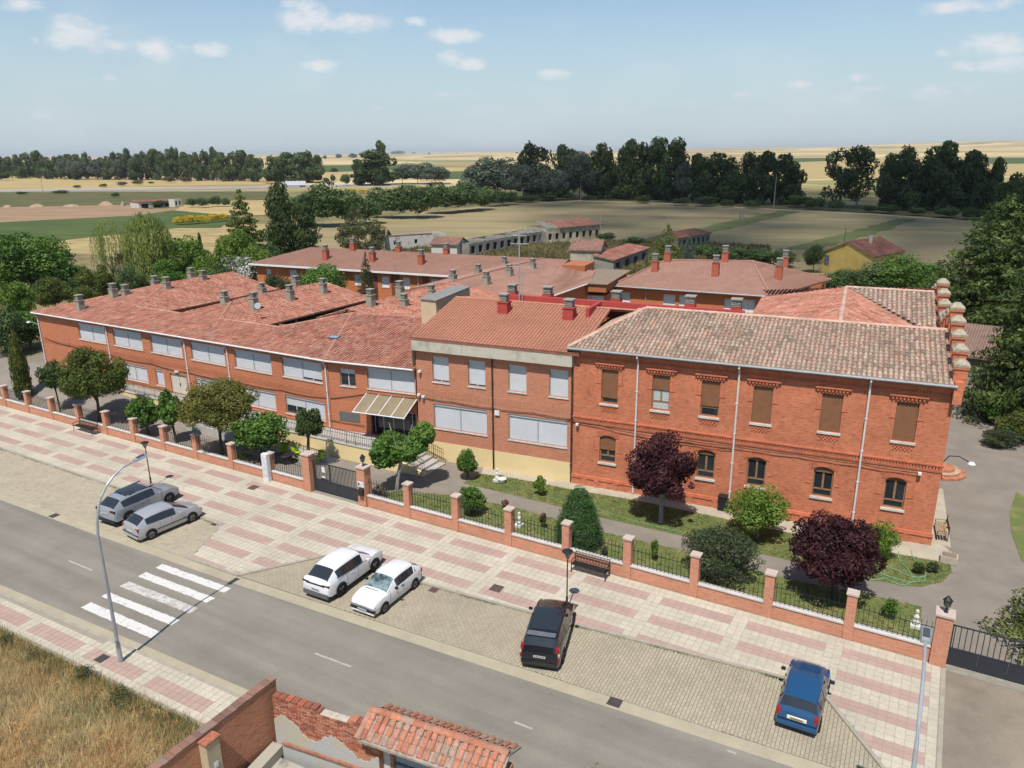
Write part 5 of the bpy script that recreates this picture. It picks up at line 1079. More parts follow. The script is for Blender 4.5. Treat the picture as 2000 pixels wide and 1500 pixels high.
# ------------------------------------------------------------------ lamps, benches
LAMPG = mat('galvanised_lamp', (.38, .40, .42), rough=.4, var=.1, scale=1.5, metal=.4)
def street_lamp(label, x, y, reach, hd_z, dx=0.0):
    t = thing('street_lamp', label, 'street lamp', (x, y, 0)); MB().tube([(0, 0, 0), (0, 0, .9), (0, 0, 1.0), (0, .02, 5.6)], [.105, .10, .08, .062], 10).build('post', LAMPG, t)
    P = [(0, .02, 5.6)]
    for k in range(1, 9): a = k / 8; P.append((dx * a, reach * a ** 2.2, 5.6 + (hd_z - 5.6) * (1 - (1 - a) ** 1.7)))
    MB().tube(P, [.062 - .003 * k for k in range(9)], 8).build('arm', LAMPG, t)
    h = MB(); h.add([(-.13, 0, -.05), (.13, 0, -.05), (.16, .62, -.05), (-.16, .62, -.05), (-.09, .02, .05), (.09, .02, .05), (.11, .58, .05), (-.11, .58, .05)], [(3, 2, 1, 0), (4, 5, 6, 7), (0, 1, 5, 4), (1, 2, 6, 5), (2, 3, 7, 6), (3, 0, 4, 7)]); o = h.build('lamp_head', LAMPG, t); o.location = (dx, reach, hd_z + .02); o.rotation_euler = (.12, 0, 0)
    MB().box(-.085, .085, .16, .52, .052, .075).build('driver_cover', mat('dark_lamp_cover', (.06, .065, .07), rough=.3), o); MB().box(.07, .12, -.14, -.08, .9, 1.2).build('door', LAMPG, t)
street_lamp('tall grey street lamp on the near pavement, arm bending over the zebra crossing', -29.29, 16.05, 2.1, 8.75)
street_lamp('tall grey street lamp at the lower right, seen from above', .95, 17.6, 2.6, 8.9, -.15)
street_lamp('tall street lamp out at the left whose arm shades the road', -54.0, 15.6, 2.1, 8.75)
def post_lamp(label, x, y):
    t = thing('post_lamp', label, 'lamp', (x, y, 0)); MB().tube([(0, 0, 0), (0, 0, .7), (0, 0, .72), (0, 0, 2.75)], [.06, .055, .035, .03], 8).build('post', BLACK_METAL, t)
    MB().lathe([(.035, 2.75), (.05, 2.8), (.20, 3.12), (.205, 3.15)], n=12).build('glass_cone', glass_mat('cone_glass', (.22, .22, .22), .25, .5), t); MB().lathe([(.27, 3.152), (.27, 3.18), (.16, 3.23), (.02, 3.27)], n=14).build('hood', BLACK_METAL, t)
    for a in (0, 1.57, 3.14, 4.71): MB().tube([(.05 * math.cos(a), .05 * math.sin(a), 2.78), (.22 * math.cos(a), .22 * math.sin(a), 3.16)], .011, 4).build('stay', BLACK_METAL, t)
post_lamp('slim black post lamp behind the grey off-roader', -44.64, 28.6); post_lamp('slim black post lamp in front of the black car', -13.9, 29.22)
def bench(label, x, y, L):
    t = thing('park_bench', label, 'bench', (x, y, 0)); WB = mat('black_bench', (.02, .018, .018), rough=.5, var=.2)
    for k in range(5): MB().box(-L / 2, L / 2, -.32 + k * .095, -.32 + k * .095 + .075, .43, .46).build('seat_slat', WB, t)
    g = MB()
    for k in range(23):
        a = -L / 2 + .04 + (L - .08) * k / 22; b_ = a + (.12 if k % 2 else -.12); g.tube([(a, .17, .5), ((a + b_) / 2, .215, .72), (b_, .25, .93)], .011, 4)
    for z, y_ in ((.5, .17), (.72, .21), (.95, .255)): g.tube([(-L / 2, y_, z), (L / 2, y_, z)], .02, 5)
    g.build('backrest', WB, t)
    for s in (-1, 1):
        x_ = s * (L / 2 - .03); MB().tube([(x_, -.36, 0), (x_, -.3, .2), (x_, -.33, .43), (x_, -.36, .64), (x_, -.1, .68), (x_, .22, .66)], .026, 6).build('arm', WB, t); MB().tube([(x_, .26, 0), (x_, .16, .25), (x_, .16, .45), (x_, .27, .97)], .026, 6).build('leg', WB, t)
bench('black iron bench against the fence wall near the round tree', -58.7, 32.86, 2.5); bench('black iron bench beside the brick wall, right of the black post lamp', -14.25, 32.80, 2.0)
sb = thing('side_bench', 'wooden slatted bench along the right side wall of the old house', 'bench', (1.72, 46.4, 0), math.radians(-84.5)); WOODB = mat('bench_wood', (.30, .20, .11), var=.15, scale=6)
for k in range(4): MB().box(-.9, .9, -.35 + k * .14, -.35 + k * .14 + .11, .42, .45).build('seat_slat', WOODB, sb)
for k in range(3): MB().box(-.9, .9, .22, .25, .55 + k * .14, .65 + k * .14).build('back_slat', WOODB, sb)
for s in (-.8, .8): MB().tube([(s, -.34, 0), (s, -.34, .62), (s, .2, .64), (s, .25, .95)], .022, 5).build('arm', BLACK_METAL, sb); MB().tube([(s, .2, 0), (s, .2, .6)], .022, 5).build('leg', BLACK_METAL, sb)
# ------------------------------------------------------------------ cars
TYRE = mat('tyre', (.014, .014, .015), rough=.85, var=.1); RIM = mat('alloy_rim', (.35, .36, .37), rough=.3, metal=.7, var=.05); RIMD = mat('dark_alloy_rim', (.10, .10, .11), rough=.35, metal=.6, var=.05)
TRIM = mat('black_trim', (.018, .018, .019), rough=.6, var=.1); CARGLASS = glass_mat('car_glass', (.022, .026, .030), .05, .8); TAIL = mat('tail_lamp', (.30, .012, .014), rough=.2, var=.1, spec=.6); HEAD = glass_mat('head_lamp', (.42, .43, .44), .12, .6); PLATE = mat('number_plate', (.55, .55, .54), rough=.5, var=.02); PLTX = mat('plate_ink', (.03, .03, .035))
def paint(name, c, rough=.28, metal=0.0): return mat(name, c, rough=rough, var=.015, scale=2, spec=.5, metal=metal, coat=.6, coord='Object')
def car(label, loc, rz, spec):
    """body lofted from cross sections; windows, lamps, wheels and trim are parts"""
    L, W, H, wb, clr = spec['L'], spec['W'], spec['H'], spec['wb'], spec.get('clr', .2); m = spec['paint']; t = thing('parked_car', label, 'car', loc, rz)
    hw = W / 2; st = spec['st']        # stations: x share from rear 0..1, width share, belt z, roof half-width share, top z
    sec = []
    for (fx, ws, belt, rw, top) in st:
        x = -L / 2 + fx * L; w = hw * ws; b0 = clr + spec.get('tuck', .0) * (1 if fx in (0, 1) else 0)
        if fx < .03 or fx > .97: b0 += .06
        pts_ = [(0, b0), (w * .90, b0), (w * .985, b0 + .13), (w, b0 + .33), (w * .995, belt - .14), (w * .955, belt), (w * .955 + (hw * rw - w * .955) * .84, belt + (top - .055 - belt) * .84), (hw * rw, top - .055), (hw * rw * .90, top - .012), (hw * rw * .5, top + .012), (0, top + .018)]
        sec.append((x, pts_))
    npt = len(sec[0][1]); V = {}
    def P(i, j, s): x, q = sec[i]; return (x, s * q[j][0], q[j][1])
    parts = {}
    def put(key, vs, s=0): parts.setdefault((key, s if key == 'side_window' else 0), MB()).face(vs)
    for i in range(len(sec) - 1):
        kind = spec['zones'][i]           # what lies between station i and i+1 above the belt
        for j in range(npt - 1):
            for s in (1, -1):
                q = [P(i, j, s), P(i + 1, j, s), P(i + 1, j + 1, s), P(i, j + 1, s)]; q = q if s > 0 else q[::-1]; q = q[::-1]
                key = 'body'
                if j == 5 and kind in ('side', 'roof_side'): key = 'side_window'
                if j >= 7 and kind in ('front_glass', 'rear_glass'): key = 'windscreen' if kind == 'front_glass' else 'rear_window'
                if j >= 8 and i in (4, 5) and spec.get('pano'): key = 'roof_glass'
                if j < 2: key = 'sill' if spec.get('clad') else 'body'
                put(key, q, s)
    for i, rev in ((0, False), (len(sec) - 1, True)):
        half = [P(i, j, 1) for j in range(npt)]; loop = half + [P(i, j, -1) for j in range(npt - 2, 0, -1)]; put('body', loop if rev else loop[::-1])
    mt = dict(body=m, side_window=CARGLASS, windscreen=spec.get('ws', CARGLASS), rear_window=CARGLASS, roof_glass=CARGLASS, sill=TRIM)
    for (k, _s), b in parts.items():
        me = b.mesh(k); bm = bmesh.new(); bm.from_mesh(me); bmesh.ops.remove_doubles(bm, verts=bm.verts, dist=.0005); bmesh.ops.recalc_face_normals(bm, faces=bm.faces); bm.to_mesh(me); bm.free(); o = obj(k, me, mt[k], t, smooth=True)
        if k in ('body',):
            for p in me.polygons: p.use_smooth = True
            try: me.set_sharp_from_angle(angle=math.radians(38))
            except Exception: pass
    # pillars over the side glass
    for fx0, fx1, wd in spec.get('pillars', ()):
        for s in (1, -1):
            def at(fx, j):
                x = -L / 2 + fx * L
                for (xa, qa), (xb, qb) in zip(sec, sec[1:]):
                    if xa <= x <= xb: u = (x - xa) / (xb - xa); return (x, s * (qa[j][0] + (qb[j][0] - qa[j][0]) * u), qa[j][1] + (qb[j][1] - qa[j][1]) * u)
            a, b_ = at(fx0, 5), at(fx1, 6); o = .008 * s; MB().add([(a[0] - wd / 2, a[1] + o, a[2]), (a[0] + wd / 2, a[1] + o, a[2]), (b_[0] + wd / 2, b_[1] + o, b_[2]), (b_[0] - wd / 2, b_[1] + o, b_[2])], [(0, 1, 2, 3)]).build('pillar', TRIM if wd < .09 else m, t)
    R = spec.get('R', .32); xr_ = -wb / 2 + spec.get('wo', 0); xf = xr_ + wb
    for x in (xr_, xf):
        for s in (1, -1):
            arch = MB(); n = 14
            for k in range(n):
                a0, a1 = math.pi * k / n - .15, math.pi * (k + 1) / n - .15 + (.3 / n); y = s * (hw * 1.003)
                arch.add([(x + math.cos(a) * r_, y, R + .02 + math.sin(a) * r_) for a in (a0, a1) for r_ in (R * .55, R * 1.17)], [(0, 1, 3, 2)])
            arch.build('wheel_arch', TRIM, t)
            wh = MB(); wd = .21
            pr = [(R * .66, -wd / 2), (R * .95, -wd / 2), (R, -wd / 2 + .03), (R, wd / 2 - .03), (R * .95, wd / 2), (R * .66, wd / 2)]
            vs = []; n = 20
            for r_, yy in pr:
                for k in range(n): a = 2 * math.pi * k / n; vs.append((r_ * math.cos(a), yy, r_ * math.sin(a)))
            fs = [(i * n + k, i * n + (k + 1) % n, (i + 1) * n + (k + 1) % n, (i + 1) * n + k) for i in range(len(pr) - 1) for k in range(n)]; wh.add(vs, fs); w_ = wh.build('wheel', TYRE, t, smooth=False); w_.location = (x, s * (hw - wd / 2 + .012), R)
            rm = MB(); y = s * (wd / 2 - .015); c0 = [(R * .68 * math.cos(2 * math.pi * k / 20), y - s * .03, R * .68 * math.sin(2 * math.pi * k / 20)) for k in range(20)]; rm.add(c0, [tuple(range(20)), tuple(range(19, -1, -1))]); rm.build('brake', TRIM, w_)
            rs = MB()
            for k in range(5):
                a = 2 * math.pi * k / 5 + .3; d = (math.cos(a), math.sin(a)); e = (-d[1], d[0]); q = []
                for rr_, ww in ((.06, .05), (R * .64, .035 + spec.get('spoke', .03))):
                    for sg_ in (-1, 1): q.append((d[0] * rr_ + e[0] * ww * sg_, y, d[1] * rr_ + e[1] * ww * sg_))
                rs.add(q, [(0, 1, 3, 2), (2, 3, 1, 0)])
            for k in range(20):
                a0, a1 = 2 * math.pi * k / 20, 2 * math.pi * (k + 1) / 20; rs.add([(math.cos(a) * r_, y + s * .004, math.sin(a) * r_) for a in (a0, a1) for r_ in (R * .60, R * .70)], [(0, 1, 3, 2), (2, 3, 1, 0)])
            rs.build('rim', spec.get('rim', RIM), w_)
    for kind, boxes in (('head_lamp', spec.get('head', ())), ('tail_lamp', spec.get('tail', ()))):
        for bx_ in boxes:
            for s in (1, -1):
                x0, x1, y0, y1, z0, z1 = bx_; b = MB(); ya, yb_ = (y0, y1) if s > 0 else (-y1, -y0); b.box(x0, x1, ya, yb_, z0, z1); o = b.build(kind, HEAD if kind == 'head_lamp' else spec.get('tailm', TAIL), t); md = o.modifiers.new('bevel', 'BEVEL'); md.width = .025; md.segments = 2
    for nm, bx_, mm in spec.get('boxes', ()):
        o = MB().box(*bx_).build(nm, mm, t); md = o.modifiers.new('bevel', 'BEVEL'); md.width = .02; md.segments = 2
    for s in (1, -1):
        b = MB().box(spec['mirx'] - .06, spec['mirx'] + .06, s * (hw + .12) - .09, s * (hw + .12) + .09, spec['mirz'] - .06, spec['mirz'] + .07); o = b.build('mirror', spec.get('mirm', m), t); md = o.modifiers.new('bevel', 'BEVEL'); md.width = .03; md.segments = 2
        for hx in spec.get('handles', ()): MB().box(hx - .09, hx + .09, s * hw * .992 - .012, s * hw * .992 + .02, spec['hz'], spec['hz'] + .035).build('door_handle', spec.get('handm', m), t)
        for sx in spec.get('seams', ()): MB().box(sx - .005, sx + .005, s * hw * .998 - .004, s * hw * .998 + .003, clr + .22, spec['hz'] + .1).build('door_seam', TRIM, t)
    for (x, z, w_, d) in spec.get('plates', ()):
        o = MB().box(x - .012, x + .012, -w_ / 2, w_ / 2, z - .055, z + .055).build('number_plate', spec.get('platem', PLATE), t); sx = 1 if d > 0 else -1
        for k in range(7): yy = -w_ * .38 + k * w_ * .125; MB().box(x + sx * .012, x + sx * .016, yy - .02, yy + .02, z - .032, z + .032).build('plate_character', PLTX, o)
    return t
def hatch(L, W, H, belt, hood, nose_w=.86, cab0=.09, ws0=.60, ws1=.72, tailw=.90, rear_in=.03, rwid=.74):
    """stations for a two-box car, rear at 0"""
    return [(0, tailw * .97, belt * .72, tailw * .9, belt * .80), (.012, tailw, belt * .93, tailw * .86, belt * .98), (rear_in, .955, belt + .03, rwid * 1.06, belt + .06 + (H - belt) * .16), (cab0, .975, belt + .04, rwid - .03, H - .105), (cab0 + .09, 1, belt + .025, rwid - .005, H - .04), (.40, 1, belt, rwid + .02, H), (ws0 - .04, 1, belt - .01, rwid + .01, H - .03), (ws0 + .01, 1, belt - .015, rwid, H - .075), (ws1 + .02, .995, belt - .05, .82, hood + .05), ((ws1 + .95) / 2 + .005, .98, hood - .05, .80, hood - .01), (.93, .94, hood - .13, .76, hood - .085), (.98, .89, hood - .22, .72, hood - .19), (1.0, nose_w * .94, hood - .34, .70, hood - .30)]
ZN = ['body', 'body', 'rear_glass', 'side', 'side', 'side', 'side', 'front_glass', 'body', 'body', 'body', 'body']
ZP = ZR + .032
SILVER = paint('silver_paint', (.42, .42, .44), .3, .35); GREYP = paint('grey_blue_paint', (.30, .32, .35), .3, .3); WHITEP = paint('white_paint', (.66, .66, .67), .3); BLACKP = paint('black_paint', (.010, .011, .013), .18); BLUEP = paint('blue_paint', (.016, .075, .175), .25, .2)
def place(P, ang): return (P[0], P[1], ZP), math.radians(ang)
# each car: x forward
l_, r_ = place((-42.15, 26.05), 92)
car('grey compact off-roader with dark roof glass and roof rails, left of the silver hatchback', l_, r_, dict(L=4.70, W=1.89, H=1.66, wb=2.86, clr=.26, R=.37, paint=GREYP, clad=True, pano=True, st=hatch(4.7, 1.89, 1.66, 1.07, 1.06, cab0=.145, ws0=.60, ws1=.73, rwid=.69), zones=ZN, pillars=((.20, .16, .07), (.36, .35, .06), (.50, .48, .05)), rim=RIMD, head=((2.10, 2.24, .45, .82, .70, .86),), tail=((-2.325, -2.2, .45, .87, .93, 1.08),), tailm=mat('dark_tail_lamp', (.05, .008, .009), rough=.2, spec=.6),
    boxes=(('roof_rail', (-1.05, .7, .60, .65, 1.58, 1.645), TRIM), ('roof_rail', (-1.05, .7, -.65, -.60, 1.58, 1.645), TRIM), ('bumper', (-2.40, -2.25, -.82, .82, .30, .50), TRIM), ('bumper', (2.22, 2.37, -.75, .75, .28, .45), TRIM), ('roof_aerial', (-1.25, -1.15, -.03, .03, 1.67, 1.74), TRIM)), mirx=.72, mirz=1.12, handles=(-.55, .42), hz=.93, seams=(-.98, -.02, .92), plates=((-2.365, .82, .5, -1),)))
l_, r_ = place((-38.85, 25.35), 84.5)
car('silver five-door hatchback with red tail lamps beside the grey off-roader', l_, r_, dict(L=4.21, W=1.75, H=1.50, wb=2.61, clr=.2, R=.31, paint=SILVER, st=hatch(4.21, 1.75, 1.5, .95, .93, cab0=.15, ws0=.57, ws1=.77, rwid=.70), zones=ZN, pillars=((.19, .16, .08), (.385, .375, .06), (.52, .50, .05)), head=((1.80, 2.02, .42, .78, .60, .76),), tail=((-2.075, -1.90, .56, .825, .70, .92),),
    boxes=(('side_strip', (-.95, 1.0, .868, .885, .48, .54), TRIM), ('side_strip', (-.95, 1.0, -.885, -.868, .48, .54), TRIM), ('bumper_strip', (-2.125, -2.05, -.8, .8, .46, .53), TRIM), ('bumper_strip', (2.03, 2.12, -.7, .7, .44, .52), TRIM)), mirx=.55, mirz=1.0, handles=(-.45, .45), hz=.80, seams=(-.72, .02, .88), plates=((-2.118, .62, .5, -1),)))
l_, r_ = place((-25.30, 26.15), 91.5)
car('white crossover with black rear window seen from behind, left of the white hatchback', l_, r_, dict(L=4.45, W=1.84, H=1.62, wb=2.675, clr=.22, R=.36, paint=WHITEP, clad=True, st=hatch(4.45, 1.84, 1.62, 1.03, 1.05, cab0=.17, ws0=.59, ws1=.74, rear_in=.04, rwid=.68), zones=ZN, pillars=((.17, .13, .06), (.385, .375, .06)), rim=RIMD, head=((1.98, 2.14, .5, .82, .72, .84),), tail=((-2.205, -2.08, .40, .85, .88, .97),), tailm=mat('dark_tail_lamp', (.05, .008, .009), rough=.2),
    boxes=(('bumper', (-2.27, -2.12, -.80, .80, .24, .50), mat('grey_trim', (.10, .10, .105))), ('bumper', (2.12, 2.25, -.74, .74, .25, .42), TRIM), ('rear_panel', (-2.245, -2.2, -.6, .6, .88, .95), TRIM), ('window_line', (-1.5, .9, .885, .90, 1.02, 1.04), RIM), ('window_line', (-1.5, .9, -.90, -.885, 1.02, 1.04), RIM)), mirx=.66, mirz=1.1, handles=(-.48, .42), hz=.90, seams=(-.85, -.02, .90), plates=((-2.25, .66, .5, -1),)))
l_, r_ = place((-22.33, 25.95), -89.5)
car('small white three-door hatchback facing the road, sunshade behind the windscreen', l_, r_, dict(L=3.85, W=1.64, H=1.42, wb=2.44, clr=.18, R=.28, paint=WHITEP, ws=mat('sunshade_glass', (.20, .26, .27), rough=.08, col2=(.04, .055, .06), scale=1.8, thr=(.42, .58), spec=.6, coord='Object'), st=hatch(3.85, 1.64, 1.42, .90, .90, cab0=.14, ws0=.54, ws1=.71, nose_w=.9, rwid=.70), zones=ZN, pillars=((.18, .15, .10), (.40, .39, .07)), head=((1.72, 1.86, .42, .74, .52, .64),), tail=((-1.93, -1.84, .55, .78, .62, .86),), spoke=.07,
    boxes=(('bumper', (1.84, 1.955, -.74, .74, .30, .46), TRIM), ('front_spoiler', (1.80, 1.94, -.70, .70, .18, .28), WHITEP), ('bumper', (-1.96, -1.86, -.72, .72, .30, .46), TRIM), ('grille', (1.845, 1.885, -.32, .32, .56, .62), TRIM), ('wiper', (1.02, 1.05, -.5, .3, .955, .965), TRIM)), mirx=.42, mirz=.98, mirm=TRIM, handles=(-.2,), hz=.76, handm=TRIM, seams=(-.35, .78), plates=((1.962, .37, .52, 1),)))
l_, r_ = place((-13.55, 26.65), 106)
car('black people carrier with tall red and white tail lamps below the post lamp', l_, r_, dict(L=4.37, W=1.82, H=1.58, wb=2.64, clr=.2, R=.32, paint=BLACKP, st=hatch(4.37, 1.82, 1.58, 1.00, 1.02, cab0=.10, ws0=.60, ws1=.76, rear_in=.03, rwid=.78), zones=ZN, pillars=((.16, .13, .10), (.36, .35, .06)), pano=True, head=((1.92, 2.06, .45, .80, .68, .82),), tail=((-2.12, -1.90, .70, .84, .92, 1.18), (-2.17, -2.0, .76, .88, .62, .76)), 
    boxes=(('spoiler', (-1.86, -1.55, -.62, .62, 1.53, 1.56), mat('grey_spoiler', (.12, .125, .14), rough=.3)), ('bumper', (-2.23, -2.05, -.80, .80, .34, .50), BLACKP), ('reverse_lamp', (-2.135, -1.95, .755, .87, .765, .915), HEAD), ('reverse_lamp', (-2.135, -1.95, -.87, -.755, .765, .915), HEAD), ('emblem', (-2.13, -2.10, -.06, .06, .86, .91), RIM)), mirx=.78, mirz=1.06, handles=(-.42, .48), hz=.86, seams=(-.7, .05, .95), plates=((-2.175, .72, .52, -1),)))
l_, r_ = place((-2.72, 27.95), 91)
car('blue estate hatchback with yellowish number plate parked beside the diagonal kerb', l_, r_, dict(L=3.78, W=1.64, H=1.46, wb=2.47, clr=.2, R=.29, paint=BLUEP, st=hatch(3.78, 1.64, 1.46, .92, .93, cab0=.10, ws0=.58, ws1=.74, rear_in=.035, rwid=.76), zones=ZN, pillars=((.18, .15, .08), (.37, .36, .06)), head=((1.62, 1.78, .42, .70, .60, .74),), tail=((-1.885, -1.74, .60, .765, .66, .98),), platem=mat('yellowish_plate', (.50, .46, .34), col2=(.5, .33, .05), scale=6, coord='Object'),
    boxes=(('bumper', (-1.96, -1.82, -.74, .74, .34, .50), BLUEP), ('plate_recess', (-1.915, -1.88, -.36, .36, .62, .78), WHITEP)), mirx=.58, mirz=.98, mirm=TRIM, handles=(-.42, .45), hz=.78, handm=TRIM, seams=(-.68, .04, .85), plates=((-1.925, .70, .5, -1),)))
l_, r_ = place((-64.35, 25.6), 90)
car('grey car mostly outside the frame at the left edge', l_, r_, dict(L=4.2, W=1.75, H=1.48, wb=2.6, clr=.2, R=.31, paint=GREYP, st=hatch(4.2, 1.75, 1.48, .94, .93), zones=ZN, pillars=(), mirx=.55, mirz=1.0, handles=(), hz=.8))

# ------------------------------------------------------------------ walls in the foreground
BRICK_N = brick_mat('near_brick', (.45, .17, .085), (.35, .12, .062), (.40, .25, .165), bw=.25, bh=.075, msize=.012, stain=.22)
yard0 = 0.75
MB().prism([(-18.72, 3), (-3, 3), (-3, 16.0), (-18.2, 14.95), (-18.72, 14.95)], -.2, yard0).build('near_yard', mat('yard_concrete', (.34, .31, .26), var=.2, scale=1, col2=(.10, .085, .07), thr=(.55, .7)), kind='structure')
w1 = thing('brick_wall', 'dark brick garden wall with a cream pillar, beside the dry grass', 'wall', (-18.95, 10, 0))
MB().box(-.14, .14, -6, 5.55, 0, 3.42).build('wall', BRICK_N, w1)
COPW = mat('wall_mortar_top', (.25, .19, .15), var=.3, scale=6)
random.seed(31)
k = -6.0
while k < 5.5:
    l = random.uniform(.2, .34); MB().box(-.17, .17, k, min(k + l - .012, 5.56), 3.422, 3.48 + random.uniform(-.015, .02), random.random()).build('coping_brick', ramp_mat('coping_bricks', [(.17, .10, .08), (.27, .14, .10), (.22, .16, .13)]), w1); k += l
MB().box(.142, .52, 2.25, 2.75, 0, 3.3).build('pillar', mat('cream_pillar', (.42, .34, .22), var=.14, scale=2), w1); MB().box(.13, .55, 2.2, 2.8, 3.302, 3.36).build('pillar_cap', mat('red_cap', (.33, .12, .07), var=.3, scale=8), w1)
MB().box(.53, .545, 2.42, 2.58, 2.3, 2.5).build('plate', SHUT_WHITE, w1)
w2 = thing('plastered_wall', 'crumbling plastered wall with bare red bricks along its top', 'wall', (-18.55, 15.1, 0), math.radians(7.5))
PLAST = mat('old_plaster', (.40, .35, .25), rough=.95, col2=(.36, .355, .34), scale=.9, thr=(.40, .56), fine=.1, fscale=20, bump=.3, bscale=12)
WL = 4.3; MB().box(0, WL, 0, .3, 0, 2.2).build('wall', BRICK_N, w2)
# plaster skin with a ragged edge, bricks showing above it
g = MB(); n = 40; rs = random.Random(5); edge = [2.2 + .28 * math.sin(i * .33) + rs.uniform(-.07, .07) - .35 * (i / n) for i in range(n + 1)]
for i in range(n):
    xa, xb = WL * i / n, WL * (i + 1) / n; q = [(xa, -.035, 0), (xb, -.035, 0), (xb, -.035, edge[i + 1]), (xa, -.035, edge[i])]; g.add(q + [(a, .0, c) for a, _, c in q], [(0, 1, 2, 3), (3, 2, 6, 7)])
g.build('plaster', PLAST, w2)
MB().box(.3, WL - .1, -.12, -.036, 1.28, 1.36).build('brick_ledge', mat('brick_ledge', (.30, .13, .08), var=.3, scale=5), w2)
BR1 = [mat('loose_brick_%s' % n_, c, var=.2, scale=6, fine=.15, fscale=40) for n_, c in (('red', (.33, .10, .055)), ('dark', (.23, .08, .05)), ('orange', (.37, .15, .085)))]
bm_ = []
for m_ in BR1: me = MB().box(-.5, .5, -.5, .5, -.5, .5).mesh('brick'); me.materials.append(m_); bm_.append(me)
row = 0; z = 1.95
while z < 3.16:
    x = -.12 if row % 2 else 0.0
    while x < WL - .02:
        top_here = 3.22 + .1 * math.sin(x * 2.1) - .10 * x / WL + random.uniform(-.05, .03); x0_, x1_ = max(0, x), min(x + .255, WL)
        if z + .07 < top_here and x1_ - x0_ > .06 and z > edge[int(min(n, max(0, x / WL * n)))] - .18:
            o = bpy.data.objects.new('brick', random.choice(bm_)); COL.objects.link(o); o.parent = w2; o.location = ((x0_ + x1_) / 2, .14 + random.uniform(-.012, .012), z + .036); o.scale = (x1_ - x0_ - .014, .30, .068)
        x += .268
    z += .082; row += 1
MB().box(.02, WL - .02, .002, .28, 1.9, 3.02).build('mortar_core', mat('lime_mortar', (.42, .36, .29), var=.2, scale=6), w2)
MB().box(-.2, .25, -1.8, .0, yard0, 1.15).build('step_block', mat('yard_concrete', (.34, .31, .26)), w2)
# tiled gateway roof
gt = thing('gateway', 'small gateway with a ridged roof of orange clay tiles and grey plank doors', 'gateway', (-14.75, 16.05, 0), math.radians(6.5))
GL = 5.0; OT = ramp_mat('orange_clay_tile', [(.35, .14, .085), (.41, .16, .095), (.31, .15, .10), (.38, .19, .13), (.28, .21, .16), (.43, .175, .115), (.33, .125, .08)], nscale=2.5, namt=.22, fine=.2, fscale=14)
MB().prism([(-.1, -.62), (GL, -.62), (GL, .62), (-.1, .62)], 2.72, lambda x, y: 3.38 - .85 * abs(y) * 1.0 + .0).build('roof_bed', mat('lime_mortar', (.42, .36, .29)), gt) if False else None
g = MB(); 
for s in (-1, 1): g.add([(-.08, 0, 3.40), (GL, 0, 3.40), (GL, s * .92, 2.93), (-.08, s * .92, 2.93), (-.08, 0, 3.32), (GL, 0, 3.32), (GL, s * .92, 2.85), (-.08, s * .92, 2.85)], [(0, 1, 2, 3), (7, 6, 5, 4), (2, 6, 7, 3), (0, 3, 7, 4), (1, 5, 6, 2)])
g.build('roof_bed', mat('dirty_mortar', (.27, .22, .175), var=.3, scale=6), gt)
def clay(parent, x, y, z, rot, L, r, rd, name='roof_tile', tilt=0.0, yaw=0.0):
    vs = []; arc = 7
    for yy, rr_ in ((0, r), (L, r * .82)):
        for j in range(arc + 1): a = math.pi * j / arc; vs.append((math.cos(a) * rr_, yy, math.sin(a) * rr_ * .8))
    for yy, rr_ in ((0, r * .84), (L, r * .68)):
        for j in range(arc + 1): a = math.pi * j / arc; vs.append((math.cos(a) * rr_, yy, math.sin(a) * rr_ * .8))
    q = arc + 1; fs = [(j, j + 1, q + j + 1, q + j) for j in range(arc)] + [(2 * q + j + 1, 2 * q + j, 3 * q + j, 3 * q + j + 1) for j in range(arc)] + [(j + 1, j, 2 * q + j, 2 * q + j + 1) for j in range(arc)] + [(q + j, q + j + 1, 3 * q + j + 1, 3 * q + j) for j in range(arc)]
    b = MB(); b.add(vs, fs, rd); o = b.build(name, OT, parent); o.matrix_local = Matrix.Translation((x, y, z)) @ Matrix.Rotation(yaw, 4, 'Z') @ Matrix.Rotation(tilt, 4, 'X'); return o
sl = math.atan2(.47, .92)
for k in range(19):
    x = .1 + k * .262
    for j in range(3):
        d = .95 - j * .31; clay(gt, x + random.uniform(-.02, .02), -d * math.cos(sl) - .0, 3.42 - d * math.sin(sl) * 1.08 + .012 * j, 0, .37, .112, random.random(), tilt=sl, yaw=random.uniform(-.05, .05))
    if k < 19: clay(gt, x, .97 * math.cos(sl), 3.42 - 1.0 * math.sin(sl), 0, .5, .11, random.random(), tilt=sl, yaw=math.pi)
for k in range(12): clay(gt, -.1 + k * .42, 0, 3.43, 0, .46, .15, random.random(), 'ridge_tile', tilt=.03, yaw=-math.pi / 2)
for j in range(2): clay(gt, -.08, -.92 + j * .45, 2.98 + j * .2, 0, .5, .13, .75, 'verge_tile', tilt=sl)
MB().box(0, .75, -.15, .25, 0, 2.86).build('gate_pier', BRICK_N, gt); MB().box(.12, .66, -.20, -.151, 0, 2.55).build('plaster_patch', mat('white_plaster', (.50, .48, .45), var=.12, scale=3), gt)
MB().box(4.5, 5.0, -.15, .25, 0, 2.86).build('gate_pier', BRICK_N, gt); MB().box(.75, 4.5, -.1, .2, 2.55, 2.8).build('lintel', mat('dark_lintel', (.05, .05, .05)), gt)
PLANK = mat('grey_blue_plank', (.25, .29, .31), rough=.7, var=.15, scale=4)
for k in range(26): MB().box(.78 + k * .142, .78 + k * .142 + .132, -.02, .03, .2, 2.55, random.random()).build('door_plank', PLANK, gt)
g = MB(); 
for z in (.6, 1.5, 2.3): g.box(.78, 4.46, -.06, -.021, z, z + .1)
g.build('door_rail', mat('dark_gate_rail', (.10, .12, .13)), gt)
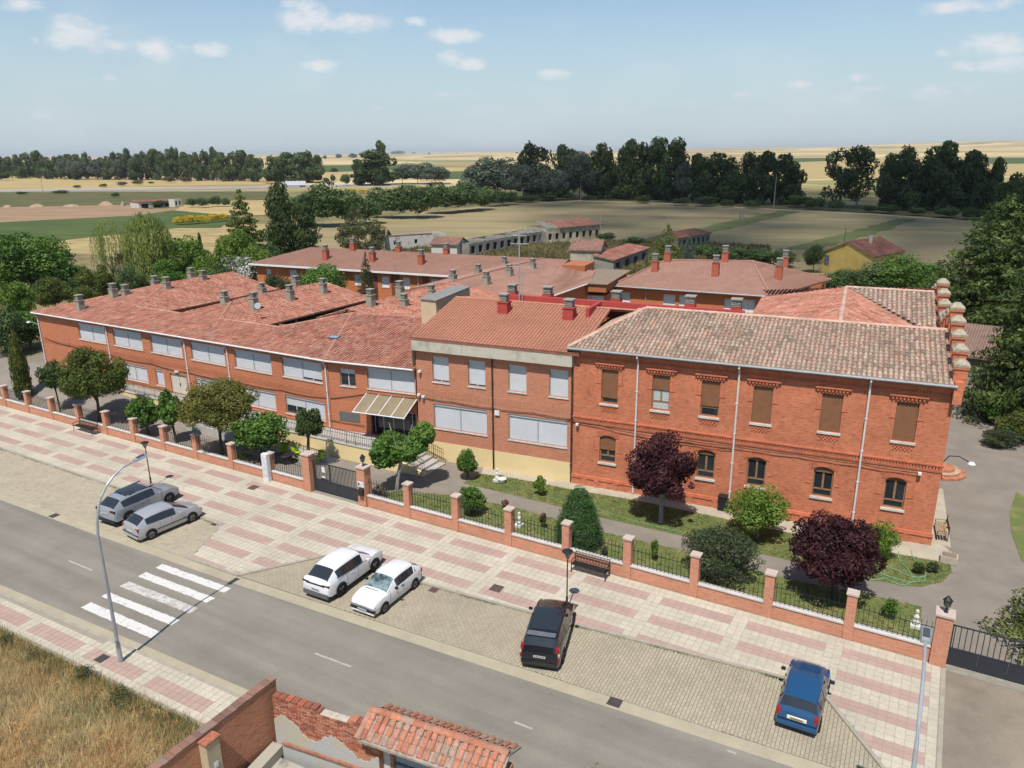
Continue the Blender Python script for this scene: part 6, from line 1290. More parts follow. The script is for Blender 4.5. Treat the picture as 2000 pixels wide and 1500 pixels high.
# ------------------------------------------------------------------ small things in the garden
HOSE = mat('green_hose', (.17, .34, .19), rough=.5, var=.1)
def hose(label, P, r=.022): 
    Q = [Vector((*S(x, y, .06)[:2], .045)) for x, y in P]; C_ = []
    for i in range(len(Q) - 1):
        p0, p1, p2, p3 = Q[max(i - 1, 0)], Q[i], Q[i + 1], Q[min(i + 2, len(Q) - 1)]
        for k in range(7): t = k / 7; C_.append(.5 * ((2 * p1) + (p2 - p0) * t + (2 * p0 - 5 * p1 + 4 * p2 - p3) * t * t + (3 * p1 - p0 - 3 * p2 + p3) * t ** 3))
    C_.append(Q[-1]); MB().tube(C_, r, 6).build('garden_hose', HOSE, label=label, cat='hose')
hose('pale green garden hose looped on the lawn by the drive', zz([(1020, 705), (1025, 770), (1095, 845), (1130, 900), (1215, 905), (1235, 880), (1215, 855), (1170, 800), (1130, 740), (1120, 700)], 1500, 900))
hose('pale green hose lying in long loops below the right purple tree', zz([(780, 925), (850, 925), (910, 915), (975, 945), (1060, 968), (1130, 945), (1220, 935), (1215, 905), (1130, 905), (1000, 850), (920, 825), (860, 845), (890, 880), (1010, 920), (1120, 948)], 1500, 900))
hose('thin green hose running along the lawn edge past the first purple tree', zz([(620, 335), (700, 385), (850, 435), (1000, 480), (1150, 515), (1290, 545), (1400, 570), (1500, 600)], 1000, 900), .016)
WST = mat('white_statue', (.55, .54, .50), var=.12, scale=8)
for (x, y, lb) in ((971, 940, 'small white stone figure beside a shell planter on the lawn near the school'), (1014, 1028, 'white garden statuette on a square base by the fence'), (1787, 1225, 'white dog-shaped ornament behind the last fence panel')):
    p = S(x, y); t = thing('garden_statue', lb, 'statue', (p[0], p[1], .01)); MB().box(-.22, .22, -.22, .22, 0, .16).build('base', WST, t)
    MB().lathe([(.13, .16), (.16, .28), (.10, .42), (.13, .56), (.08, .66), (.05, .72), (.085, .80), (.07, .90), (.01, .95)], n=10).build('figure', WST, t)
p = S(978, 942); t = thing('shell_planter', 'white shell-shaped planter with green leaves near the school wall', 'planter', (p[0] + .1, p[1], 0)); MB().lathe([(.10, 0), (.24, .08), (.32, .3), (.28, .32), (.02, .26)], n=12).build('bowl', WST, t)
PLANTER_SPOTS = [(978, 942, .25)]
p = S(1852, 1098); t = thing('square_planter', 'square stone planter with plants at the corner of the concrete strip', 'planter', (p[0], p[1], .02)); MB().box(-.4, .4, -.3, .3, 0, .42).build('trough', mat('planter_stone', (.40, .35, .27), var=.15), t); MB().box(-.34, .34, -.24, .24, .422, .44).build('soil', BED_A, t)
p = S(1411, 996); t = thing('wheelie_bin', 'black wheeled bin against the plinth of the old house', 'bin', (p[0], p[1], .03)); MB().prism([(-.26, -.26), (.26, -.26), (.26, .26), (-.26, .26)], 0, .9).build('body', BLACK_METAL, t); MB().prism([(-.29, -.3), (.29, -.3), (.29, .28), (-.29, .28)], .902, lambda x, y: .96 + (y + .3) * .1).build('lid', BLACK_METAL, t)
for s in (-.22, .22): MB().tube([(s, .24, .1), (s + .05, .24, .1)], .1, 10).build('wheel', TYRE, t)
BRSTEP = brick_mat('step_brick', (.40, .16, .09), (.33, .12, .07), (.40, .28, .2), bw=.24, bh=.3, msize=.012)
st_ = thing('round_brick_steps', 'half-round brick steps at the right side door of the old house', 'steps', (1.35, 56.6, 0), math.radians(5.5))
for k, r_ in enumerate((1.55, 1.2, .85)): MB().prism([(r_ * math.cos(a), r_ * math.sin(a)) for a in np.linspace(-math.pi / 2, math.pi / 2, 15)], 0 if k == 0 else .001 + .15 * k - .01, .15 * (k + 1)).build('step', BRSTEP, st_)
# lime balloons by the gate: the photograph shows yellow-green inflated shapes on a table
LIME = mat('lime_plastic', (.42, .58, .03), rough=.4, var=.1)
tb = thing('garden_table', 'dark garden table under the lime shapes left of the main gate', 'table', (*S(560, 905)[:2], 0)); MB().lathe([(.62, .70), (.64, .72), (.62, .74)], n=16).build('top', BLACK_METAL, tb)
for a in (.5, 2.1, 3.7, 5.3): MB().tube([(.4 * math.cos(a), .4 * math.sin(a), 0), (.45 * math.cos(a), .45 * math.sin(a), .7)], .02, 5).build('leg', BLACK_METAL, tb)
def lime_chair(label, x, y, z, s, rz):
    p = S(x, y, .9); t = thing('lime_chair', label, 'chair', (p[0], p[1], yard_h(p[0], p[1])), rz); v = []
    MB().lathe([(.08 * s, .43), (.27 * s, .46), (.30 * s, .50), (.05 * s, .49)], n=12).build('seat', LIME, t); b = MB()
    for k in range(9):
        a = math.pi * (k / 8) ; v.append((.29 * s * math.cos(a), .29 * s * math.sin(a)))
    for (xa, ya), (xb, yb_) in zip(v, v[1:]): b.add([(xa, ya, .48), (xb, yb_, .48), (xb * 1.15, yb_ * 1.2, .92), (xa * 1.15, ya * 1.2, .92), (xa * .9, ya * .9, .48), (xb * .9, yb_ * .9, .48), (xb * 1.05, yb_ * 1.1, .92), (xa * 1.05, ya * 1.1, .92)], [(0, 1, 2, 3), (7, 6, 5, 4), (3, 2, 6, 7)])
    b.build('backrest', LIME, t)
    for a in (.8, 2.3, 3.9, 5.5): MB().tube([(.25 * s * math.cos(a), .25 * s * math.sin(a), 0), (.2 * s * math.cos(a), .2 * s * math.sin(a), .46)], .02, 5).build('leg', LIME, t)
lime_chair('leftmost lime-green plastic chair behind the fence by the main gate', 553, 868, 0, 1.15, .3); lime_chair('lime-green plastic chair right of the leftmost one, leafy shade on it', 578, 872, 0, 1.1, 2.0); lime_chair('lime-green plastic chair just behind the main gate', 624, 882, 0, 1.1, -.6)
# ------------------------------------------------------------------ vegetation kit
def leaf_mesh(name, P, Nn, size, rnd, rng, aspect=.55, droop=None):
    """P: leaf centres, Nn: rough facing; each leaf a bent diamond of two triangles"""
    n = len(P); Nn = Nn + rng.normal(0, .55, (n, 3)); Nn /= np.linalg.norm(Nn, axis=1)[:, None] + 1e-9
    t = rng.normal(0, 1, (n, 3)) if droop is None else droop + rng.normal(0, .25, (n, 3)); t -= Nn * (t * Nn).sum(1)[:, None]; t /= np.linalg.norm(t, axis=1)[:, None] + 1e-9
    b = np.cross(Nn, t); l = size * rng.uniform(.65, 1.35, n); w = l * aspect * rng.uniform(.8, 1.2, n)
    v = np.stack([P - t * (l / 2)[:, None], P + b * (w / 2)[:, None] + Nn * (l * .08)[:, None], P + t * (l / 2)[:, None], P - b * (w / 2)[:, None] + Nn * (l * .08)[:, None]], 1)
    me = bpy.data.meshes.new(name); me.vertices.add(n * 4); me.vertices.foreach_set('co', v.reshape(-1).astype(np.float32)); me.loops.add(n * 4); me.loops.foreach_set('vertex_index', np.arange(n * 4, dtype=np.int32))
    me.polygons.add(n); me.polygons.foreach_set('loop_start', np.arange(0, n * 4, 4, dtype=np.int32)); me.update(calc_edges=True)
    a = me.attributes.new('rnd', 'FLOAT', 'FACE'); a.data.foreach_set('value', np.clip(rnd, 0, 1).astype(np.float32)); return me
def scatter(clumps, n, rng, shell=.62):
    C_ = np.array(clumps, float); w = (C_[:, 3] * C_[:, 4] + C_[:, 4] * C_[:, 5]); k = rng.choice(len(C_), n, p=w / w.sum()); d = rng.normal(0, 1, (n, 3)); d /= np.linalg.norm(d, axis=1)[:, None]
    r = shell + (1 - shell) * rng.random(n) ** .5; r *= rng.uniform(.86, 1.12, n); P = C_[k, :3] + d * r[:, None] * C_[k, 3:6]; cr = rng.random(len(C_))
    return P, d, .55 * cr[k] + .45 * rng.random(n)
def crown_round(k, seed, sx=1., sz=1., cr=.42, spread=.62, flat_bottom=True):
    rng = np.random.default_rng(seed); out = []
    for i in range(k):
        d = rng.normal(0, 1, 3); d /= np.linalg.norm(d); r = spread * rng.uniform(.75, 1.08); c = d * r
        if flat_bottom and c[2] < -.35: c[2] *= .55
        q = cr * rng.uniform(.7, 1.25); out.append((c[0] * sx, c[1] * sx, c[2] * sz, q * sx, q * sx, q * sz * .9))
    for i in range(k // 2):                      # smaller sprays that break the outline
        d = rng.normal(0, 1, 3); d /= np.linalg.norm(d); d[2] = abs(d[2]) * .9 - .25; r = spread * rng.uniform(1.02, 1.28); q = cr * rng.uniform(.32, .55); out.append((d[0] * r * sx, d[1] * r * sx, d[2] * r * sz, q * sx, q * sx, q * sz))
    out.append((0, 0, 0, .58 * sx, .58 * sx, .56 * sz)); return out
def crown_poplar(k, seed, top=1.0):
    """tall dome carried from near the ground: clumps packed in a spindle"""
    rng = np.random.default_rng(seed); out = []
    for i in range(k):
        z = rng.uniform(-.92, .86); rad = math.sqrt(max(0, 1 - (max(z - .05, 0) / .98) ** 2)) * .74 * (1 if z > -.4 else .88); a = rng.uniform(0, 6.28); r = rad * rng.uniform(.4, 1.05); q = rng.uniform(.2, .36); out.append((r * math.cos(a), r * math.sin(a), z, q, q, q * rng.uniform(.7, 1.1)))
    out.append((0, 0, -.1, .5, .5, .75)); return out
def crown_conifer(tiers, seed, droop=.12, gap=.1, cone=True, thick=.06):
    """layered branches: flattened sprays pointing outward, shorter towards the tip"""
    rng = np.random.default_rng(seed); out = []
    for i in range(tiers):
        f = i / (tiers - 1); z = -1 + 2 * f; R = (1 - f) ** .68 * (.95 if cone else 1) + .05; nb = max(3, int(9 * R + 3))
        for j in range(nb):
            a = 6.28 * (j + rng.random() * .7) / nb; L = R * rng.uniform(.7, 1.12)
            for q in (.35, .65, .9): out.append((math.cos(a) * L * q, math.sin(a) * L * q, z - droop * q * q + rng.uniform(-.03, .03), .17 * R + .05, .17 * R + .05, thick * rng.uniform(.7, 1.3)))
    return out
MESH = {}
def crown(key, clumps, n, leaf, m, seed=1, shell=.62, aspect=.55):
    if key not in MESH:
        rng = np.random.default_rng(seed); P, d, r = scatter(clumps, n, rng, shell); me = leaf_mesh(key, P, d, leaf, r, rng, aspect); me.materials.append(m); MESH[key] = me
    return MESH[key]
def leafmat(name, cols, trans=.32, namt=.18): return ramp_mat(name, [tuple(c * 1.30 for c in q) for q in cols], rough=.6, nscale=.25, namt=namt, fine=0, trans=trans, spec=.25)
L_MUL = leafmat('mulberry_leaf', [(.032, .075, .012), (.055, .115, .018), (.085, .155, .026), (.115, .185, .035)]); L_PINE = leafmat('round_pine_leaf', [(.032, .052, .011), (.060, .085, .017), (.095, .115, .022), (.12, .125, .03)]); L_OLIVE = leafmat('olive_gold_leaf', [(.055, .065, .014), (.10, .105, .022), (.14, .135, .032), (.17, .15, .042)])
L_DARK = leafmat('dark_leaf', [(.020, .036, .011), (.036, .058, .017), (.054, .08, .024), (.074, .098, .031)]); L_PURP = leafmat('purple_leaf', [(.018, .007, .009), (.035, .011, .014), (.056, .018, .021), (.078, .027, .027)], .28); L_LIME = leafmat('lime_leaf', [(.045, .085, .012), (.08, .14, .018), (.12, .185, .028), (.15, .20, .04)])
L_GREY = leafmat('silver_leaf', [(.045, .06, .038), (.075, .092, .062), (.105, .125, .09), (.14, .16, .12)]); L_POP = leafmat('poplar_leaf', [(.034, .052, .022), (.055, .08, .032), (.078, .108, .042), (.10, .13, .052)]); L_HEDGE = leafmat('hedge_leaf', [(.030, .054, .018), (.05, .084, .026), (.072, .112, .034), (.095, .132, .044)])
L_YEW = leafmat('yew_leaf', [(.026, .060, .018), (.042, .09, .025), (.06, .115, .032)], .2); L_WIL = leafmat('willow_leaf', [(.095, .13, .026), (.145, .19, .042), (.185, .23, .055), (.215, .25, .07)], .35); L_CED = leafmat('cedar_leaf', [(.035, .052, .012), (.072, .095, .02), (.115, .14, .032), (.155, .175, .046)]); L_GREAT = leafmat('great_conifer_leaf', [(.022, .040, .013), (.048, .075, .021), (.085, .115, .03), (.15, .18, .048)]); L_BLUE = leafmat('blue_spruce_leaf', [(.04, .065, .05), (.065, .095, .075), (.09, .125, .1)])
L_YEL = leafmat('broom_flower', [(.13, .13, .03), (.34, .25, .02), (.48, .35, .02), (.55, .42, .04)]); L_FLOW = leafmat('white_blossom', [(.04, .06, .02), (.07, .09, .03), (.45, .45, .40), (.6, .6, .55)]); L_OLGR = leafmat('dry_olive_leaf', [(.04, .048, .018), (.07, .078, .03), (.10, .105, .045), (.14, .12, .06)]); L_BROWN = leafmat('brown_scrub', [(.06, .045, .025), (.09, .07, .035), (.11, .09, .05)]); L_PEAR = leafmat('greygreen_leaf', [(.022, .036, .014), (.042, .058, .024), (.06, .078, .034), (.09, .105, .055)])
BARK = mat('bark', (.085, .065, .05), var=.3, scale=5); BARK_P = mat('pale_bark', (.26, .24, .21), var=.25, scale=6)
def trunk_mesh(key, h, r, limbs, m, spread=.5, seed=2, lean=(0, 0)):
    """tapered stem 0..h and limbs reaching on into the crown"""
    rng = random.Random(seed); g = MB(); top = (lean[0] * h, lean[1] * h, h); g.tube([(0, 0, -.1), (lean[0] * h * .3, lean[1] * h * .3, h * .35), top], [r * 1.25, r, r * .75], 7)
    for k in range(limbs):
        a = 6.28 * k / limbs + rng.uniform(-.4, .4); q = spread * rng.uniform(.6, 1.1); up = h * .55 + spread * rng.uniform(.5, 1.1); s = rng.uniform(.7, 1)
        g.tube([(top[0] * s, top[1] * s, h * s), (top[0] + math.cos(a) * q * .5, top[1] + math.sin(a) * q * .5, h + up * .45), (top[0] + math.cos(a) * q, top[1] + math.sin(a) * q, h + up)], [r * .55, r * .38, r * .12], 5)
    me = g.mesh(key); me.materials.append(m); return me
def tree(name, label, cat, loc, cm, scale, cz, trunk=None, group=None, rz=0.0, crown_name='crown', tilt=0.0):
    """Empty at the foot; crown mesh (unit size) scaled and lifted to cz; trunk mesh in metres"""
    t = thing(name, label, cat, loc, rz, group); o = bpy.data.objects.new(crown_name, cm); COL.objects.link(o); o.parent = t; o.location = (0, 0, cz); o.scale = scale; o.rotation_euler = (tilt, 0, 0)
    if trunk is not None: q = bpy.data.objects.new('trunk', trunk); COL.objects.link(q); q.parent = t
    return t
def px_tree(name, label, cat, x, yb, yt, hw, cm, group=None, zb=None, frac=.0, trunk=True, bark=None, wide=None):
    """foot on the ground at pixel (x, yb), top at row yt, half width hw pixels; crown starts at 'frac' of the height"""
    p = S(x, yb, 0 if zb is None else zb); z0 = -.2 if zb is None else zb; _, _, dep = pix((p[0], p[1], 2)); H = (z_at(p, yt) - z0) * 1.03; R = hw * dep / F_PX * 1.22; c0 = H * frac; hz = (H - c0) / 2
    tm = None
    if trunk: tm = trunk_mesh('trunk', max(c0 + hz * .5, .3), max(.06, H * .016), 4, bark or BARK, spread=R * .6, seed=int(x))
    return tree(name, label, cat, (p[0], p[1], z0), cm, (R, R, hz), c0 + hz, tm, group, rz=(x * 1.7) % 6.28)
# shared crowns for distant trees (unit radius)
FAR = {k: [] for k in ('pop', 'dark', 'silver', 'bush', 'brown', 'open')}
for i in range(3):
    FAR['pop'].append(crown('poplar_crown_%d' % i, crown_poplar(34, 40 + i), 5200, .14, L_POP, 50 + i)); FAR['silver'].append(crown('silver_crown_%d' % i, crown_round(26, 60 + i, cr=.34, spread=.68), 5000, .13, L_GREY, 70 + i)); FAR['dark'].append(crown('dark_crown_%d' % i, crown_poplar(30, 80 + i), 5200, .14, L_DARK, 90 + i)); FAR['bush'].append(crown('bush_crown_%d' % i, crown_round(20, 100 + i, cr=.38, spread=.6), 2600, .14, L_HEDGE, 110 + i))
FAR['brown'].append(crown('scrub_crown', crown_round(14, 120, cr=.4, spread=.6), 1200, .16, L_BROWN, 121)); FAR['yel'] = [crown('broom_crown', crown_round(18, 130, cr=.36, spread=.6), 2200, .13, L_YEL, 131)]
FAR['open'].append(crown('open_crown', crown_poplar(22, 140)[:-1], 3000, .12, L_DARK, 141))
def row(name, what, where, cat, lst, kind, group, frac=.06, jx=0.0, trunk=True, bark=None):
    lst = sorted(lst)
    for i, (x, yb, yt, hw) in enumerate(lst):
        cm = FAR[kind][i % len(FAR[kind])]; lab = '%s, %s from the left %s' % (what, ORD[i], where) if len(lst) > 1 else '%s %s' % (what, where)
        px_tree(name, lab, cat, x, yb, yt, hw, cm, group, frac=frac, trunk=trunk, bark=bark)
# shaded grove behind the stubble field
row('poplar_tree', 'dark tall poplar', 'in the shaded grove behind the field', 'tree', [(1178, 388, 281, 22), (1206, 388, 291, 24), (1236, 389, 284, 26), (1272, 389, 270, 36), (1312, 391, 273, 34), (1366, 394, 310, 28), (1402, 395, 300, 34), (1442, 396, 299, 32), (1482, 398, 306, 30), (1522, 398, 302, 30), (1548, 398, 318, 20)], 'dark', 'dark poplars of the shaded grove', frac=.0)
row('poplar_tree', 'mid-green poplar', 'at the left end of the grove', 'tree', [(1045, 384, 286, 32), (1104, 385, 290, 24), (1150, 386, 298, 20)], 'pop', 'green poplars of the grove', frac=.0)
row('silver_poplar', 'silvery grey-green tree', 'along the far hedge left of the grove', 'tree', [(932, 388, 322, 32), (966, 386, 303, 42), (998, 386, 318, 28), (1022, 390, 322, 26), (1080, 391, 326, 24), (1132, 389, 292, 26), (1335, 393, 318, 22)], 'silver', 'silver trees beyond the stubble field', frac=.02)
row('poplar_tree', 'dark open-crowned poplar', 'of the lone pair right of the grove', 'tree', [(1640, 405, 298, 34), (1672, 405, 295, 36)], 'open', 'pair of open poplars', frac=.10, bark=BARK_P)
row('poplar_tree', 'broad dark poplar', 'in the right-hand clump before the far fields', 'tree', [(1742, 409, 302, 34), (1776, 409, 288, 36), (1822, 409, 290, 38), (1866, 409, 296, 38), (1906, 410, 303, 32), (1932, 411, 318, 18)], 'dark', 'dark poplars of the right-hand clump', frac=.0)
row('poplar_tree', 'dark tree', 'at the right edge behind the conifers', 'tree', [(1958, 432, 352, 24), (1992, 428, 320, 36)], 'dark', 'dark trees at the right edge', frac=.05)
row('field_bush', 'dark low bush', 'in the scrub below the shaded grove', 'bush', [(1030, 395, 378, 22), (1072, 392, 376, 22), (1105, 390, 374, 20), (1150, 391, 380, 14), (1255, 396, 380, 16), (1330, 400, 384, 18), (1380, 402, 380, 22), (1420, 404, 388, 14), (1470, 406, 388, 16), (1560, 404, 378, 26), (1592, 408, 384, 20), (1630, 410, 388, 18), (1700, 414, 398, 16), (1735, 416, 398, 20), (1790, 420, 402, 16), (1850, 424, 402, 22), (1900, 428, 404, 22), (1950, 434, 408, 20)], 'bush', 'bushes below the grove', frac=0, trunk=False)
# hedgerow in the middle distance
row('hedgerow_bush', 'bushy green hedgerow tree', 'in the hedge behind the rear buildings', 'bush', [(598, 440, 366, 34), (640, 441, 352, 42), (682, 440, 362, 36), (718, 436, 380, 28), (748, 424, 364, 32), (784, 425, 354, 38), (822, 425, 352, 38), (862, 416, 354, 36), (902, 413, 350, 36), (938, 409, 358, 30), (968, 402, 368, 26), (994, 399, 372, 20)], 'bush', 'trees of the middle hedgerow', frac=0, trunk=False)
row('roadside_tree', 'broad dark tree', 'of the roadside clump behind the lorry', 'tree', [(538, 357, 308, 24), (562, 357, 302, 28), (588, 357, 300, 26), (606, 356, 299, 26), (621, 351, 306, 12)], 'pop', 'trees behind the lorry', frac=.02)
row('roadside_tree', 'large round tree', 'in the centre standing above the far road', 'tree', [(712, 361, 312, 26), (732, 361, 294, 42), (746, 352, 282, 14)], 'dark', 'large trees above the road', frac=.08)
row('roadside_tree', 'grey-green round tree', 'right of the large centre tree', 'tree', [(786, 358, 324, 22), (816, 358, 316, 28), (850, 359, 324, 26)], 'silver', 'round trees right of centre', frac=.03)
row('field_bush', 'small round bush', 'along the far road in the centre', 'bush', [(637, 357, 345, 6), (651, 356, 340, 6), (653, 338, 326, 8), (676, 362, 336, 10), (700, 360, 342, 8)], 'bush', 'bushes along the far road', frac=0, trunk=False)
# far woods at the left
prof = [(0, 305), (50, 296), (120, 300), (200, 303), (250, 294), (300, 291), (350, 292), (400, 295), (430, 290), (470, 291), (505, 305)]
def pf(x):
    for (a, b), (c, d) in zip(prof, prof[1:]):
        if a <= x <= c: return b + (d - b) * (x - a) / (c - a)
    return 305
row('poplar_tree', 'far dark poplar', 'in the wood on the left horizon', 'tree', [(x + (k * 11 % 7), 346 + 7 * x / 520 + (k % 3), pf(x) + (k * 7 % 9) * 1.3 - 1, 11 + (k * 5 % 9)) for k, x in enumerate(range(2, 515, 19))], 'pop', 'poplars of the wood on the left horizon', frac=.0)
row('silver_poplar', 'far silvery tree', 'along the front of the left-hand wood', 'tree', [(x, 350 + (k % 2), 309 + (k * 3 % 7), 13) for k, x in enumerate(range(128, 285, 21))], 'silver', 'silver trees in front of the left wood', frac=.02)
row('poplar_tree', 'dark tree', 'standing in front of the wood at the left edge', 'tree', [(4, 352, 320, 13)], 'pop', None, frac=.05)
row('field_bush', 'brownish round bush', 'beside the far road on the left', 'bush', [(150, 367.5, 361, 8), (202, 366, 358, 8), (240, 363, 354, 11), (268, 361, 351, 12), (296, 358.5, 354, 6), (330, 357, 343, 14), (366, 357, 345, 11)], 'brown', 'brown bushes by the far road', frac=0, trunk=False)
row('field_bush', 'low green bush', 'in the scrub strip before the far road', 'bush', [(42, 380, 373, 10), (118, 378, 371, 14), (226, 385, 375, 8), (288, 402, 388, 10), (310, 404, 391, 12), (376, 404, 385, 12), (396, 405, 383, 13), (421, 403, 382, 12), (441, 403, 385, 10)], 'bush', 'bushes in the scrub strip', frac=0, trunk=False)
row('broom_bush', 'yellow flowering broom bush', 'in the field behind the willows', 'bush', [(352, 438, 421, 13), (371, 437, 418, 15), (394, 435, 418, 15), (418, 433, 416, 14), (438, 431, 415, 12)], 'yel', 'yellow broom bushes', frac=0, trunk=False)
row('broom_bush', 'small yellow broom bush', 'below the far road in the centre', 'bush', [(688, 377, 368, 9), (708, 377, 369, 10)], 'yel', 'small yellow bushes below the road', frac=0, trunk=False)
row('horizon_tree', 'tiny dark tree', 'among the far fields near the horizon', 'tree', [(635, 312, 302, 4), (662, 310, 300, 7), (690, 310, 298, 9), (778, 304, 293, 14), (808, 305, 297, 5), (838, 306, 297, 2.5), (861, 305, 297, 4), (893, 306, 298, 2.5), (902, 305, 299, 3.5), (920, 304, 298, 5), (945, 304, 298, 3), (1010, 306, 296, 4), (1365, 308, 305, 8), (1420, 306, 303, 6), (1700, 304, 300, 6), (1715, 304, 300, 6)], 'bush', 'tiny trees near the horizon', frac=0, trunk=False)

# ------------------------------------------------------------------ trees close behind the school
def big(name, label, x, yb, yt, hw, clumps, n, leaf, m, seed, frac=.15, zb=0.0, bark=None, cat='tree', shell=.62, aspect=.55, trunk=True):
    return px_tree(name, label, cat, x, yb, yt, hw, crown('%s_%d' % (name, seed), clumps, n, leaf, m, seed, shell, aspect), zb=zb, frac=frac, bark=bark, trunk=trunk)
big('broadleaf_tree', 'large dark green spreading tree at the far left behind the school', 68, 600, 452, 74, crown_round(40, 201, cr=.30, spread=.72), 16000, .075, L_MUL, 201, .12)
big('broadleaf_tree', 'bright green leafy tree right of the willows', 365, 575, 455, 46, crown_round(34, 202, cr=.30, spread=.72), 9000, .085, L_LIME, 202, .1)
big('broadleaf_tree', 'bright green tree behind the blossoming shrub', 468, 560, 448, 44, crown_round(34, 203, cr=.30, spread=.72), 9000, .085, L_LIME, 203, .1)
big('blossom_shrub', 'shrub covered in white blossom beyond the left wing', 474, 590, 490, 36, crown_round(30, 204, cr=.3, spread=.7), 6000, .09, L_FLOW, 204, 0, cat='shrub')
big('slim_cypress', 'slim dark cypress between the bright green trees', 402, 565, 462, 8, [(0, 0, z, .7 * (1 - abs(z) * .6), .7 * (1 - abs(z) * .6), .18) for z in np.linspace(-.9, .9, 12)], 2500, .16, L_DARK, 205, 0)
big('slim_cypress', 'short dark cypress behind the bright green tree', 436, 555, 472, 9, [(0, 0, z, .7 * (1 - abs(z) * .6), .7 * (1 - abs(z) * .6), .18) for z in np.linspace(-.9, .9, 12)], 2500, .16, L_DARK, 206, 0)
def willow(label, x, yb, yt, hw, seed, lean=0.0, strands=150):
    key = 'willow_%d' % seed; rng = np.random.default_rng(seed); P = []; N_ = []; D_ = []; R_ = []
    for s in range(strands):
        a = rng.uniform(0, 6.28); r = rng.uniform(.1, .85) ** .7; x0, y0 = r * math.cos(a), r * math.sin(a); z0 = .95 - .55 * r * r + rng.uniform(-.1, .05); L = rng.uniform(.7, 1.65); m_ = int(34 * L); cr_ = rng.random()
        for k in range(m_):
            f = k / m_; P.append((x0 * (1 + .22 * f ** .5) + rng.normal(0, .035), y0 * (1 + .22 * f ** .5) + rng.normal(0, .035), z0 - L * f)); N_.append((math.cos(a), math.sin(a), .35)); D_.append((0, 0, -1)); R_.append(.5 * cr_ + .5 * rng.random())
    me = leaf_mesh(key, np.array(P), np.array(N_, float), .115, np.array(R_), rng, .26, np.array(D_, float)); me.materials.append(L_WIL); t = px_tree('willow_tree', label, 'tree', x, yb, yt, hw, me, frac=.02, zb=0.0); return t
willow('tall weeping willow with long hanging branches behind the left wing', 303, 585, 416, 40, 210); willow('leaning weeping willow left of the tall willow', 226, 565, 428, 26, 211, strands=60)
big('bare_tree', 'half bare leaning tree below the left willow', 262, 585, 478, 30, crown_round(20, 212, cr=.26, spread=.75)[:-1], 1500, .09, L_OLGR, 212, .1, bark=BARK_P)
big('cedar_tree', 'open layered cedar with yellowish tiers left of the dark cypresses', 486, 545, 378, 46, crown_conifer(17, 213, .10, thick=.035)[::2], 13000, .075, L_CED, 213, .05)
def dense_cypress(k, seed): 
    rng = np.random.default_rng(seed); return [(rng.normal(0, .25) * (1 - f * .8), rng.normal(0, .25) * (1 - f * .8), -1 + 2 * f, .62 * (1 - f) ** .7 + .14, .62 * (1 - f) ** .7 + .14, .16) for f in rng.random(k)]
big('dark_cypress', 'tall dark conifer left of centre behind the rear building', 560, 545, 364, 48, dense_cypress(40, 214), 14000, .075, L_DARK, 214, .02); big('dark_cypress', 'shorter dark conifer right of the tall one', 606, 545, 398, 38, dense_cypress(36, 215), 10000, .085, L_DARK, 215, .02)
big('olive_tree', 'loose grey-green tree beside the ruins', 712, 525, 424, 46, crown_round(26, 216, cr=.24, spread=.78)[:-1], 6500, .075, L_OLGR, 216, .08); big('olive_tree', 'sparse pale tree top behind the loose grey-green tree', 702, 500, 402, 26, crown_round(16, 217, cr=.22, spread=.8)[:-1], 2000, .09, L_OLGR, 217, .2)
big('spruce_tree', 'dark spruce standing in the inner courtyard', 722, 640, 500, 26, crown_conifer(14, 218, .1), 8000, .075, L_PEAR, 218, .02); big('courtyard_tree', 'dense dark green tree in front of the rear building', 640, 620, 514, 42, crown_round(30, 219, cr=.32, spread=.68), 9000, .08, L_MUL, 219, .1)
big('courtyard_tree', 'dark shrub by the left end of the rear building', 545, 610, 530, 26, crown_round(20, 220, cr=.32, spread=.68), 4000, .1, L_PEAR, 220, .05); big('courtyard_tree', 'thin brownish shrub between the rear windows', 588, 610, 528, 20, crown_round(16, 221, cr=.26, spread=.75)[:-1], 1800, .11, L_OLGR, 221, .05)
big('spruce_tree', 'yellow-green conifer behind the rear hall', 1300, 545, 442, 40, crown_conifer(14, 222, .1), 11000, .065, L_CED, 222, .02); big('spruce_tree', 'small bluish conifer right of the yellow-green one', 1343, 530, 458, 18, crown_conifer(12, 223, .1), 5000, .085, L_BLUE, 223, .02)
big('courtyard_tree', 'small dark tree before the link block', 1247, 640, 560, 14, crown_round(12, 224, cr=.3), 1500, .14, L_PEAR, 224, .2)
for i, (x, yb, yt, hw, m, lab) in enumerate(((1588, 530, 476, 20, L_DARK, 'small dense dark cypress left of the yellow house'), (1700, 590, 512, 50, L_HEDGE, 'dark green tree in front of the yellow house'), (1764, 592, 494, 58, L_MUL, 'leafy green tree right of the yellow house'), (1648, 585, 526, 42, L_HEDGE, 'low green tree below the yellow house wall'), (1806, 600, 512, 40, L_MUL, 'green tree beside the stepped gable'), (1612, 580, 534, 30, L_HEDGE, 'bush at the corner of the rear hall'))):
    big('broadleaf_tree', lab, x, yb, yt, hw, crown_round(28, 230 + i, cr=.32, spread=.68), 8000, .085, m, 230 + i, .05)
row('field_bush', 'low dark bush', 'in the weeds behind the rear hall', 'bush', [(1395, 512, 478, 24), (1440, 512, 480, 26), (1485, 514, 482, 28), (1530, 520, 486, 28), (1370, 500, 474, 18), (1220, 500, 478, 22), (1185, 470, 452, 18), (1240, 478, 460, 20)], 'bush', 'bushes behind the rear hall', frac=0, trunk=False)
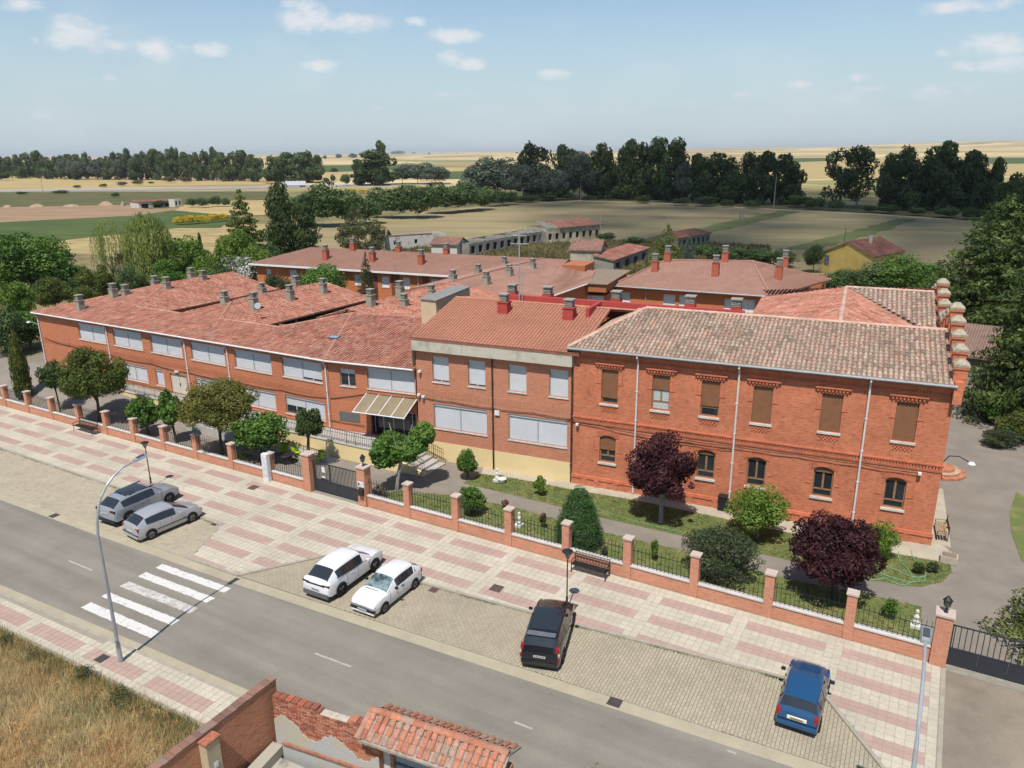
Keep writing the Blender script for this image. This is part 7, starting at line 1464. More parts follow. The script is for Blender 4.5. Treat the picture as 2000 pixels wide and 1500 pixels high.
# garden trees at the left edge
for i, (x, yb, yt, hw, m, lab) in enumerate(((22, 700, 592, 46, L_HEDGE, 'dense bush at the left edge beside the slim cypress'), (62, 690, 604, 42, L_MUL, 'green tree behind the left corner of the school'), (112, 612, 540, 30, L_PINE, 'rounded yellowish shrub beyond the left gable'), (150, 600, 540, 26, L_HEDGE, 'dark shrub among the gardens left of the willows'), (40, 640, 540, 34, L_LIME, 'light green shrub at the left edge above the bushes'), (198, 585, 524, 26, L_MUL, 'green shrub right of the garden fence'), (172, 610, 556, 24, L_PINE, 'low rounded shrub beside the left gable'), (8, 560, 500, 26, L_HEDGE, 'dark tree cut by the left edge'), (88, 600, 548, 24, L_HEDGE, 'small dark shrub by the blue garden sheet'))):
    big('garden_tree', lab, x, yb, yt, hw, crown_round(26, 250 + i, cr=.32, spread=.68), 6000, .095, m, 250 + i, .04, zb=1.0)
for i, (x, yb, yt, hw, m, lab) in enumerate(((104, 592, 508, 36, L_HEDGE, 'dark leafy tree right of the large spreading tree'), (150, 588, 514, 34, L_MUL, 'mid-green tree between the spreading tree and the willows'), (196, 600, 512, 30, L_PINE, 'yellowish green tree left of the leaning willow'), (262, 590, 520, 28, L_HEDGE, 'dark shrub at the foot of the willows'), (330, 586, 506, 32, L_MUL, 'green tree right of the tall willow foot'), (408, 590, 492, 36, L_LIME, 'bright leafy tree between slim cypresses'), (440, 596, 510, 28, L_HEDGE, 'dark shrub left of the white blossom'), (508, 575, 476, 34, L_LIME, 'bright green tree under the open cedar'), (534, 560, 470, 30, L_HEDGE, 'dark green tree left of the tall dark conifer'), (28, 560, 470, 34, L_HEDGE, 'dark tree left of the large spreading tree'))):
    big('garden_tree', lab, x, yb, yt, hw, crown_round(28, 460 + i, cr=.3, spread=.7), 7000, .09, m, 460 + i, .03, zb=.8)
# big conifers at the right
def p_tree(name, label, X, Y, H, R, clumps, n, leaf, m, seed, frac=.04, cat='tree', bark=None, z=0.0, shell=.62, aspect=.55):
    c0 = H * frac; hz = (H - c0) / 2; return tree(name, label, cat, (X, Y, z), crown('%s_%d' % (name, seed), clumps, n, leaf, m, seed, shell, aspect), (R, R, hz), c0 + hz, trunk_mesh('trunk', c0 + hz * .6, H * .018, 3, bark or BARK, spread=R * .4, seed=seed), rz=seed)
q = np.array([4.6, 93.0, 0]); p_tree('great_conifer', 'tall pale-tipped conifer right of the stepped gable', q[0], q[1], z_at(q, 384), 9.6, crown_conifer(22, 260, .05, thick=.035), 40000, .062, L_GREAT, 260, aspect=.32)
q = S(1985, 800); p_tree('great_conifer', 'tall conifer cut by the right edge behind the pale-tipped one', q[0] + 1.5, q[1] - 3, z_at(q, 398) - .5, 6.2, crown_conifer(22, 261, .05, thick=.035), 34000, .062, L_GREAT, 261, aspect=.32)
big('great_conifer', 'dark conifer filling the gap between drive and shed', 1978, 808, 560, 50, dense_cypress(44, 262), 16000, .07, L_DARK, 262, .0)
for i, (x, yb, yt, hw, m, lab) in enumerate(((1950, 832, 755, 30, L_MUL, 'glossy green shrub at the bend of the drive'), (1985, 862, 800, 34, L_PINE, 'low spreading juniper beside the drive'), (1955, 872, 838, 30, L_PEAR, 'low grey-green ground shrub at the drive edge'), (1990, 830, 720, 34, L_DARK, 'dark shrub behind the glossy one by the drive'), (1966, 812, 700, 26, L_MUL, 'tall leafy shrub near the ladder'), (1945, 800, 730, 16, L_PEAR, 'thin twiggy shrub at the foot of the ladder'))):
    big('drive_shrub', lab, x, yb, yt, hw, crown_round(24, 270 + i, cr=.33, spread=.66), 6000, .1, m, 270 + i, .0, cat='shrub')
p_tree('cedar_tree', 'drooping cedar branch reaching in at the right edge above the gate', 7.3, 37.4, 5.8, 3.3, crown_conifer(11, 280, .25, thick=.05), 15000, .06, L_CED, 280, .12)
p_tree('gate_tree', 'tall tree outside the frame whose shade falls on the right-hand gate', 9.6, 35.0, 7.0, 2.6, crown_round(30, 281, cr=.3, spread=.7), 7000, .1, L_PEAR, 281, .25)

# ------------------------------------------------------------------ trees along the fence
def yard_tree(name, label, bx, by, cx, cy, rx, ry, kind, n, leaf, m, seed, bark=BARK, stem=.09, cat='tree', shell=.62, clumps=None, aspect=.55, k=28, cr=.33, spread=.66, lean=(0, 0), limbs=4, rot=None):
    """foot at pixel (bx, by) on the yard; crown centre at pixel row cy, half sizes rx, ry in pixels"""
    z0 = 0.0
    for _ in range(60):
        p = S(bx, by, z0); z0 = yard_h(p[0], p[1])
        if p[1] < 34.7: by -= 1
    _, _, dep = pix((p[0], p[1], 2)); px_m = F_PX / dep; d = np.array([p[0], p[1]]); zc = z_at(p, cy) - z0; R = rx / px_m * (1.0 if clumps else 1.0); Rz = ry / px_m * (1.0 if clumps else 1.02); off = (cx - pix((p[0], p[1], zc + z0))[0]) / px_m
    t = thing(name, label, cat, (p[0], p[1], z0)); cm = crown('%s_%d' % (name, seed), clumps or crown_round(k, seed, cr=cr, spread=spread), n, leaf / R, m, seed, shell, aspect); o = bpy.data.objects.new('crown', cm); COL.objects.link(o); o.parent = t; o.location = (RT[0] * off, RT[1] * off, zc); o.scale = (R, R, Rz); o.rotation_euler = (0, 0, seed if rot is None else rot)
    ht = max(.25, zc - Rz * .6); tm = trunk_mesh('trunk', ht, stem, limbs, bark, spread=R * .55, seed=seed, lean=(RT[0] * off / ht * .6, RT[1] * off / ht * .6)); q = bpy.data.objects.new('trunk', tm); COL.objects.link(q); q.parent = t; return t
COLUMN = [(0, 0, z, .75 * (1 - max(0, z) * .6), .75 * (1 - max(0, z) * .6), .16) for z in np.linspace(-.92, .9, 14)]
yard_tree('slim_cypress', 'slim clipped cypress column by the left end of the fence', 44, 778, 36, 712, 22, 62, 'col', 6000, .14, L_PINE, 301, clumps=COLUMN)
yard_tree('privet_tree', 'small dark multi-stemmed tree between the cypress and the round pine', 118, 806, 103, 736, 31, 36, 'r', 4500, .17, L_DARK, 302, stem=.07, limbs=5)
yard_tree('round_tree', 'large round dark-green clipped tree behind the left fence', 196, 838, 184, 736, 68, 62, 'r', 24000, .19, L_PINE, 303, stem=.13, k=44, cr=.30, spread=.70)
yard_tree('mulberry_tree', 'bright green mulberry, leftmost of those behind the fence', 292, 878, 279, 808, 35, 38, 'r', 3200, .26, L_MUL, 304, aspect=.75, stem=.1)
yard_tree('mulberry_tree', 'narrow bright green mulberry touching the golden tree', 345, 893, 331, 802, 26, 40, 'r', 2600, .26, L_MUL, 305, aspect=.75, stem=.1)
yard_tree('golden_tree', 'large golden-olive round tree in front of the long wing', 434, 898, 424, 796, 80, 60, 'r', 28000, .17, L_OLIVE, 306, stem=.12, k=48, cr=.29, spread=.72)
yard_tree('mulberry_tree', 'wide bright green mulberry left of the white meter cabinet', 510, 900, 509, 842, 60, 42, 'r', 5000, .25, L_MUL, 307, aspect=.75, stem=.1)
yard_tree('privet_tree', 'small dark feathery tree in front of the entrance ramp', 602, 915, 604, 828, 31, 40, 'r', 4000, .17, L_DARK, 308, stem=.12)
yard_tree('mulberry_tree', 'bright green mulberry with pale trunk right of the main gate', 774, 956, 790, 870, 60, 52, 'r', 7500, .24, L_MUL, 309, aspect=.75, stem=.14, rot=.52, clumps=[(x0_ + sx_ * .30 * math.cos(a_), .34 * math.sin(a_ * 1.3), z0_ + .34 * math.sin(a_ + k_), .30, .32, .30) for k_, (x0_, z0_, sx_) in enumerate(((-.50, -.18, 1), (.42, .14, 1))) for a_ in np.linspace(0, 5.6, 8)] + [(0, 0, -.35, .3, .3, .25)], bark=mat('limewashed_bark', (.30, .27, .24), var=.3, scale=5))
yard_tree('laurel_bush', 'tall oval laurel bush against the yellow plinth', 914, 936, 912, 905, 23, 31, 'r', 4200, .16, L_MUL, 310, cat='bush', aspect=.35)
yard_tree('round_bush', 'round green bush by the fence pier right of the mulberry', 922, 1004, 922, 974, 28, 32, 'r', 3600, .15, L_MUL, 311, cat='bush')
yard_tree('small_shrub', 'small bright shrub on the lawn near the school wall', 1056, 968, 1055, 949, 14, 20, 'r', 1400, .12, L_LIME, 312, cat='shrub', k=12)
CONE = [(0.03 * math.sin(k * 2.3), .03 * math.cos(k * 1.9), z, .98 * (1 - (z + 1) / 2) ** .5 * (1 if z > -.7 else .9), .98 * (1 - (z + 1) / 2) ** .5 * (1 if z > -.7 else .9), .12) for k, z in enumerate(np.linspace(-.88, .92, 22))]
yard_tree('conical_yew', 'dense conical clipped yew beside the fence', 1131, 1064, 1131, 1006, 54, 60, 'c', 26000, .085, L_YEW, 313, clumps=CONE, shell=.8)
yard_tree('purple_plum', 'purple-leaved plum tree in front of the old house, left one', 1291, 1020, 1293, 916, 72, 74, 'r', 17000, .16, L_PURP, 314, k=40, cr=.28, spread=.72, stem=.13, bark=BARK_P)
yard_tree('lime_tree', 'loose bright yellow-green tree between the two purple trees', 1480, 1052, 1478, 992, 70, 58, 'r', 9500, .15, L_LIME, 315, k=34, cr=.27, spread=.74, stem=.07, bark=BARK_P, limbs=6)
yard_tree('grey_shrub', 'wide dark grey-green shrub behind the fence pier', 1416, 1128, 1410, 1084, 86, 62, 'r', 13000, .13, L_PEAR, 316, k=40, cr=.28, spread=.72, stem=.1, cat='shrub')
yard_tree('purple_plum', 'large purple-leaved plum tree leaning over the fence, right one', 1630, 1170, 1632, 1074, 88, 84, 'r', 22000, .16, L_PURP, 317, k=46, cr=.27, spread=.73, stem=.15)
yard_tree('oleander_bush', 'bright green oleander behind the right purple tree', 1722, 1092, 1720, 1056, 38, 44, 'r', 4200, .17, L_LIME, 318, cat='bush', aspect=.25)
for i, (bx, by, cx, cy, rx, ry, m, lab) in enumerate(((1280, 1096, 1279, 1072, 9, 22, L_LIME, 'small slender shrub behind the middle fence panel'), (1738, 1206, 1740, 1188, 20, 22, L_MUL, 'rounded little shrub behind the last fence panel'), (1796, 1122, 1796, 1108, 12, 16, L_DARK, 'dark small conifer shrub inside the hose loop'), (1822, 1118, 1822, 1106, 14, 12, L_PEAR, 'low twiggy rose bush right of the hose'), (742, 968, 742, 958, 26, 14, L_PEAR, 'low dark planting at the foot of the gate pier'), (986, 993, 986, 983, 9, 9, leafmat('pink_rose', [(.04, .06, .02), (.10, .07, .04), (.36, .09, .14)]), 'small pink rose bush behind the fence'), (1180, 1085, 1180, 1075, 8, 10, L_PEAR, 'dark little pot plant right of the conical yew'), (1852, 1092, 1852, 1085, 12, 8, L_MUL, 'green plants filling the square planter'), (978, 938, 978, 932, 7, 6, L_LIME, 'green leaves in the shell planter'), (470, 905, 470, 890, 22, 16, L_MUL, 'low hedge plants under the golden tree'), (1060, 1032, 1060, 1012, 8, 16, L_BROWN, 'bare reddish rose stems near the white statuette'), (700, 985, 728, 966, 10, 16, L_PEAR, 'creeper on the inner side of the gate pier'))):
    yard_tree('small_shrub', lab, bx, by, cx, cy, rx, ry, 'r', 700, .11, m, 330 + i, cat='shrub', k=10, stem=.03)

# ------------------------------------------------------------------ weeds on the empty plot
plot = [(-19.15, 4.0), (-19.15, 14.9), (-23, 14.95), (-36.9, 14.6), (-60, 14.0), (-60, 4.0)]
slab('waste_ground', plot, -.3, .06, mat('weedy_soil', (.45, .30, .13), col2=(.34, .26, .12), scale=.5), kind='structure')
def weed_rnd(c, rng, cl):
    edge = np.clip((c[:, 1] - 13.0) / 2.0, 0, 1) + np.clip((c[:, 0] + 21.5) / 2.2, 0, 1) * .7; patch_ = np.sin(c[:, 0] * .9 + 1.3) * np.cos(c[:, 1] * 1.1 + c[:, 0] * .3) * .5 + .5
    return .18 * rng.random(len(c)) + .34 * cl + .30 * patch_ * (1 - np.clip(edge, 0, 1)) * .9 + .50 * np.clip(edge, 0, 1) * (cl > .35) + .05
WEED = ramp_mat('dry_weeds', [(.66, .41, .18), (.58, .33, .13), (.60, .45, .24), (.68, .57, .35), (.44, .38, .18), (.26, .28, .12), (.14, .18, .07)], nscale=.6, namt=.2, fine=0, trans=.45)
tufts('dry_weeds', [plot], 30000, .18, .62, .03, WEED, .05, lean=.7, rndf=weed_rnd, seed=9, blades=5, spread=.09, label='tall dry orange and green weeds on the empty plot', cat='weeds', dens=lambda q: 1.0 if q[0] > -42 else .25)
kw_ = [((-24.5 - .9 * i + .5 * math.sin(i * 2.1)), 14.55 - .02 * i + .2 * math.sin(i * 1.7)) for i in range(16)]
for i, (x, y) in enumerate(kw_):
    if i in (2, 5, 9, 11, 14): p_tree('weed_clump', '%s green weed clump from the right along the pavement edge' % ORD[[2, 5, 9, 11, 14].index(i)], x, y - .15, .55 + .3 * math.sin(i) ** 2, .42 + .25 * math.cos(i * 3) ** 2, crown_round(12, 400 + i, cr=.4), 700, .14, L_OLGR, 400 + i, 0, 'weed')
p_tree('weed_clump', 'leafy sapling tips at the lower edge right of the gateway', *S(1160, 1500, 1.2)[:2], 1.45, .32, crown_round(9, 420, cr=.3, spread=.75)[:-1], 160, .2, L_LIME, 420, .3, 'sapling')
# grass growing in the kerb joints
GJ = [(x, y) for a, b in zip(KERB_LEFT[1:], KERB_LEFT[2:]) for x, y in [a]]
strip = [[(a[0], a[1] - .14), (b[0], b[1] - .14), (b[0], b[1] - .04), (a[0], a[1] - .04)] for a, b in zip(KERB_LEFT[1:] , KERB_LEFT[2:])] + [[(a[0], a[1] - .14), (b[0], b[1] - .14), (b[0], b[1] - .05), (a[0], a[1] - .05)] for a, b in zip(KERB_RIGHT, KERB_RIGHT[1:])]
tufts('kerb_weeds', strip, 2600, .02, .09, .02, GRASS, ZR + .03, lean=1.2, seed=12, blades=3, label='thin dry weeds along the kerb of the parking bays', cat='weeds', dens=lambda q: .3 + .7 * (math.sin(q[0] * 1.3) > .2))
# rough grass round the ruins
RG = ramp_mat('rough_grass', [(.10, .095, .04), (.19, .16, .07), (.28, .22, .11), (.08, .10, .035)], nscale=.08, namt=.3, fine=0, trans=.3)
tufts('rough_grass', [pts([(700, 520), (900, 530), (1110, 530), (1200, 535), (1500, 530), (1500, 480), (1200, 470), (1000, 480), (760, 475)])], 9000, .4, 1.2, .35, RG, -.2, lean=.6, seed=14, blades=5, spread=.5, label='tall rough grass among the ruins behind the school', cat='grass')
# ------------------------------------------------------------------ ruins and houses behind, far road
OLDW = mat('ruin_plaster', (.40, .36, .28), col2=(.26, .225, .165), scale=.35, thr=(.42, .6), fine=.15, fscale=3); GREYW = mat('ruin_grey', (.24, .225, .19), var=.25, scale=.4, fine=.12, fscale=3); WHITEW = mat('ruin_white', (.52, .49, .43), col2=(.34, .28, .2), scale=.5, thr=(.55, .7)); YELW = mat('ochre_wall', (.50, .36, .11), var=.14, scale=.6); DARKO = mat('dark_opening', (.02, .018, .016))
OLDROOF = ramp_mat('ruin_roof_tile', [(.20, .08, .06), (.25, .10, .075), (.28, .13, .10), (.18, .085, .065)], nscale=.4, namt=.3, fine=.2, fscale=3)
def old_house(name, label, pl, pr, depth, h, wm, roof=None, rise=1.2, n_open=0, oz=(.25, .75), ow=.5, over=.3, hole=None, zb=0.0, cat='ruin', lintel=False):
    """wall foot from pixel pl to pixel pr; body runs back by depth; roof 'along' (ridge parallel to the wall), 'front' (gable to the viewer) or 'shed'"""
    a, b = S(*pl, zb), S(*pr, zb); L = math.dist(a[:2], b[:2]); t = thing(name, label, cat, (a[0], a[1], -.2), math.atan2(b[1] - a[1], b[0] - a[0])); holes = []
    if n_open:
        for k in range(n_open): x = L * (k + .5) / n_open; w = L / n_open * ow; holes.append((x - w / 2, x + w / 2, h * oz[0], h * oz[1]))
    g = wall_holes(L, h, holes, .35); shell(g, L, depth, h)
    if roof == 'front': g.face([(0, 0, h), (L, 0, h), (L / 2, 0, h + rise)]); g.face([(0, depth, h), (L, depth, h), (L / 2, depth, h + rise)])
    if roof in ('along', 'shed'):
        pk = depth / 2 if roof == 'along' else depth
        for x in (0, L): g.face([(x, 0, h), (x, depth, h if roof == 'along' else h + rise), (x, pk, h + rise)][:3] if roof == 'along' else [(x, 0, h), (x, depth, h), (x, depth, h + rise)])
    g.build('wall', wm, t)
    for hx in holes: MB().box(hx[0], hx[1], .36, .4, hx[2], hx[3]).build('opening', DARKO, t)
    kw = dict(w=.42, l=.6, r=.13, jit=.05, flat=.6)
    if roof == 'along':
        roof_slope(t, [(-over, -over, h), (L + over, -over, h), (L + over, depth / 2, h + rise), (-over, depth / 2, h + rise)], OLDROOF, BED_A, **kw); roof_slope(t, [(-over, depth / 2, h + rise), (L + over, depth / 2, h + rise), (L + over, depth + over, h), (-over, depth + over, h)], OLDROOF, BED_A, **kw)
    if roof == 'front':
        roof_slope(t, [(-over, -over, h - .1), (L / 2, -over, h + rise), (L / 2, depth, h + rise), (-over, depth, h - .1)], OLDROOF, BED_A, **kw); roof_slope(t, [(L / 2, -over, h + rise), (L + over, -over, h - .1), (L + over, depth, h - .1), (L / 2, depth, h + rise)], OLDROOF, BED_A, **kw)
    if roof == 'shed': roof_slope(t, [(-over, -over, h), (L + over, -over, h), (L + over, depth + over, h + rise), (-over, depth + over, h + rise)], OLDROOF, BED_A, **kw)
    return t
c1 = old_house('ruined_row', 'long roofless ruin with a row of dark window openings behind the school', (917, 503), (1062, 474), 6, 3.1, GREYW, n_open=11, oz=(.28, .8), ow=.55)
for k in range(6): MB().box(2 + k * 4.2, 2.5 + k * 4.2, .4, 5.8, 2.6, 3.0 + .3 * (k % 2)).build('roof_beam', GREYW, c1)
c2 = old_house('ruined_barn', 'ruined barn with part of its red roof fallen in', (1068, 474), (1172, 464), 8, 3.7, OLDW, n_open=8, oz=(.2, .62), ow=.5)
L2 = math.dist(S(1068, 474)[:2], S(1172, 464)[:2]); roof_slope(c2, [(L2 * .22, -.4, 3.6), (L2 + .4, -.4, 3.6), (L2 * .9, 4, 5.2), (L2 * .1, 4, 5.2)], OLDROOF, BED_A, w=.42, l=.6, r=.13, jit=.06, flat=.6)
for k in range(7): MB().tube([(L2 * .03 * k, -.3, 3.65), (L2 * .03 * k - .3, 4, 5.1)], .09, 5).build('bare_rafter', GREYW, c2)
MB().box(-6, -.2, .2, 7, 0, 2.9).build('fallen_bay', GREYW, c2); 
for k in range(5): MB().tube([(-6 + k * 1.3, .2, 3.0), (-5 + k * 1.2, 5, 3.4)], .08, 5).build('fallen_beam', GREYW, c2)
c3 = old_house('ruined_wall', 'long whitewashed ruin wall left of the old hut', (752, 490), (872, 481), 5, 3.4, WHITEW, n_open=3, oz=(.4, .7), ow=.15)
MB().box(1, 12, -.06, .3, 3.401, 3.6).build('tile_edge', mat('ruin_tile_edge', (.28, .13, .09), var=.2), c3)
c4 = old_house('ruined_hut', 'small cream hut with a broken gable roof', (843, 502), (893, 504), 5.5, 3.0, WHITEW, 'along', 1.3, over=.35)
c5 = old_house('tiled_hut', 'old plastered hut with a red tiled roof behind the link block', (1113, 525), (1170, 527), 7, 3.8, OLDW, 'along', 1.6, n_open=0)
c6 = old_house('low_shed', 'long low shed with a red roof right of the tiled hut', (1198, 532), (1265, 506), 4, 2.5, GREYW, 'shed', .7, n_open=4, oz=(.15, .7), ow=.5)
c7 = old_house('low_shed', 'low red-roofed shed beyond the conifers in the field', (1322, 486), (1386, 474), 4, 2.6, GREYW, 'shed', .8, n_open=7, oz=(.2, .75), ow=.5)
c8 = old_house('ochre_house', 'ochre yellow house with gable, red roof and white chimney on the right', (1604, 527), (1700, 538), 12, 3.6, YELW, 'front', 2.2, cat='house')
MB().box(5.9, 6.3, 5, 5.4, 4.0, 6.6).build('chimney', WHITEW, c8) ; MB().box(.4, 1.3, -.05, -.001, 1.2, 3.0).build('window', mat('grey_window', (.10, .12, .14)), c8); MB().tube([(3.9, -.2, 5), (3.9, -.2, 8.2)], .04, 5).build('aerial', BLACK_METAL, c8)
c9 = old_house('ruined_hut', 'small ruin with a red roof behind the loose grey-green tree', (728, 492), (752, 492), 6, 3.4, OLDW, 'along', 1.6)
c10 = old_house('field_hut', 'low tan hut with a porch in the far left fields', (272, 406), (340, 402), 8, 2.6, WHITEW, 'shed', .3, n_open=3, ow=.6, oz=(0, .7), cat='hut')
c11 = old_house('white_shed', 'white roofed shed cut by the left edge', (-30, 502), (22, 496), 8, 3, SHUT_WHITE, 'shed', .4, cat='shed')
old_house('field_kiosk', 'tiny white cabin beside the far left hut', (342, 404), (356, 403), 4, 3.4, WHITEW, n_open=2, cat='cabin'); old_house('well_house', 'tiny stone well house in the green strip of the field', (1446, 427), (1453, 427), 2, 1.8, GREYW, cat='hut')
# rubble heaps in the left fields
RUB = mat('rubble', (.32, .225, .145), col2=(.38, .33, .28), scale=.3, thr=(.55, .7))
def heap(label, x, y, hw, h, m=RUB, seed=1):
    p = S(x, y, -.1); dep = pix((p[0], p[1], 0))[2]; R = hw * dep / F_PX; rng = random.Random(seed); v = [(0, 0, h)]; f = []; n = 16
    for j, (rr, hh) in enumerate(((.4, .75), (.75, .4), (1.05, -.1))):
        for k in range(n): a = 6.28 * k / n; q = rng.uniform(.8, 1.2); v.append((R * rr * q * math.cos(a), R * .5 * rr * q * math.sin(a), h * hh * rng.uniform(.7, 1.3)))
    for k in range(n): f.append((0, 1 + k, 1 + (k + 1) % n))
    for j in range(2):
        for k in range(n): a, b = 1 + j * n + k, 1 + j * n + (k + 1) % n; f.append((a, a + n, b + n, b))
    me = bpy.data.meshes.new('rubble_heap'); me.from_pydata(v, [], f); obj('rubble_heap', me, m, loc=(p[0], p[1], -.15), rz=-.5, label=label, cat='rubble')
heap('tan rubble heap at the far left beyond the bare field', 72, 403, 26, 1.2, seed=1); heap('round tan soil heap left of the low hut', 207, 400, 24, 1.7, seed=2); heap('pale rubble heap at the left edge of the photo', 15, 404, 16, .9, RUB, 3); heap('pale flat rubble between the two tan heaps', 140, 402, 30, .7, RUB, 4); heap('low grey rubble beside the soil heap', 240, 401, 10, 2.0, GREYW, 5)
# lorry on the far road
p = S(573, 365.5, 0); a, b = S(549, 365.6, 0), S(598, 364.8, 0); LL = math.dist(a[:2], b[:2]); tr = thing('articulated_lorry', 'white articulated lorry driving on the far road', 'lorry', (a[0], a[1], 0), math.atan2(b[1] - a[1], b[0] - a[0]))
MB().box(LL * .19, LL, -1.25, 1.25, 1.1, 3.9).build('trailer', SHUT_WHITE, tr); MB().box(0, LL * .15, -1.2, 1.2, .6, 3.7).build('cab', WHITEP, tr); MB().box(-.02, -.001, -1.0, 1.0, 2.0, 3.0).build('windscreen', CARGLASS, tr); MB().box(LL * .15, LL * .19, -.5, .5, .7, 1.2).build('coupling', BLACK_METAL, tr); MB().box(LL * .19, LL, -1.0, 1.0, .8, 1.098).build('chassis', BLACK_METAL, tr)
for x in (.08, .24, .78, .85, .92):
    for s in (-1.0, 1.0): w_ = MB(); w_.tube([(LL * x, s - .15, .5), (LL * x, s + .15, .5)], .5, 10); w_.build('wheel', TYRE, tr)
def pole(label, x, yb, yt, r=.12, arm=False, m=None):
    p = S(x, yb, 0); h = z_at(p, yt); t = thing('utility_pole', label, 'pole', (p[0], p[1], -.2)); MB().tube([(0, 0, 0), (0, 0, h + .2)], [r, r * .6], 6).build('shaft', m or mat('pole_wood', (.30, .26, .21), var=.1), t)
    if arm: MB().box(-1.2, 1.2, -.08, .08, h - .4, h - .25).build('crossarm', GREYW, t)
pole('leaning pale pole by the far road at the left', 84, 375, 340, .2); pole('pale pole in front of the grove', 1134, 390, 344, .16); pole('pale pole right of the grove by the field track', 1511, 406, 343, .16); pole('thin pole beside the ruined barn', 1172, 468, 412, .1); pole('thin pole in the field right of the conifers', 1456, 490, 445, .1); pole('thin pole behind the rear hall, left of the cypress', 1508, 520, 480, .08); pole('pole with crossarm behind the lorry', 610, 348, 332, .2, True)
pole('tall pylon on the right horizon', 1886, 291, 268, .9, m=GREY_METAL); pole('slim lattice mast far right on the horizon', 1918, 291, 276, .6, m=GREY_METAL)
gr = MB(); 
for a, b in (((820, 356), (872, 355)),):
    p, q = S(*a, 0), S(*b, 0); gr.tube([(p[0], p[1], 1.0), (q[0], q[1], 1.0)], .35, 5)
gr.build('guard_rail', mat('rust_rail', (.30, .13, .07)), label='rust brown guard rail on the far road in the centre', cat='guard rail')
# shed, ladder and wall lamp at the sides
a, b = S(1876, 768), S(1921, 775); sh = thing('garden_shed', 'concrete block shed with maroon ribbed roof behind the drive', 'shed', (a[0], a[1], 0), math.atan2(b[1] - a[1], b[0] - a[0])); SLn = math.dist(a[:2], b[:2])
hs = z_at(a, 694); MB().box(-1.5, SLn, 0, 5, 0, hs).build('wall', brick_mat('concrete_block', (.30, .28, .24), (.27, .25, .21), (.20, .18, .15), bw=.45, bh=.22, msize=.012), sh)
roof_slope(sh, [(-1.6, -.4, hs + .02), (SLn + .2, -.4, hs + .02), (SLn + .2, 5.2, hs + 1.9), (-1.6, 5.2, hs + 1.9)], ramp_mat('maroon_sheet', [(.15, .085, .07), (.19, .11, .09)], nscale=.6, namt=.35), BED_A, w=.22, l=6, r=.06, jit=0)
roof_slope(sh, [(SLn + .25, -.2, hs - .6), (SLn + 1.9, -.2, hs - .6), (SLn + 1.9, 3.8, hs + .9), (SLn + .25, 3.8, hs + .9)], TILE_C, BED_C, w=.3, l=.5, r=.1); MB().box(SLn + .02, SLn + 1.8, .3, 3.6, 0, hs - .7).build('lean_to', WHITEW, sh)
bn = MB().lathe([(.28, 0), (.33, .1), (.33, .62), (.30, .64)], n=12); q = S(1897, 758); bn.build('black_bucket', BLACK_METAL, loc=(q[0], q[1] - .8, 0), label='black barrel against the concrete block shed', cat='barrel')
q = S(1924, 772); ld = thing('ladder', 'white ladder leaning against the shed wall', 'ladder', (q[0] + .15, q[1] - .9, 0), .1); hl_ = z_at(q, 688)
for s in (-.28, .28): MB().tube([(s, 0, 0), (s, .8, hl_)], .045, 5).build('rail', SHUT_WHITE, ld)
for k in range(int(hl_ / .3)): z = .3 * (k + .5); MB().tube([(-.28, .8 * z / hl_, z), (.28, .8 * z / hl_, z)], .03, 5).build('rung', SHUT_WHITE, ld)
o = thing('wall_lamp', 'white street lamp on an arm at the left corner of the school', 'lamp', (Cx + .05, Cy - .02, 5.4)); MB().tube([(0, 0, 0), (-.5, -.15, .25), (-1.0, -.3, .3)], .03, 6).build('arm', GREY_METAL, o); MB().lathe([(.02, .14), (.16, .08), (.2, 0), (.02, -.04)], (-1.15, -.35, .26), 10).build('shade', SHUT_WHITE, o)
sd = thing('satellite_dish', 'white satellite dish beside a chimney on the middle wing roof', 'dish', (*S(504, 604, 8.0)[:2], 7.6)); d_ = MB().lathe([(.02, 0), (.17, .02), (.29, .08)], n=14).build('dish', GREY_METAL, sd); d_.rotation_euler = (1.2, .3, .6); d_.location = (0, 0, .7); MB().tube([(0, 0, 0), (0, 0, .7)], .03, 5).build('mount', GREY_METAL, sd)
# garden sheet and fence at the left
q0, q1 = S(96, 575, 1.2), S(140, 570, 1.2); g = MB(); n = 10
for k in range(n): t0, t1 = k / n, (k + 1) / n; A0 = q0 + (q1 - q0) * t0; A1 = q0 + (q1 - q0) * t1; g.face([(A0[0], A0[1], 1.2), (A1[0], A1[1], 1.2), (A1[0], A1[1] + .1 * (k % 2), 3.0), (A0[0], A0[1] + .1 * ((k + 1) % 2), 3.0)])
g.build('blue_net', mat('blue_netting', (.10, .22, .28), var=.2), label='blue-green garden netting among the shrubs at the left', cat='netting')
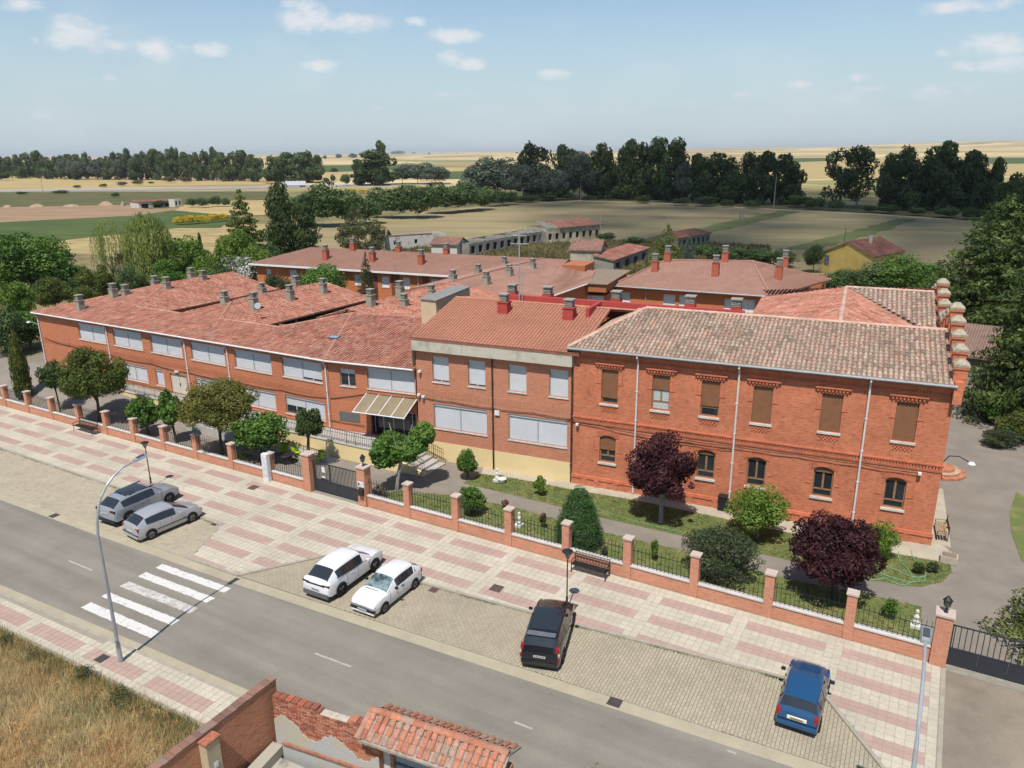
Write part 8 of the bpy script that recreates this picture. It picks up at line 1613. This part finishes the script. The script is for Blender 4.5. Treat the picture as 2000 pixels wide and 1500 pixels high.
# unseen cloud above the frame, outline and gaps shaped to shade grove and field
def cloud():
    zc = 3000.0; poly = pts([(1000, 372), (1150, 366), (1600, 374), (2200, 388), (2200, 480), (1820, 566), (1560, 520), (1330, 492), (1190, 470), (1075, 440), (990, 398)], 0); off = (SUN_DIR.x / SUN_DIR.z * zc, SUN_DIR.y / SUN_DIR.z * zc); rng = random.Random(77); g = MB(); P = np.array(poly); lo, hi = P.min(0), P.max(0); k = 0
    bm = bmesh.new(); bmesh.ops.create_icosphere(bm, subdivisions=1, radius=1); vv = [v.co.copy() for v in bm.verts]; ff = [tuple(v.index for v in f.verts) for f in bm.faces]; bm.free()
    area = abs(sum(P[i][0] * P[(i + 1) % len(P)][1] - P[(i + 1) % len(P)][0] * P[i][1] for i in range(len(P)))) / 2; want = int(area * 1.25 / (math.pi * 49))
    while k < want:
        x, y = rng.uniform(lo[0], hi[0]), rng.uniform(lo[1], hi[1])
        if not inside((x, y), poly): continue
        r = rng.uniform(5, 9); z = zc + rng.uniform(0, 60); sx = x + SUN_DIR.x / SUN_DIR.z * z; sy = y + SUN_DIR.y / SUN_DIR.z * z; g.add([(sx + q.x * r, sy + q.y * r, z + q.z * r * .8) for q in vv], ff); k += 1
    g.build('cloud', mat('cloud_white', (.9, .9, .9), var=.02, scale=.01), label='unseen broken cloud above the frame, shaped to shade the grove and the field', cat='cloud', kind='stuff')
cloud()

# summer haze over the plain
def haze():
    o = MB().box(-27500, 27500, -27500, 27500, -2.0, 120.0).build('haze', None, kind='stuff', label='thin pale summer haze over the plain', cat='haze')
    m = bpy.data.materials.new('haze_air'); m.use_nodes = True; nt = m.node_tree; nt.nodes.clear(); out = nt.nodes.new('ShaderNodeOutputMaterial'); v = nt.nodes.new('ShaderNodeVolumePrincipled')
    v.inputs['Color'].default_value = (.95, .97, 1.0, 1); v.inputs['Density'].default_value = HAZE_D; v.inputs['Anisotropy'].default_value = .2
    nt.links.new(v.outputs[0], out.inputs['Volume']); o.data.materials.append(m); m.cycles.homogeneous_volume = True
HAZE_D = .00006
haze()
